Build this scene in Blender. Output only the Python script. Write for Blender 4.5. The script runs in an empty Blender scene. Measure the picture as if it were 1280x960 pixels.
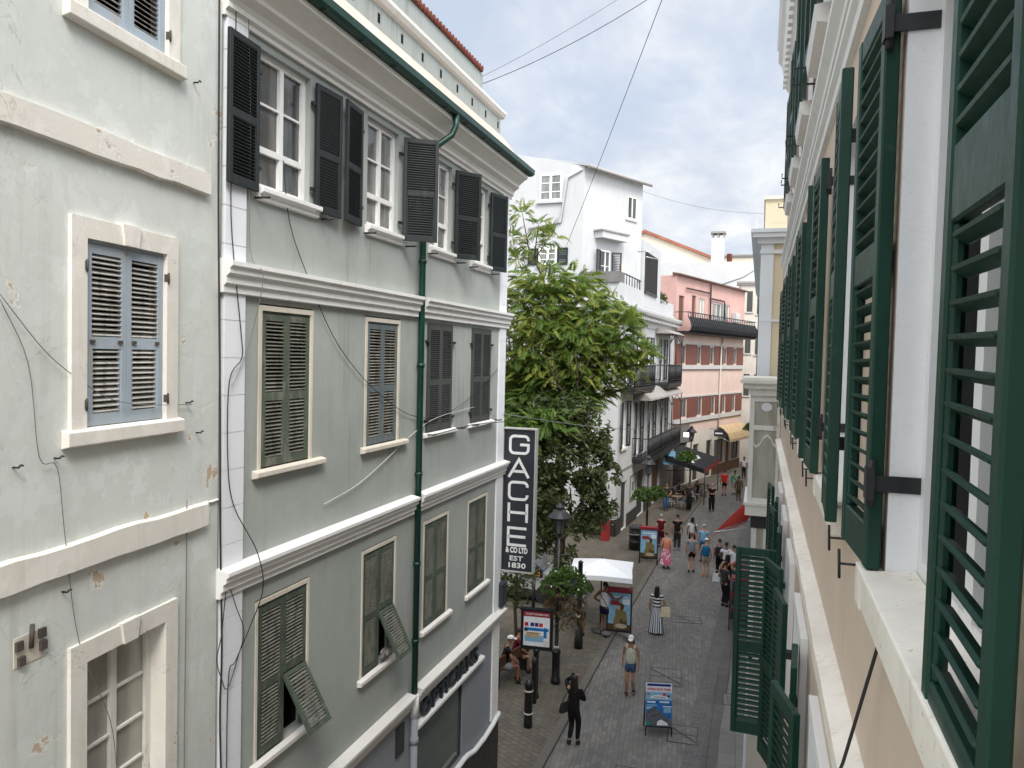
import bpy, math, random
from math import sin, cos, pi, radians, sqrt, atan2
from mathutils import Vector, Matrix
random.seed(7)
scene = bpy.context.scene
COL = scene.collection
R_ = random.uniform

# ------------------------------------------------------------------ scene graph helpers
def tag(o, label=None, cat=None, group=None, kind=None):
    if label: o['label'] = label
    if cat: o['category'] = cat
    if group: o['group'] = group
    if kind: o['kind'] = kind
    return o

def thing(name, label, cat, loc=(0, 0, 0), rz=0.0, group=None, scale=1.0):
    o = bpy.data.objects.new(name, None)
    COL.objects.link(o)
    o.empty_display_size = 0.2
    o.location = loc
    o.rotation_euler = (0, 0, radians(rz))
    o.scale = (scale,) * 3
    return tag(o, label, cat, group)

def copy_tree(o, parent=None, **kw):
    c = o.copy(); COL.objects.link(c)
    if parent: c.parent = parent
    for ch in list(o.children):
        copy_tree(ch, c)
    return c

class MB:
    """collects polygons with a material slot each, then links them as one mesh"""
    def __init__(self):
        self.v = []; self.f = []; self.m = []; self.sm = []
    def add(self, vs, fs, m=0, smooth=False):
        n = len(self.v)
        self.v += [tuple(p) for p in vs]
        for f in fs:
            self.f.append([n + i for i in f]); self.m.append(m); self.sm.append(smooth)
        return self
    def box(self, x0, x1, y0, y1, z0, z1, m=0):
        vs = [(x0, y0, z0), (x1, y0, z0), (x1, y1, z0), (x0, y1, z0), (x0, y0, z1), (x1, y0, z1), (x1, y1, z1), (x0, y1, z1)]
        return self.add(vs, [(0, 3, 2, 1), (4, 5, 6, 7), (0, 1, 5, 4), (1, 2, 6, 5), (2, 3, 7, 6), (3, 0, 4, 7)], m)
    def obox(self, c, h, M=None, m=0):
        vs = []
        for sz in (-1, 1):
            for sx, sy in ((-1, -1), (1, -1), (1, 1), (-1, 1)):
                p = Vector((sx * h[0], sy * h[1], sz * h[2]))
                if M: p = M @ p
                vs.append(tuple(p + Vector(c)))
        return self.add(vs, [(0, 3, 2, 1), (4, 5, 6, 7), (0, 1, 5, 4), (1, 2, 6, 5), (2, 3, 7, 6), (3, 0, 4, 7)], m)
    def quad(self, a, b, c, d, m=0):
        return self.add([a, b, c, d], [(0, 1, 2, 3)], m)
    def poly(self, pts, m=0):
        return self.add(pts, [tuple(range(len(pts)))], m)
    def mould(self, prof, x0, x1, m=0, miter=(0, 0)):
        """profile [(y,z)...] (closed, counter clockwise seen from +x) swept along x"""
        n = len(prof)
        vs = [(x0 - miter[0] * (-y), y, z) for y, z in prof] + [(x1 + miter[1] * (-y), y, z) for y, z in prof]
        fs = [(i, (i + 1) % n, n + (i + 1) % n, n + i) for i in range(n)]
        fs += [tuple(range(n - 1, -1, -1)), tuple(range(n, 2 * n))]
        return self.add(vs, fs, m)
    def prism(self, pts, y0, y1, m=0):
        """polygon [(x,z)...] extruded along y"""
        n = len(pts)
        vs = [(x, y0, z) for x, z in pts] + [(x, y1, z) for x, z in pts]
        fs = [(i, (i + 1) % n, n + (i + 1) % n, n + i) for i in range(n)]
        fs += [tuple(range(n - 1, -1, -1)), tuple(range(n, 2 * n))]
        return self.add(vs, fs, m)
    def slab(self, pts, z0, z1, m=0):
        """polygon [(x,y)...] extruded along z"""
        n = len(pts)
        vs = [(x, y, z0) for x, y in pts] + [(x, y, z1) for x, y in pts]
        fs = [(i, (i + 1) % n, n + (i + 1) % n, n + i) for i in range(n)]
        fs += [tuple(range(n - 1, -1, -1)), tuple(range(n, 2 * n))]
        return self.add(vs, fs, m)
    def tube(self, pts, r, n=8, m=0, r2=None, smooth=True):
        pts = [Vector(p) for p in pts]
        k = len(pts); vs = []
        up = None
        for i, p in enumerate(pts):
            d = (pts[min(i + 1, k - 1)] - pts[max(i - 1, 0)])
            if d.length < 1e-9: d = Vector((0, 0, 1))
            d.normalize()
            if up is None:
                up = Vector((0, 0, 1)) if abs(d.z) < .9 else Vector((1, 0, 0))
            a = d.cross(up)
            if a.length < 1e-6: a = d.cross(Vector((0, 1, 0)))
            a.normalize(); b = a.cross(d); b.normalize(); up = b
            if isinstance(r, (list, tuple)): rr = r[i]
            else: rr = r if r2 is None else r + (r2 - r) * i / (k - 1)
            for j in range(n):
                t = 2 * pi * j / n
                vs.append(tuple(p + a * (rr * cos(t)) + b * (rr * sin(t))))
        fs = []
        for i in range(k - 1):
            for j in range(n):
                fs.append((i * n + j, i * n + (j + 1) % n, (i + 1) * n + (j + 1) % n, (i + 1) * n + j))
        self.add(vs, fs, m, smooth)
        nb = len(self.v) - k * n
        self.f.append([nb + j for j in range(n - 1, -1, -1)]); self.m.append(m); self.sm.append(False)
        self.f.append([nb + (k - 1) * n + j for j in range(n)]); self.m.append(m); self.sm.append(False)
        return self
    def lathe(self, prof, c=(0, 0, 0), n=16, m=0, smooth=True, sx=1, sy=1):
        vs = []; k = len(prof)
        for r, z in prof:
            for j in range(n):
                t = 2 * pi * j / n
                vs.append((c[0] + sx * r * cos(t), c[1] + sy * r * sin(t), c[2] + z))
        fs = []
        for i in range(k - 1):
            for j in range(n):
                fs.append((i * n + j, i * n + (j + 1) % n, (i + 1) * n + (j + 1) % n, (i + 1) * n + j))
        self.add(vs, fs, m, smooth)
        nb = len(self.v) - k * n
        self.f.append([nb + j for j in range(n - 1, -1, -1)]); self.m.append(m); self.sm.append(False)
        self.f.append([nb + (k - 1) * n + j for j in range(n)]); self.m.append(m); self.sm.append(False)
        return self
    def ball(self, c, r, n=10, k=6, m=0):
        rx, ry, rz = (r, r, r) if not isinstance(r, (tuple, list)) else r
        prof = [(max(1e-4, sin(pi * i / k)), -cos(pi * i / k)) for i in range(k + 1)]
        vs = []
        for s, z in prof:
            for j in range(n):
                t = 2 * pi * j / n
                vs.append((c[0] + rx * s * cos(t), c[1] + ry * s * sin(t), c[2] + rz * z))
        fs = [(i * n + j, i * n + (j + 1) % n, (i + 1) * n + (j + 1) % n, (i + 1) * n + j) for i in range(k) for j in range(n)]
        return self.add(vs, fs, m, True)
    def xf(self, M, start=0):
        for i in range(start, len(self.v)):
            self.v[i] = tuple(M @ Vector(self.v[i]))
        return self
    def mesh(self, name, mats):
        me = bpy.data.meshes.new(name)
        me.from_pydata(self.v, [], self.f)
        for mt in (mats if isinstance(mats, (list, tuple)) else [mats]):
            me.materials.append(mt)
        me.polygons.foreach_set('material_index', self.m)
        me.polygons.foreach_set('use_smooth', self.sm)
        me.update()
        return me
    def clusters(self, gap):
        """groups of faces that touch or nearly touch"""
        n = len(self.v); p = list(range(n))
        def f(a):
            while p[a] != a: p[a] = p[p[a]]; a = p[a]
            return a
        for fc in self.f:
            for q in fc[1:]: p[f(fc[0])] = f(q)
        bb = {}
        for i, c in enumerate(self.v):
            r = f(i); b = bb.setdefault(r, [*c, *c])
            for k in range(3): b[k] = min(b[k], c[k]); b[3 + k] = max(b[3 + k], c[k])
        ks = list(bb); g = {k: k for k in ks}
        def h(a):
            while g[a] != a: a = g[a]
            return a
        for i in range(len(ks)):
            for j in range(i):
                A, B = bb[ks[i]], bb[ks[j]]
                if all(A[k] - gap < B[k + 3] and B[k] - gap < A[k + 3] for k in range(3)): g[h(ks[i])] = h(ks[j])
        out = {}
        for i, fc in enumerate(self.f): out.setdefault(h(f(fc[0])), []).append(i)
        return list(out.values())
    def build(self, name, mats, parent=None, bevel=0, loc=None):
        if name in SPLIT:
            cs = self.clusters(SPLIT[name])
            if len(cs) > 1:
                first = None
                for c in cs:
                    m = MB(); idx = {}
                    for i in c:
                        fc = []
                        for q in self.f[i]:
                            if q not in idx: idx[q] = len(m.v); m.v.append(self.v[q])
                            fc.append(idx[q])
                        m.f.append(fc); m.m.append(self.m[i]); m.sm.append(self.sm[i])
                    o = m._link(name, mats, parent, bevel, loc); first = first or o
                return first
        return self._link(name, mats, parent, bevel, loc)
    def _link(self, name, mats, parent=None, bevel=0, loc=None):
        o = bpy.data.objects.new(name, self.mesh(name, mats))
        COL.objects.link(o)
        if parent: o.parent = parent
        if loc: o.location = loc
        if bevel: bev(o, bevel)
        return o

SPLIT = {k: .02 for k in 'bracket hook wing leg branch door dado dado_moulding flower goods handle red_panel plinth string_course sill pane shutter_stile eye armrest arm strap shoulder_strap clothes_bar weight_bag sill_trim loose_wire notice_frame'.split()}
SPLIT['hinge'] = .12; SPLIT['hook'] = .05

def bev(o, w, seg=2):
    md = o.modifiers.new('bevel', 'BEVEL'); md.width = w; md.segments = seg
    md.limit_method = 'ANGLE'; md.angle_limit = radians(40)
    return o

def inst(name, mesh, parent=None, loc=(0, 0, 0), rot=(0, 0, 0), bevel=0):
    o = bpy.data.objects.new(name, mesh); COL.objects.link(o)
    if parent: o.parent = parent
    o.location = loc; o.rotation_euler = rot
    if bevel: bev(o, bevel, 1)
    return o

_txt = {}
def text_mesh(s, size, mat, depth=0.01, sx=1.0, bold=0.0, space=1.0, align='CENTER'):
    """letters standing up, facing -y, centred on x, baseline at z=0"""
    cu = bpy.data.curves.new('letters', 'FONT'); cu.body = s; cu.size = size
    cu.extrude = depth / 2; cu.align_x = align; cu.offset = bold; cu.space_character = space
    cu.resolution_u = 3
    o = bpy.data.objects.new('letters', cu); COL.objects.link(o)
    dg = bpy.context.evaluated_depsgraph_get()
    me = bpy.data.meshes.new_from_object(o.evaluated_get(dg))
    bpy.data.objects.remove(o); bpy.data.curves.remove(cu)
    me.transform(Matrix.Rotation(pi / 2, 4, 'X'))
    me.transform(Matrix.Diagonal((sx, 1, 1, 1)))
    me.materials.clear(); me.materials.append(mat)
    me.name = 'lettering'
    return me

def stroke_letters(b, paths, w, d, M=None, m=0):
    """each path = list of (x,z); builds square-ended strokes of width w and depth d facing -y"""
    for pts in paths:
        k = len(pts); L = []; Rr = []
        for i in range(k):
            p = Vector(pts[i])
            if i == 0: t = Vector(pts[1]) - p
            elif i == k - 1: t = p - Vector(pts[i - 1])
            else:
                t1 = (Vector(pts[i + 1]) - p).normalized(); t0 = (p - Vector(pts[i - 1])).normalized(); t = t1 + t0
            t.normalize(); nn = Vector((-t.y, t.x)); s = w / 2
            if 0 < i < k - 1:
                s = w / 2 / max(.5, nn.dot(Vector((-t0.y, t0.x))))
            L.append(p + nn * s); Rr.append(p - nn * s)
        vs = [(q.x, -d, q.y) for q in L] + [(q.x, -d, q.y) for q in Rr] + [(q.x, 0, q.y) for q in L] + [(q.x, 0, q.y) for q in Rr]
        fs = []
        for i in range(k - 1):
            fs += [(i, k + i, k + i + 1, i + 1), (i, i + 1, 2 * k + i + 1, 2 * k + i), (k + i, 3 * k + i, 3 * k + i + 1, k + i + 1)]
        fs += [(0, 2 * k, 3 * k, k), (k - 1, 2 * k - 1, 4 * k - 1, 3 * k - 1)]
        b.add(vs, fs, m)

def rrect(x0, x1, z0, z1, r, n=3, start=0, stop=None):
    """rounded rectangle outline points counter clockwise from the middle right"""
    out = []
    for cx, cz, a0 in ((x1 - r, z1 - r, 0), (x0 + r, z1 - r, 90), (x0 + r, z0 + r, 180), (x1 - r, z0 + r, 270)):
        for i in range(n + 1):
            a = radians(a0 + 90 * i / n); out.append((cx + r * cos(a), cz + r * sin(a)))
    return out

# ------------------------------------------------------------------ wall with openings (front view: x right, y inwards, z up)
def wall_panel(b, u0, u1, z0, z1, holes, dep=.2, y=0.0, m=0, mr=None, back=None, dback=None):
    us = sorted(set([u0, u1] + [h[0] for h in holes] + [h[1] for h in holes]))
    zs = sorted(set([z0, z1] + [h[2] for h in holes] + [h[3] for h in holes]))
    us = [u for u in us if u0 <= u <= u1]; zs = [z for z in zs if z0 <= z <= z1]
    for i in range(len(us) - 1):
        for j in range(len(zs) - 1):
            cu, cz = (us[i] + us[i + 1]) / 2, (zs[j] + zs[j + 1]) / 2
            if any(h[0] < cu < h[1] and h[2] < cz < h[3] for h in holes): continue
            b.quad((us[i], y, zs[j]), (us[i + 1], y, zs[j]), (us[i + 1], y, zs[j + 1]), (us[i], y, zs[j + 1]), m)
    mr = m if mr is None else mr
    for a, c, d, e in holes:
        q = y + dep
        b.quad((a, y, d), (a, y, e), (a, q, e), (a, q, d), mr)
        b.quad((c, y, e), (c, y, d), (c, q, d), (c, q, e), mr)
        b.quad((a, y, e), (c, y, e), (c, q, e), (a, q, e), mr)
        b.quad((a, y, d), (a, q, d), (c, q, d), (c, y, d), mr)
        if back is not None:
            k = y + (dback or dep)
            if dback:
                b.quad((a, q, d), (a, q, e), (a, k, e), (a, k, d), back)
                b.quad((c, q, e), (c, q, d), (c, k, d), (c, k, e), back)
                b.quad((a, q, e), (c, q, e), (c, k, e), (a, k, e), back)
                b.quad((a, q, d), (a, k, d), (c, k, d), (c, q, d), back)
            b.quad((a, k, d), (c, k, d), (c, k, e), (a, k, e), back)

# ------------------------------------------------------------------ louvred shutter leaf: hinge at x=0, opens to x=w, front y=0, z 0..h
_leaf = {}
def leaf_mesh(w, h, mat, t=.045, st=.06, top=.08, mid=.09, bot=.11, pitch=.045, split=.47, parts=2, tilt=38, wob=0, sl=.008, slmat=None, zr=None):
    key = (round(w, 3), round(h, 3), mat.name, t, pitch, split, parts, tilt, wob, zr, slmat.name if slmat else None)
    if key in _leaf: return _leaf[key]
    b = MB()
    b.box(0, st, 0, t, 0, h); b.box(w - st, w, 0, t, 0, h)
    x0, x1 = st, w - st
    b.box(x0, x1, .003, t - .003, 0, bot); b.box(x0, x1, .003, t - .003, h - top, h)
    spans = []
    if parts == 2:
        zm = h * split
        b.box(x0, x1, .003, t - .003, zm - mid / 2, zm + mid / 2)
        # raised inner frame of the lower panel
        spans = [(bot, zm - mid / 2), (zm + mid / 2, h - top)]
        for a in (x0, x1 - .022):
            b.box(a, a + .022, .008, t - .008, bot, zm - mid / 2)
    else:
        spans = [(bot, h - top)]
    rr = random.Random(int(w * 1000 + h * 77 + wob * 999))
    for k, (a, c) in enumerate(spans):
        if zr is not None and k not in zr: continue
        n = max(3, int((c - a) / pitch)); p = (c - a) / n
        ins = .022 if (k == 0 and parts == 2) else 0
        hw = (x1 - x0) / 2 - ins
        for i in range(n):
            z = a + p * (i + .5)
            M = Matrix.Rotation(radians(tilt + rr.uniform(-1, 1) * wob * 10), 3, 'X')
            if wob: M = Matrix.Rotation(rr.uniform(-1, 1) * .012 * wob, 3, 'Y') @ M
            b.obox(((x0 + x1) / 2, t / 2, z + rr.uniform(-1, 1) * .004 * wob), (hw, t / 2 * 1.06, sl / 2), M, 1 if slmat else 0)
    me = b.mesh('shutter', [mat, slmat] if slmat else [mat])
    _leaf[key] = me
    return me

_gw = random.Random(77)
def glazed_window(parent, x0, x1, z0, z1, y, fmat, pmat, cols=2, rows=3, fr=.05, bar=.022, dep=.05, transom=None, name='window'):
    """white casement: frame mesh (part) with one pane mesh per casement (sub-part)"""
    f = MB()
    f.box(x0, x0 + fr, y, y + dep, z0, z1); f.box(x1 - fr, x1, y, y + dep, z0, z1)
    f.box(x0 + fr, x1 - fr, y, y + dep, z0, z0 + fr); f.box(x0 + fr, x1 - fr, y, y + dep, z1 - fr, z1)
    xs = [x0 + fr + (x1 - x0 - 2 * fr) * i / cols for i in range(cols + 1)]
    a, c = z0 + fr, z1 - fr
    zb = [a, c]
    if transom:
        f.box(x0 + fr, x1 - fr, y - .008, y + dep, transom - .035, transom + .035); zb = [a, transom - .035, transom + .035, c]
    spans = [(zb[i], zb[i + 1]) for i in range(0, len(zb), 2)]
    for s, (p, q) in enumerate(spans):
        for i in range(1, cols):
            f.box(xs[i] - .035, xs[i] + .035, y - .006, y + dep - .003, p, q)
        nr = rows if len(spans) == 1 or s == len(spans) - 1 else 1
        for i in range(cols):
            for r in range(1, nr):
                zz = p + (q - p) * r / nr
                f.box(xs[i] + .03, xs[i + 1] - .03, y + .006, y + dep - .006, zz - bar / 2, zz + bar / 2)
    o = f.build(name, fmat, parent)
    for i in range(cols):
        g = MB(); g.box(xs[i] + .002, xs[i + 1] - .002, y + dep * .55, y + dep * .55 + .006, a, c)
        g.build('pane', pmat if not isinstance(pmat, (list, tuple)) else pmat[_gw.randrange(len(pmat))], o)
    return o
# ------------------------------------------------------------------ materials
def _nt(name):
    m = bpy.data.materials.new(name); m.use_nodes = True
    nt = m.node_tree; bs = nt.nodes['Principled BSDF']
    return m, nt, bs

def N(nt, typ, **kw):
    n = nt.nodes.new(typ)
    for k, v in kw.items():
        if k in n.inputs: n.inputs[k].default_value = v
        else: setattr(n, k, v)
    return n

def pos(nt, scale=(1, 1, 1), rot=(0, 0, 0), obj=False):
    if obj:
        src = nt.nodes.new('ShaderNodeTexCoord').outputs['Object']
    else:
        src = nt.nodes.new('ShaderNodeNewGeometry').outputs['Position']
    mp = nt.nodes.new('ShaderNodeMapping'); mp.inputs['Scale'].default_value = scale; mp.inputs['Rotation'].default_value = rot
    nt.links.new(src, mp.inputs['Vector'])
    return mp.outputs['Vector']

def noise(nt, vec, scale, detail=4, rough=.55, dist=0):
    n = nt.nodes.new('ShaderNodeTexNoise'); nt.links.new(vec, n.inputs['Vector'])
    n.inputs['Scale'].default_value = scale; n.inputs['Detail'].default_value = detail
    n.inputs['Roughness'].default_value = rough; n.inputs['Distortion'].default_value = dist
    return n.outputs['Fac']

def ramp(nt, fac, a, b, ca=(0, 0, 0, 1), cb=(1, 1, 1, 1)):
    r = nt.nodes.new('ShaderNodeValToRGB'); nt.links.new(fac, r.inputs['Fac'])
    r.color_ramp.elements[0].position = a; r.color_ramp.elements[1].position = b
    r.color_ramp.elements[0].color = ca; r.color_ramp.elements[1].color = cb
    return r.outputs['Color']

def mix(nt, fac, a, b, blend='MIX'):
    x = nt.nodes.new('ShaderNodeMix'); x.data_type = 'RGBA'; x.blend_type = blend
    for sock, val in ((x.inputs[0], fac), (x.inputs[6], a), (x.inputs[7], b)):
        if hasattr(val, 'is_output'): nt.links.new(val, sock)
        elif isinstance(val, (int, float)): sock.default_value = val
        else: sock.default_value = (*val[:3], 1)
    return x.outputs[2]

def mul(nt, a, b, op='MULTIPLY'):
    x = nt.nodes.new('ShaderNodeMath'); x.operation = op
    for s, v in ((x.inputs[0], a), (x.inputs[1], b)):
        if hasattr(v, 'is_output'): nt.links.new(v, s)
        else: s.default_value = v
    return x.outputs[0]

def bump(nt, bs, h, strength=.2, dist=.01):
    b = nt.nodes.new('ShaderNodeBump'); b.inputs['Strength'].default_value = strength; b.inputs['Distance'].default_value = dist
    nt.links.new(h, b.inputs['Height']); nt.links.new(b.outputs['Normal'], bs.inputs['Normal'])

def scl(c, k): return tuple(min(1, x * k) for x in c)

def plaster(name, c, var=.08, stain=None, stain_amt=.35, bmp=.25, rough=.85, peel=None, streak=True, fine=1.0, speck=0):
    m, nt, bs = _nt(name); P = pos(nt)
    n1 = noise(nt, P, .9, 5, .6); n2 = noise(nt, P, 7, 5, .65); n3 = noise(nt, P, 60, 3, .6)
    col = mix(nt, ramp(nt, n1, .35, .68), scl(c, 1 - var), scl(c, 1 + var))
    col = mix(nt, mul(nt, ramp(nt, n2, .4, .75), .35), col, scl(c, 1 - 1.6 * var))
    st = stain or scl(c, .6)
    if streak:
        S = pos(nt, (5, 5, .35)); s1 = noise(nt, S, 1.2, 5, .65); s2 = noise(nt, P, .5, 3)
        f = mul(nt, ramp(nt, s1, .52, .78), ramp(nt, s2, .42, .65))
        col = mix(nt, mul(nt, f, stain_amt), col, st)
    h = n2
    if peel:
        p1 = noise(nt, P, 2.1, 8, .62, .3); fp = ramp(nt, p1, .655, .668)
        p2 = noise(nt, P, 1.1, 6, .6); fa = ramp(nt, p2, .56, .575)
        col = mix(nt, mul(nt, fa, .22), col, scl(c, 1.12))
        col = mix(nt, fp, col, peel)
        vo = nt.nodes.new('ShaderNodeTexVoronoi'); vo.feature = 'DISTANCE_TO_EDGE'
        nt.links.new(P, vo.inputs['Vector']); vo.inputs['Scale'].default_value = .55
        cr = mul(nt, ramp(nt, vo.outputs['Distance'], .0, .006, (1, 1, 1, 1), (0, 0, 0, 1)), ramp(nt, noise(nt, P, .7, 2), .55, .6))
        col = mix(nt, mul(nt, cr, .6), col, scl(c, .45))
        h = mix(nt, .5, n2, mul(nt, fp, -1.0))
    col = mix(nt, mul(nt, ramp(nt, n3, .35, .7), .10 * fine), col, scl(c, .8))
    if speck:
        k1 = noise(nt, P, 38, 2, .5); col = mix(nt, mul(nt, ramp(nt, k1, .70, .74), speck), col, scl(c, .25))
        k2 = noise(nt, P, 11, 5, .7); col = mix(nt, mul(nt, ramp(nt, k2, .58, .66), speck * .5), col, (c[0] * .7, c[1] * .58, c[2] * .45))
    nt.links.new(col, bs.inputs['Base Color']); bs.inputs['Roughness'].default_value = rough
    bs.inputs['Specular IOR Level'].default_value = .25
    hh = mix(nt, .35, h, n3)
    bump(nt, bs, hh, bmp, .012)
    return m

def paint(name, c, rough=.45, var=.12, wear=None, wear_amt=.0, wscale=9, spec=.5, bmp=.1, zstretch=.25, wear_lo=.58, metal=0):
    m, nt, bs = _nt(name); P = pos(nt); Q = pos(nt, (1, 1, zstretch))
    n1 = noise(nt, P, 2.5, 4); n2 = noise(nt, Q, wscale, 6, .68)
    col = mix(nt, ramp(nt, n1, .3, .7), scl(c, 1 - var), scl(c, 1 + var))
    if wear:
        f = mul(nt, ramp(nt, n2, wear_lo, wear_lo + .1), wear_amt)
        col = mix(nt, f, col, wear)
    nt.links.new(col, bs.inputs['Base Color'])
    nt.links.new(mul(nt, mul(nt, n2, .3), rough - .1, 'ADD'), bs.inputs['Roughness'])
    bs.inputs['Specular IOR Level'].default_value = spec; bs.inputs['Metallic'].default_value = metal
    if bmp: bump(nt, bs, n2, bmp, .006)
    return m

def flat(name, c, rough=.6, spec=.3, var=.06, scale=12, emit=None):
    m, nt, bs = _nt(name)
    n = noise(nt, pos(nt), scale, 3)
    nt.links.new(mix(nt, ramp(nt, n, .3, .7), scl(c, 1 - var), scl(c, 1 + var)), bs.inputs['Base Color'])
    bs.inputs['Roughness'].default_value = rough; bs.inputs['Specular IOR Level'].default_value = spec
    if emit:
        bs.inputs['Emission Color'].default_value = (*emit[:3], 1); bs.inputs['Emission Strength'].default_value = emit[3]
    return m

def fabric(name, c):
    m, nt, bs = _nt(name); P = pos(nt)
    n = noise(nt, P, 9, 4, .6, .5); f = noise(nt, pos(nt, (1, 1, .4)), 14, 3, .55, 1.2)
    nt.links.new(mix(nt, ramp(nt, n, .3, .7), scl(c, .82), scl(c, 1.15)), bs.inputs['Base Color'])
    bs.inputs['Roughness'].default_value = .85; bs.inputs['Specular IOR Level'].default_value = .15
    bump(nt, bs, f, .55, .03); return m

def old_wall(name, c, under=(.50, .38, .25)):
    """old limewashed plaster: cloudy repairs, grey smudges, flakes down to the undercoat, hairline cracks, drips"""
    m, nt, bs = _nt(name); P = pos(nt)
    big = noise(nt, P, .7, 5, .6, .4); med = noise(nt, P, 3.2, 6, .65, .3); fine = noise(nt, P, 45, 4, .65); fl = noise(nt, P, 1.9, 9, .64, .5)
    col = mix(nt, ramp(nt, big, .36, .64), scl(c, .90), scl(c, 1.06))
    col = mix(nt, mul(nt, ramp(nt, med, .50, .62), .55), col, (c[0] * 1.10, c[1] * 1.07, c[2] * 1.06))
    col = mix(nt, mul(nt, ramp(nt, med, .46, .34), .45), col, (c[0] * .86, c[1] * .86, c[2] * .84))
    rep = noise(nt, P, .9, 3, .5, .2); col = mix(nt, mul(nt, ramp(nt, rep, .57, .58), .30), col, (c[0] * .93, c[1] * .96, c[2] * .90))
    sm = noise(nt, P, 6.0, 7, .7, .6); col = mix(nt, mul(nt, ramp(nt, sm, .60, .70), .30), col, scl(c, .66))
    S = pos(nt, (6, 6, .28)); s1 = noise(nt, S, 1.1, 5, .65); gate = noise(nt, P, .45, 3)
    col = mix(nt, mul(nt, mul(nt, ramp(nt, s1, .52, .74), ramp(nt, gate, .42, .62)), .42), col, (.36, .31, .23))
    rim = ramp(nt, fl, .628, .640); core = ramp(nt, fl, .655, .662)
    col = mix(nt, mul(nt, rim, .75), col, (.80, .79, .74)); col = mix(nt, mul(nt, core, .9), col, under)
    ck = noise(nt, P, 1.3, 7, .58, .8); rd = mul(nt, mul(nt, ck, .5, 'SUBTRACT'), 0, 'ADD')
    ab = nt.nodes.new('ShaderNodeMath'); ab.operation = 'ABSOLUTE'; nt.links.new(rd, ab.inputs[0])
    cr = mul(nt, ramp(nt, ab.outputs[0], .0012, .0030, (1, 1, 1, 1), (0, 0, 0, 1)), ramp(nt, noise(nt, P, .8, 2), .55, .60))
    col = mix(nt, mul(nt, cr, .65), col, scl(c, .42))
    col = mix(nt, mul(nt, ramp(nt, fine, .40, .70), .13), col, scl(c, .78))
    nt.links.new(col, bs.inputs['Base Color']); bs.inputs['Roughness'].default_value = .9; bs.inputs['Specular IOR Level'].default_value = .2
    h = mul(nt, mul(nt, med, .6), mul(nt, fine, .25), 'ADD'); h = mul(nt, h, mul(nt, rim, -.35), 'ADD')
    bump(nt, bs, h, .45, .014); return m

def glass(name, c=(.05, .055, .055), rough=.06, cur=None):
    m, nt, bs = _nt(name)
    col = mix(nt, ramp(nt, noise(nt, pos(nt, (1, 1, .2)), 5, 3), .4, .62), c, cur or scl(c, 1.6))
    nt.links.new(col, bs.inputs['Base Color'])
    bs.inputs['Roughness'].default_value = rough; bs.inputs['Specular IOR Level'].default_value = .6
    return m

def clear_glass(name, tint=(.75, .85, .8)):
    m, nt, bs = _nt(name)
    tr = nt.nodes.new('ShaderNodeBsdfTransparent'); tr.inputs[0].default_value = (*tint, 1)
    gl = nt.nodes.new('ShaderNodeBsdfGlossy'); gl.inputs['Roughness'].default_value = .03
    fr = nt.nodes.new('ShaderNodeFresnel'); fr.inputs[0].default_value = 1.5
    ms = nt.nodes.new('ShaderNodeMixShader'); nt.links.new(fr.outputs[0], ms.inputs[0])
    df = nt.nodes.new('ShaderNodeBsdfDiffuse'); df.inputs[0].default_value = (.30, .38, .34, 1)
    m2 = nt.nodes.new('ShaderNodeMixShader'); m2.inputs[0].default_value = .34; nt.links.new(tr.outputs[0], m2.inputs[1]); nt.links.new(df.outputs[0], m2.inputs[2])
    nt.links.new(m2.outputs[0], ms.inputs[1]); nt.links.new(gl.outputs[0], ms.inputs[2])
    nt.links.new(ms.outputs[0], nt.nodes['Material Output'].inputs[0])
    return m

def pavers(name, c1, c2, mortar, bw, bh, rotz=0, msize=.006, off=.5, rough=.8, bmp=.4, stain=.35, sq=1.0):
    m, nt, bs = _nt(name); P = pos(nt); Q = pos(nt, (1, 1, 1), (0, 0, radians(rotz)))
    br = nt.nodes.new('ShaderNodeTexBrick'); nt.links.new(Q, br.inputs['Vector'])
    br.offset = off; br.inputs['Scale'].default_value = 1.0
    br.inputs['Brick Width'].default_value = bw; br.inputs['Row Height'].default_value = bh
    br.inputs['Mortar Size'].default_value = msize; br.inputs['Mortar Smooth'].default_value = .3
    br.inputs['Color1'].default_value = (*c1, 1); br.inputs['Color2'].default_value = (*c2, 1); br.inputs['Mortar'].default_value = (*mortar, 1)
    br.inputs['Bias'].default_value = 0
    n1 = noise(nt, P, .55, 5, .6); n2 = noise(nt, P, 22, 4, .65)
    col = mix(nt, mul(nt, ramp(nt, n1, .4, .7), stain), br.outputs['Color'], scl(c1, .55))
    col = mix(nt, mul(nt, ramp(nt, n2, .4, .75), .28), col, scl(c2, 1.35))
    sp = noise(nt, P, 3.1, 6, .7); col = mix(nt, mul(nt, ramp(nt, sp, .60, .68), .45), col, scl(c1, .38)); wr = noise(nt, pos(nt, (1.0, .25, 1)), 1.6, 4, .6); col = mix(nt, mul(nt, ramp(nt, wr, .5, .7), .3), col, scl(c1, 1.25)); gm_ = noise(nt, P, 34, 1, .4); col = mix(nt, mul(nt, ramp(nt, gm_, .76, .78), .55), col, scl(c2, .45))
    nt.links.new(col, bs.inputs['Base Color']); bs.inputs['Roughness'].default_value = rough
    bs.inputs['Specular IOR Level'].default_value = .25
    h = mul(nt, br.outputs['Fac'], -1.0); h = mul(nt, h, mul(nt, n2, .5), 'ADD')
    bump(nt, bs, h, bmp, .006)
    return m

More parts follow.
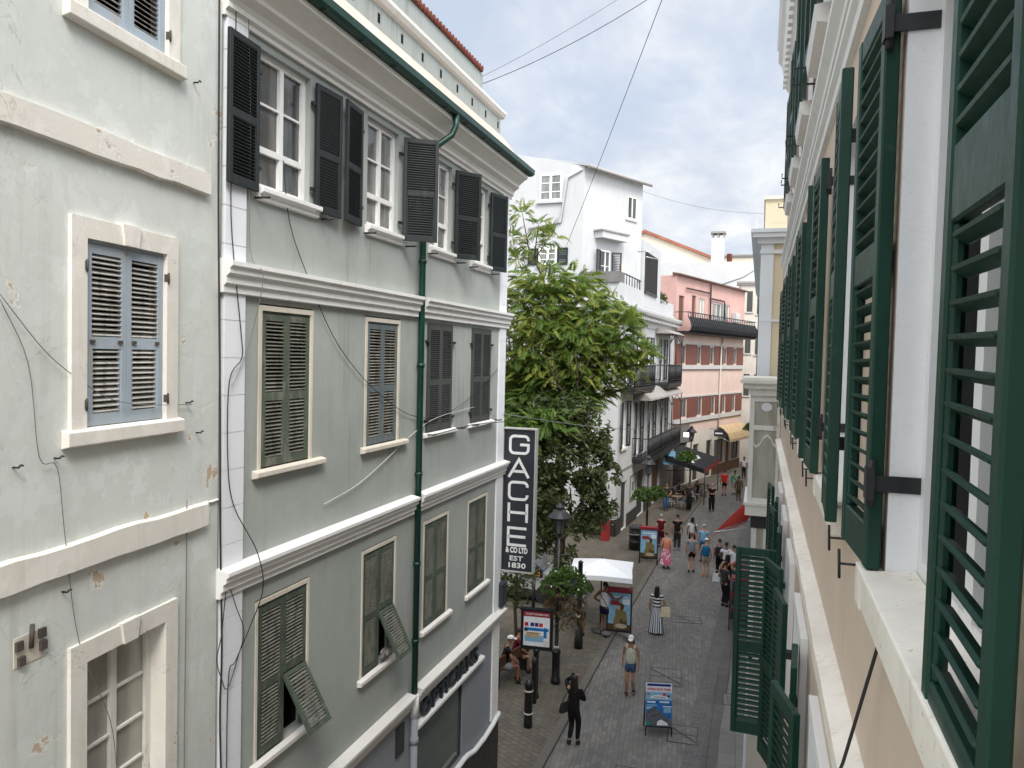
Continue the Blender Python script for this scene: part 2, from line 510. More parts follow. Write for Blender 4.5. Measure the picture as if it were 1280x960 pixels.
def foliage(name, c1, c2, c3=None, trans=.35, scale=1.3):
    m, nt, bs = _nt(name); P = pos(nt)
    n1 = noise(nt, P, scale, 3, .6); n2 = noise(nt, P, 14, 2)
    col = mix(nt, ramp(nt, n1, .35, .65), c1, c2)
    col = mix(nt, mul(nt, ramp(nt, n2, .45, .6), .6), col, c3 or scl(c2, 1.5))
    nt.links.new(col, bs.inputs['Base Color']); bs.inputs['Roughness'].default_value = .55
    bs.inputs['Specular IOR Level'].default_value = .3
    tl = nt.nodes.new('ShaderNodeBsdfTranslucent'); nt.links.new(mix(nt, .5, col, (.18, .3, .02)), tl.inputs[0])
    ms = nt.nodes.new('ShaderNodeMixShader'); ms.inputs[0].default_value = trans
    nt.links.new(bs.outputs[0], ms.inputs[1]); nt.links.new(tl.outputs[0], ms.inputs[2])
    nt.links.new(ms.outputs[0], nt.nodes['Material Output'].inputs[0])
    return m

def stripes(name, ca, cb, axis, period, duty=.5, obj=True):
    m, nt, bs = _nt(name)
    P = pos(nt, obj=obj); s = nt.nodes.new('ShaderNodeSeparateXYZ'); nt.links.new(P, s.inputs[0])
    v = s.outputs['XYZ'.index(axis)]
    fr = mul(nt, mul(nt, v, 1 / period), 1.0, 'MODULO'); fr = mul(nt, mul(nt, fr, 1.0, 'ADD'), 1.0, 'MODULO')
    t = mul(nt, fr, duty, 'GREATER_THAN')
    nt.links.new(mix(nt, t, ca, cb), bs.inputs['Base Color']); bs.inputs['Roughness'].default_value = .85
    return m

def angle_stripes(name, ca, cb, count, duty=.5):
    m, nt, bs = _nt(name)
    P = pos(nt, obj=True); s = nt.nodes.new('ShaderNodeSeparateXYZ'); nt.links.new(P, s.inputs[0])
    a = mul(nt, s.outputs[1], s.outputs[0], 'ARCTAN2')
    fr = mul(nt, mul(nt, mul(nt, a, 3.2, 'ADD'), count / (2 * pi)), 1.0, 'MODULO')
    t = mul(nt, fr, duty, 'GREATER_THAN')
    nt.links.new(mix(nt, t, ca, cb), bs.inputs['Base Color']); bs.inputs['Roughness'].default_value = .85
    return m

def printed(name, c1, c2, scale=30, lo=.5, hi=.53):
    m, nt, bs = _nt(name)
    col = mix(nt, ramp(nt, noise(nt, pos(nt, obj=True), scale, 3), lo, hi), c1, c2)
    nt.links.new(col, bs.inputs['Base Color']); bs.inputs['Roughness'].default_value = .8
    return m

M = {}
M['mint'] = old_wall('mint_plaster', (.69, .72, .685))
M['cream_trim'] = old_wall('cream_stone_trim', (.81, .775, .71), (.50, .42, .32))
M['sage'] = plaster('sage_render', (.365, .392, .368), .08, (.21, .21, .175), 1.0, .2, .85)
M['white'] = plaster('white_trim', (.80, .795, .775), .04, (.48, .43, .36), .6, .12, .75)
M['quoin'] = plaster('quoin_white', (.77, .79, .82), .02, (.55, .55, .55), .25, .1, .75)
M['cornice'] = plaster('cornice_cream', (.74, .72, .67), .04, (.46, .38, .28), .4, .15, .8)
M['oldtrim'] = plaster('weathered_trim', (.66, .61, .52), .12, (.35, .28, .2), .6, .4, .9)
M['whitewall'] = plaster('whitewash', (.50, .505, .505), .05, (.36, .34, .30), .6, .15, .85)
M['whiteold'] = plaster('whitewash_dirty', (.48, .475, .46), .06, (.38, .34, .29), .6, .2, .9)
M['peach'] = plaster('peach_render', (.67, .545, .44), .055, (.42, .33, .26), .55, .2, .85, speck=.10)
M['ledge'] = plaster('cream_ledge', (.84, .79, .70), .10, (.42, .34, .25), .6, .3, .85, speck=.55)
M['coping'] = plaster('stained_coping', (.56, .47, .40), .14, (.30, .17, .11), .85, .4, .9, speck=.5)
M['reveal'] = plaster('painted_reveal', (.80, .805, .81), .035, (.55, .53, .48), .35, .5, .7, speck=.12)
M['pink'] = plaster('pink_render', (.53, .33, .29), .08, (.38, .2, .17), .6, .12, .85)
M['palepink'] = plaster('pale_pink_render', (.62, .48, .42), .05, (.45, .32, .27), .5, .15, .85)
M['brick_red'] = paint('brick_red_panel', (.155, .055, .04), .6, .15)
M['greystone'] = plaster('grey_stone_render', (.55, .52, .46), .07, (.3, .28, .24), .6, .2, .9)
M['creamwall'] = plaster('cream_render', (.70, .61, .48), .05, (.5, .42, .3), .4, .12, .85)
M['yellow'] = plaster('yellow_render', (.74, .645, .46), .04, (.55, .45, .3), .3, .1, .85)
M['paleblue'] = plaster('pale_blue_pilaster', (.78, .82, .85), .03, (.5, .52, .54), .3, .08, .8)
M['slateblue'] = plaster('slate_blue_render', (.27, .29, .315), .05, (.14, .14, .16), .35, .08, .6)
M['dado'] = paint('black_dado', (.035, .033, .033), .45, .2)
M['roofred'] = plaster('red_roof', (.33, .13, .085), .2, (.18, .09, .07), .5, .4, .9)
M['terracotta'] = plaster('terracotta', (.19, .06, .04), .2, (.18, .07, .05), .5, .4, .9)
M['roofgrey'] = plaster('roof_grey', (.3, .28, .26), .15, (.2, .18, .16), .4, .3, .9)
M['wood_white'] = paint('white_paint', (.80, .80, .78), .4, .04, (.5, .47, .42), .3, 9)
M['oldwhite'] = paint('peeling_white_paint', (.70, .69, .64), .55, .06, (.30, .27, .22), .8, 8, .4, .3, .3, .60)
M['blackshut'] = paint('black_green_shutter', (.011, .016, .016), .5, .15, (.045, .06, .06), .5, 6)
M['greyshut'] = paint('dark_grey_shutter', (.055, .06, .055), .55, .12, (.10, .10, .095), .5, 8)
M['olive'] = paint('faded_olive_shutter', (.085, .105, .075), .65, .18, (.19, .19, .16), .8, 8, .35, .25, .3, .52)
M['green_olive'] = paint('faded_green_shutter', (.066, .086, .064), .6, .2, (.15, .16, .13), .7, 8, .35, .2, .3, .54)
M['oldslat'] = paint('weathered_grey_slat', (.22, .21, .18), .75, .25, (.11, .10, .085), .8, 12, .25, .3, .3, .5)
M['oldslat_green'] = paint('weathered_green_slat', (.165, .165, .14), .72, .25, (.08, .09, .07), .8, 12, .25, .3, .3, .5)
M['blueshut'] = paint('pale_blue_shutter', (.36, .42, .47), .62, .1, (.38, .35, .30), .9, 10, .3, .3, .2, .56)
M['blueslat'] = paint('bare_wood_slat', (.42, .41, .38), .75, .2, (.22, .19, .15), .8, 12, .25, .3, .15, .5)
M['bluegrey'] = paint('blue_grey_shutter', (.125, .152, .163), .65, .15, (.2, .2, .17), .8, 9, .3, .25, .3, .55)
M['gloss'] = paint('bottle_green_gloss', (.006, .040, .025), .40, .2, (.03, .075, .055), .55, 26, .32, .2, .6, .61)
M['pipegreen'] = paint('green_pipe', (.003, .045, .03), .35, .12)
M['iron'] = paint('black_iron', (.018, .018, .02), .45, .2)
M['rust'] = paint('rusty_iron', (.07, .058, .05), .8, .3)
M['glasswin'] = glass('window_glass', (.13, .135, .13), .07, (.24, .24, .225))
M['glassdark'] = glass('dark_glass', (.035, .04, .04), .06, (.08, .085, .08))
M['glasscur'] = glass('curtained_glass', (.30, .29, .25), .12, (.38, .365, .315))
M['glassdirty'] = glass('dirty_glass', (.40, .40, .35), .3, (.30, .27, .20))
M['clear'] = clear_glass('shop_glass')
M['shoproom'] = flat('shop_interior', (.55, .60, .54), .8, .2, .3, 3)
M['glassmid'] = glass('window_glass_dark', (.06, .062, .06), .05, (.14, .14, .13))
M['interior'] = flat('dark_interior', (.012, .012, .012), .9, .1)
M['cable'] = flat('black_cable', (.03, .03, .03), .6)
M['cablewhite'] = flat('white_cable', (.55, .55, .53), .6)
M['cablegrey'] = flat('grey_cable', (.16, .16, .16), .6)
M['signdark'] = paint('sign_charcoal', (.020, .026, .034), .4, .1)
M['signgrey'] = paint('sign_frame_grey', (.42, .42, .40), .45, .06)
M['letter'] = flat('letter_white', (.75, .76, .76), .5)
M['blackpaint'] = paint('black_gloss_post', (.010, .010, .011), .28, .2)
M['bandwhite'] = flat('band_white', (.62, .60, .52), .5)
M['red'] = flat('red_header', (.28, .03, .04), .5)
M['redbin'] = paint('red_planter', (.30, .022, .025), .45)
M['redcloth'] = flat('red_awning_cloth', (.78, .085, .06), .8)
M['tancloth'] = flat('tan_awning_cloth', (.46, .34, .20), .85, .2, .15, 3)
M['blackcloth'] = flat('black_awning_cloth', (.014, .015, .018), .85)
M['whitecloth'] = flat('white_parasol_cloth', (.84, .84, .85), .8)
M['postwhite'] = flat('poster_white', (.72, .74, .78), .35)
M['postblue'] = flat('poster_blue', (.02, .16, .46), .35, .3, .3, 6)
M['postsky'] = flat('poster_sky', (.22, .42, .58), .35, .3, .2, 4)
M['postnavy'] = flat('poster_navy', (.02, .03, .18), .35)
M['postred'] = flat('poster_red', (.50, .02, .03), .35)
M['postteal'] = flat('poster_teal', (.02, .28, .24), .35)
M['postgrey'] = flat('poster_rock', (.10, .11, .12), .4, .3, .4, 20)
M['fur'] = flat('poster_fur', (.19, .15, .055), .5, .3, .35, 30)
M['furdark'] = flat('poster_fur_dark', (.075, .05, .022), .5, .3, .35, 30)
M['furpale'] = flat('poster_fur_pale', (.42, .36, .26), .5)
M['orange'] = flat('taxi_orange', (.62, .27, .03), .5)
M['signyellow'] = flat('sign_yellow', (.66, .52, .10), .5)
M['van'] = paint('van_white', (.62, .63, .63), .25, .03)
M['rubber'] = flat('tyre_rubber', (.012, .012, .012), .8)
M['alloy'] = paint('alloy_wheel', (.42, .43, .44), .3, .1, metal=.6)
M['alu'] = paint('aluminium', (.5, .5, .5), .35, .08, metal=.7)
M['brownwood'] = paint('brown_wood', (.10, .045, .025), .5, .2)
M['tablewood'] = paint('table_wood', (.22, .15, .09), .5, .2)
M['planter'] = paint('grey_planter', (.15, .14, .135), .7, .15)
M['bark'] = plaster('bark', (.10, .075, .05), .2, (.05, .04, .03), .5, .9, .95)
M['leaf'] = foliage('bright_leaf', (.10, .165, .028), (.165, .22, .042), (.06, .12, .02), .42)
M['leafy'] = foliage('yellow_leaf', (.20, .23, .045), (.27, .285, .065), (.14, .18, .03), .42)
M['leafmid'] = foliage('mid_leaf', (.055, .11, .018), (.09, .15, .03), (.04, .08, .012), .35)
M['leafdark'] = foliage('dark_leaf', (.028, .050, .016), (.060, .078, .026), (.105, .10, .045), .22)
M['leafbrown'] = foliage('dry_leaf', (.10, .055, .03), (.16, .09, .05), (.20, .14, .09), .3)
M['basket'] = foliage('basket_leaf', (.045, .095, .018), (.085, .145, .03), (.03, .065, .012), .3)
M['flower'] = flat('white_flower', (.8, .8, .8), .6)
M['lamp_glass'] = glass('lantern_glass', (.11, .11, .105), .1, (.16, .16, .15))
M['floodlight'] = flat('floodlight_face', (.85, .85, .85), .3, emit=(1, 1, 1, 1.2))

# ground
M['paveA'] = pavers('carriageway_blocks', (.235, .216, .192), (.145, .136, .125), (.095, .088, .079), .22, .115, 84, .007, .5, .75, .4, .6)
M['paveB'] = pavers('pavement_slabs', (.225, .209, .187), (.185, .174, .158), (.095, .088, .078), .62, .40, 88, .008, .4, .8, .3, .35)
M['paveC'] = pavers('footway_blocks', (.155, .132, .102), (.105, .092, .075), (.045, .04, .034), .24, .16, 30, .009, .5, .85, .45, .5)
M['kerb'] = pavers('kerb_stone', (.16, .14, .115), (.13, .115, .10), (.06, .055, .05), 5, .9, 0, .01, 0, .8, .25, .4)
M['drain'] = pavers('drain_channel', (.135, .126, .115), (.11, .103, .095), (.04, .04, .04), .3, .5, 0, .01, 0, .7, .3, .4)
M['setts'] = pavers('sett_border', (.17, .16, .15), (.13, .125, .118), (.06, .058, .055), .22, .115, 4, .007, .5, .8, .35, .35)
M['cover'] = paint('manhole_iron', (.10, .097, .09), .6, .2)
M['coverdark'] = paint('manhole_frame', (.055, .054, .05), .6, .2)
M['asphalt'] = plaster('asphalt', (.055, .052, .05), .1, (.03, .03, .03), .4, .5, .9)
# ================================================================== ground (structure)
def sheet(name, pts, z, mat):
    b = MB(); b.poly([(x, y, z) for x, y in pts]); return tag(b.build(name, mat), kind='structure')
sheet('ground', [(-300, -120), (300, -120), (300, 500), (-300, 500)], -0.05, M['asphalt'])
sheet('road', [(-4.45, -12), (-1.07, -12), (-1.02, 20), (-.70, 31), (-.4, 42), (.4, 56), (4, 75), (8, 90), (2.8, 92), (-1.2, 75), (-3.2, 58), (-3.95, 44), (-4.40, 28)], 0.0, M['paveA'])
sheet('pavement', [(-.72, -12), (1.2, -12), (1.2, 40), (3, 60), (7, 75), (12, 90), (8.4, 90), (4.4, 75), (.8, 56), (0, 42), (-.34, 31), (-.66, 20)], 0.004, M['paveB'])
b = MB()
pr = [(-1.07, -12), (-1.02, 20), (-.70, 31), (-.4, 42), (.4, 56), (4, 75), (8, 90)]
b.poly([(x, y, .002) for x, y in pr] + [(x + .36 if y < 21 else x + .38, y, .002) for x, y in pr[::-1]])
tag(b.build('drain_channel', M['drain']), kind='structure')
b = MB()
b.poly([(x - .42, y, .004) for x, y in pr[:5]] + [(x, y, .004) for x, y in pr[4::-1]])
tag(b.build('sett_border', M['setts']), kind='structure')
# raised footway on the left with a real kerb
kl = [(-4.62, -12), (-4.62, 17), (-4.60, 25), (-4.40, 36), (-4.12, 43), (-3.35, 58), (-1.35, 75), (2.6, 92)]
kr = [(-4.40, -12), (-4.40, 17), (-4.38, 25), (-4.18, 36), (-3.90, 43), (-3.13, 58), (-1.13, 75), (2.82, 92)]
b = MB(); b.slab([(-30, -12)] + kl + [(-30, 92)], -.04, .075)
tag(b.build('footway', M['paveC']), kind='structure')
b = MB(); b.slab(kl + kr[::-1], -.04, .082)
tag(b.build('kerb', M['kerb'], bevel=.012), kind='structure')
# iron covers set in the paving
def cover(x, y, w, l, rot, label, solid=False):
    t = thing('manhole_cover', label, 'manhole cover', (x, y, .006), rot, 'iron covers set in the street paving')
    f = MB(); s = .032
    for a in ((-w / 2, w / 2, -l / 2, -l / 2 + s), (-w / 2, w / 2, l / 2 - s, l / 2), (-w / 2, -w / 2 + s, -l / 2 + s, l / 2 - s), (w / 2 - s, w / 2, -l / 2 + s, l / 2 - s)):
        f.box(*a, 0, .006)
    if not solid:
        for k in (-1, 1):
            f.obox((0, k * l * .02, .0035), (.013, l * .5, .003), Matrix.Rotation(.75, 3, 'Z'))
        f.box(-w / 2 + s, w / 2 - s, -.02, .02, .001, .0055)
    f.build('frame', M['coverdark'], t)
    p = MB(); p.box(-w / 2 + s, w / 2 - s, -l / 2 + s, l / 2 - s, -.001, .002); p.build('plate', M['paveA'], t)
cover(-2.35, 22.8, .95, 1.25, 6, 'dark framed cover with crossed bars, in the paving beyond the advertising board')
cover(-2.35, 16.9, 1.0, 1.0, 2, 'dark framed cover with crossed bars at the bottom edge, nearest of the covers')
cover(-1.55, 19.4, .75, .95, 4, 'pale framed cover beside the drain channel, right of the advertising board')
cover(-.35, 21.9, .7, .8, 3, 'thin framed cover in the right hand slabs beside the hanging green shutter', True)
cover(-2.25, 28.1, 1.1, .7, 10, 'wide framed cover in the paving right of the striped dress woman')
cover(-.1, 26.1, .9, 1.3, 4, 'cover in the right hand slabs behind the tall green open shutter')

# ================================================================== far left: pale plastered house
TH = radians(-5.87)
lt = thing('plastered_townhouse', 'pale mint plastered house with peeling paint and blue shutters, at the left edge', 'house', (-5.4, 6.72, 0), 90 + 5.87)
W3 = (-1.87, -.87); 
holesL = [(-1.88, -.89, 12.06, 14.05), (-1.88, -.89, 8.72, 10.26), (-1.87, -.87, 4.3, 6.80)]
b = MB()
wall_panel(b, -9.5, .0, 0, 15.2, holesL, .16, 0, 0, 1, 2, .5)
b.box(-9.5, -.02, .9, 8, 0, 15.2, 0)
b.quad((-9.5, 0, 15.2), (0, 0, 15.2), (0, .9, 15.2), (-9.5, .9, 15.2), 0)
b.quad((-9.5, 0, 0), (-9.5, 0, 15.2), (-9.5, .9, 15.2), (-9.5, .9, 0), 0)
b.build('wall', [M['mint'], M['cream_trim'], M['interior']], lt)
rl = random.Random(3)
def rough_band(u0, u1, z0, z1, d, n=22, amp=.010):
    """old hand-run band, edges slightly uneven"""
    b = MB(); vs = []
    for i in range(n + 1):
        u = u0 + (u1 - u0) * i / n
        a = z0 + rl.uniform(-amp, amp); c = z1 + rl.uniform(-amp, amp)
        vs += [(u, 0.0, a), (u, -d, a + .012), (u, -d, c - .015), (u, 0.0, c)]
    fs = []
    for i in range(n):
        for k in range(3):
            fs.append((4 * i + k, 4 * i + 4 + k, 4 * i + 5 + k, 4 * i + 1 + k))
    fs += [(0, 1, 2, 3), (4 * n + 3, 4 * n + 2, 4 * n + 1, 4 * n)]
    b.add(vs, fs); return b
rough_band(-6, -.245, 10.93, 11.16, .055).build('string_course', M['cream_trim'], lt)
rough_band(-6, -.235, 7.58, 7.83, .055).build('string_course', M['cream_trim'], lt)
rough_band(-.235, 0, 7.79, 7.82, .02, 6).build('string_course', M['cream_trim'], lt)
def surround(u0, u1, z0, z1, w, d=.035, bottom=False):
    b = MB()
    b.box(u0 - w, u0, -d, .0, z0, z1 + w); b.box(u1, u1 + w, -d, 0, z0, z1 + w)
    b.box(u0, u1, -d, 0, z1, z1 + w)
    c = (u0 + u1) / 2
    b.prism([(c - .085, z1 - .001), (c + .085, z1 - .001), (c + .115, z1 + w + .012), (c - .115, z1 + w + .012)], -d - .022, 0)
    return b
def old_pair(root, u0, u1, z0, z1, fm, sm, y=.015, wob=.7, name='window', flap=None, pitch=.042):
    """pair of closed louvred leaves: window part > two shutters"""
    f = MB(); fr = .028
    f.box(u0, u0 + fr, y + .01, y + .09, z0, z1); f.box(u1 - fr, u1, y + .01, y + .09, z0, z1); f.box(u0 + fr, u1 - fr, y + .01, y + .09, z1 - fr, z1)
    wf = f.build(name, fm, root)
    w = (u1 - u0 - 2 * fr) / 2 - .004; h = z1 - fr - z0 - .02
    for k in (0, 1):
        zr = (1,) if flap and k == flap[0] else None
        me = leaf_mesh(w, h, fm, .042, .058, .075, .10, .10, pitch, .46, 2, 34, wob + k * .01, .009, sm, zr) if zr is None else None
        if zr is None:
            o = inst('shutter', me, wf, (u0 + fr + .002 + k * (w + .006), y, z0 + .015), (0, radians(rl.uniform(-.2, .2)), 0))
        else:
            # upper half fixed, lower half hung out from the middle rail
            hu = h * .54
            me = leaf_mesh(w, hu, fm, .042, .058, .075, .1, .10, pitch, .46, 1, 34, wob + .3, .009, sm)
            inst('shutter', me, wf, (u0 + fr + .002 + k * (w + .006), y, z0 + .015 + h - hu))
            st = MB()
            for a in (0, w - .03): st.box(u0 + fr + .002 + k * (w + .006) + a, u0 + fr + .002 + k * (w + .006) + a + .03, y + .004, y + .04, z0 + .015, z0 + .015 + h - hu - .002)
            st.build('shutter_stile', fm, wf)
            hl = h - hu - .02
            me2 = leaf_mesh(w - .01, hl, fm, .036, .05, .05, .1, .06, pitch, .46, 1, 34, wob + .6, .009, sm)
            inst('shutter_flap', me2, wf, (u0 + fr + .006 + k * (w + .006), y - .01, z0 + .015 + h - hu - .01 + 0), (radians(-flap[1]), 0, 0)).data = flip_down(me2, hl)
    return wf
_fd = {}
def flip_down(me, h):
    if me.name in _fd: return _fd[me.name]
    c = me.copy()
    for v in c.vertices: v.co.z -= h
    _fd[me.name] = c; return c
def sill(root, u0, u1, z0, z1, d, mat, par=None):
    b = MB(); b.mould([(0, z0), (-d, z0 + .02), (-d, z1 - .01), (0, z1 + .012)][::-1], u0, u1)
    return b.build('sill', mat, par or root, bevel=.008)
for (u0, u1, z0, z1) in holesL[:2]:
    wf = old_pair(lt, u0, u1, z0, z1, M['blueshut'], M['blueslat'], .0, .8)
    surround(u0, u1, z0, z1, .165).build('surround', M['cream_trim'], wf)
    sill(lt, u0 - .235, u1 + .225, z0 - .145, z0, .075, M['cream_trim'], wf)
    hb = MB()
    for u in (u0 - .012, u1 + .012):
        for z in (z0 + .2, z1 - .22):
            hb.box(u - .016, u + .016, -.042, -.005, z - .035, z + .035); hb.tube([(u, -.042, z - .05), (u, -.042, z + .05)], .009, 6)
    for u in (u0 + .09, (u0 + u1) / 2 - .08, (u0 + u1) / 2 + .09, u1 - .1):
        hb.box(u - .025, u + .025, -.012, 0, z0 + .70, z0 + .725)
    hb.build('hinge', M['rust'], wf)
u0, u1, z0, z1 = holesL[2]
wf = glazed_window(lt, u0, u1, z0, z1, .13, M['oldwhite'], M['glasscur'], 2, 6, .07, .022, .06)
surround(u0, u1, z0, z1, .175).build('surround', M['cream_trim'], wf)
# iron hooks and old fixings
hk = MB()
for u, z in ((-.47, 11.98), (-.55, 8.86), (-2.18, 8.52), (-2.56, 8.50), (-.38, 8.55), (-2.1, 7.45), (-2.42, 12.5)):
    hk.tube([(u, 0, z), (u, -.05, z), (u + .005, -.065, z + .02), (u + .03, -.06, z + .012)], .008, 6)
hk.build('hook', M['iron'], lt)
pb = MB(); pb.box(-2.555, -2.275, -.006, .02, 7.01, 7.23, 0)
for u, z in ((-2.52, 7.17), (-2.5, 7.05), (-2.30, 7.10), (-2.31, 7.20)): pb.box(u - .03, u + .03, -.03, -.004, z - .035, z + .035, 1)
pb.tube([(-2.415, -.02, 7.12), (-2.415, -.03, 7.3)], .018, 6, 1)
pb.build('anchor_plate', [M['oldtrim'], M['rust']], lt)

# ================================================================== sage green building on the corner
gt = thing('corner_building', 'sage green three storey building with white mouldings and an optician shop below', 'building', (-5.4, 0, 0), 90)
U0, U1 = 6.74, 16.12            # along the street
P0, P1 = 7.10, 15.72            # between the corner strips
WU = [(7.38, 8.48), (9.84, 10.94), (11.98, 13.10), (14.08, 15.20)]
TU = [(7.36, 8.36), (9.82, 10.80), (12.00, 12.94), (13.94, 14.86)]
holes = [(a, c, 11.2, 12.74) for a, c in TU] + [(a, c, 8.02, 9.92) for a, c in WU] + [(a, c, 4.62, 6.52) for a, c in WU]
shop = [(11.86, 14.02, 1.42, 3.02), (7.6, 10.3, 1.42, 2.85)]
b = MB()
wall_panel(b, P0, P1, 3.70, 13.4, holes, .17, 0, 0, 0, 2, .6)
wall_panel(b, U0, U1, 0, 3.70, shop, .12, 0, 1, 1, 3, .75)
b.box(U0, U1, 1.2, 9, 0, 13.4, 0)
b.box(U1 - .004, U1, .001, 1.2, 0, 13.4, 0); b.box(U0, U0 + .004, .001, 1.2, 0, 13.4, 0)
b.quad((U0, 0, 13.4), (U1, 0, 13.4), (U1, 1.2, 13.4), (U0, 1.2, 13.4), 0)
b.build('wall', [M['sage'], M['slateblue'], M['interior'], M['shoproom']], gt)
# blocked corner strips
for (a, c, z0, z1, nm) in ((U0 + .02, P0, 3.7, 13.0, 0), (P1, U1, 3.7, 13.0, 1)):
    q = MB(); z = z0
    while z < z1:
        hz = min(.40, z1 - z); q.box(a, c, -.035, .05, z + .005, z + hz - .005); z += hz
    q.box(a + .006, c - .006, -.028, .05, z0, z1)
    q.build('corner_strip', M['quoin'], gt)
# moulded string courses (broken where the rainpipe runs)
SC = lambda z0, z1, d: [(0, z0), (-d * .35, z0 + .01), (-d * .35, z0 + (z1 - z0) * .22), (-d * .55, z0 + (z1 - z0) * .30), (-d * .55, z0 + (z1 - z0) * .5), (-d * .8, z0 + (z1 - z0) * .6), (-d * .8, z0 + (z1 - z0) * .74), (-d, z0 + (z1 - z0) * .82), (-d, z1 - .015), (0, z1 + .015)][::-1]
for z0, z1, d in ((9.98, 10.33, .17), (6.74, 7.05, .16)):
    for a, c in ((U0 - .03, 11.50), (11.70, U1 + .14)):
        b = MB(); b.mould(SC(z0, z1, d), a, c); b.build('string_course', M['white'], gt)
for a, c in ((U0 - .03, 11.48), (11.74, U1 + .12)):
    b = MB(); b.mould(SC(3.44, 3.74, .17), a, c); b.build('string_course', M['cornice'], gt)
# main cornice, gutter, rainpipe, parapet
b = MB()
pc = [(0, 12.84), (-.04, 12.84), (-.04, 12.89), (-.08, 12.92), (-.08, 12.97), (-.11, 13.02), (-.20, 13.08), (-.20, 13.13), (-.23, 13.16), (-.33, 13.24), (-.39, 13.27), (-.39, 13.34), (0, 13.36)][::-1]
b.mould(pc, U0 - .02, U1 + .17); b.build('cornice', M['cornice'], gt)
b = MB()
pg = [(-.38, 13.345), (-.47, 13.355), (-.51, 13.39), (-.52, 13.48), (-.50, 13.48), (-.485, 13.40), (-.41, 13.38), (-.40, 13.48), (-.38, 13.48)][::-1]
b.mould(pg, U0 - .02, U1 + .30)
gu = b.build('gutter', M['pipegreen'], gt)
b = MB()
for u in [7 + .9 * i for i in range(11)]: b.box(u, u + .025, -.50, -.395, 13.335, 13.344)
b.build('bracket', M['iron'], gu)
b = MB(); b.mould([(-.38, 13.37), (-.38, 13.50), (.19, 14.21), (.19, 13.37)][::-1], U0, U1 + .1)
b.build('eave_coping', M['coping'], gt)
b = MB(); b.box(U0, U1 - .04, .2, .45, 13.7, 14.66); b.mould([(.2, 14.56), (.14, 14.59), (.10, 14.66), (.10, 14.72), (.2, 14.74)][::-1], U0, U1 + .06, 1)
for i in range(12):
    u = 7.3 + i * .78; b.box(u, u + .07, .194, .21, 14.31, 14.45, 2)
b.build('parapet', [M['sage'], M['cornice'], M['interior']], gt)
b = MB(); b.box(U0 + .1, 15.45, .40, 6, 13.9, 15.32)
b.build('attic_wall', M['sage'], gt)
b = MB()
for i in range(58):
    u = U0 + .1 + i * .147; b.box(u, u + .135, .36, .66, 15.325, 15.36); 
for i in range(58):
    u = U0 + .13 + i * .147; b.tube([(u + .04, .34, 15.385), (u + .04, .8, 15.42)], .05, 8)
b.build('roof_tiles', M['terracotta'], gt)
b = MB()
b.tube([(11.98, -.45, 13.37), (11.98, -.45, 13.18), (11.93, -.40, 13.02), (11.70, -.14, 12.74), (11.61, -.075, 12.62), (11.60, -.07, 12.45), (11.60, -.07, 3.70)], .052, 12)
for z in (12.2, 10.9, 9.2, 7.4, 5.9, 4.6): b.tube([(11.60, -.07, z - .03), (11.60, -.07, z + .03)], .066, 12)
b.build('rainpipe', M['pipegreen'], gt)
b = MB(); b.tube([(11.60, -.08, 3.42), (11.60, -.08, .1)], .06, 12)
b.tube([(11.60, -.08, 3.70), (11.60, -.08, 3.3)], .068, 12, 1)
for z in (2.9, 1.5): b.tube([(11.60, -.08, z - .05), (11.60, -.08, z + .05)], .075, 12)
b.build('lower_rainpipe', [M['slateblue'], M['white']], gt)
# top floor casements and open black shutters
LW, LH = .54, 1.58
lm = leaf_mesh(LW, LH, M['blackshut'], .042, .055, .07, .09, .10, .036, .47, 2, 36, 0, .009)
lmr = leaf_mesh(LW, LH, M['blackshut'], .042, .055, .07, .09, .10, .036, .47, 2, -60, 0, .009)
for i, (a, c) in enumerate(TU):
    wf = glazed_window(gt, a, c, 11.2, 12.74, .07, M['wood_white'], [M['glasswin'], M['glassmid'], M['glassmid']], 2, 2, .075, .026, .07, 11.66)
    o = MB(); o.mould([(0, 11.06), (-.05, 11.07), (-.05, 11.12), (-.10, 11.15), (-.10, 11.20), (.07, 11.215), (.07, 11.06)][::-1], a - .05, c + .16); o.build('sill', M['white'], wf, bevel=.004)
    hn = MB()
    def leafR(u, ang):   # hinged at u, folded towards +u
        inst('shutter', lmr, wf, (u, -.075, 11.13), (0, 0, radians(-ang)), bevel=.004)
        for z in (11.4, 12.45): hn.box(u - .07, u + .03, -.055, -.02, z - .02, z + .02)
    def leafL(u, ang):
        o = inst('shutter', lm, wf, (u, -.035, 11.13), (0, 0, radians(180 + ang)), bevel=.004)
        for z in (11.4, 12.45): hn.box(u - .03, u + .07, -.055, -.02, z - .02, z + .02)
    if i == 0: leafL(a - .10, 3); leafR(c + .05, 4)
    elif i == 1: leafL(a - .26, 7); leafR(c + .03, 56)
    else: leafR(c + .02, (37, 20)[i - 2])
    if i == 0: pass
    for u in (a - .1, c + .25): hn.tube([(u, -.02, 11.07), (u, -.16, 11.07), (u + .06, -.17, 11.08)], .014, 6)
    hn.build('hinge', M['iron'], wf)
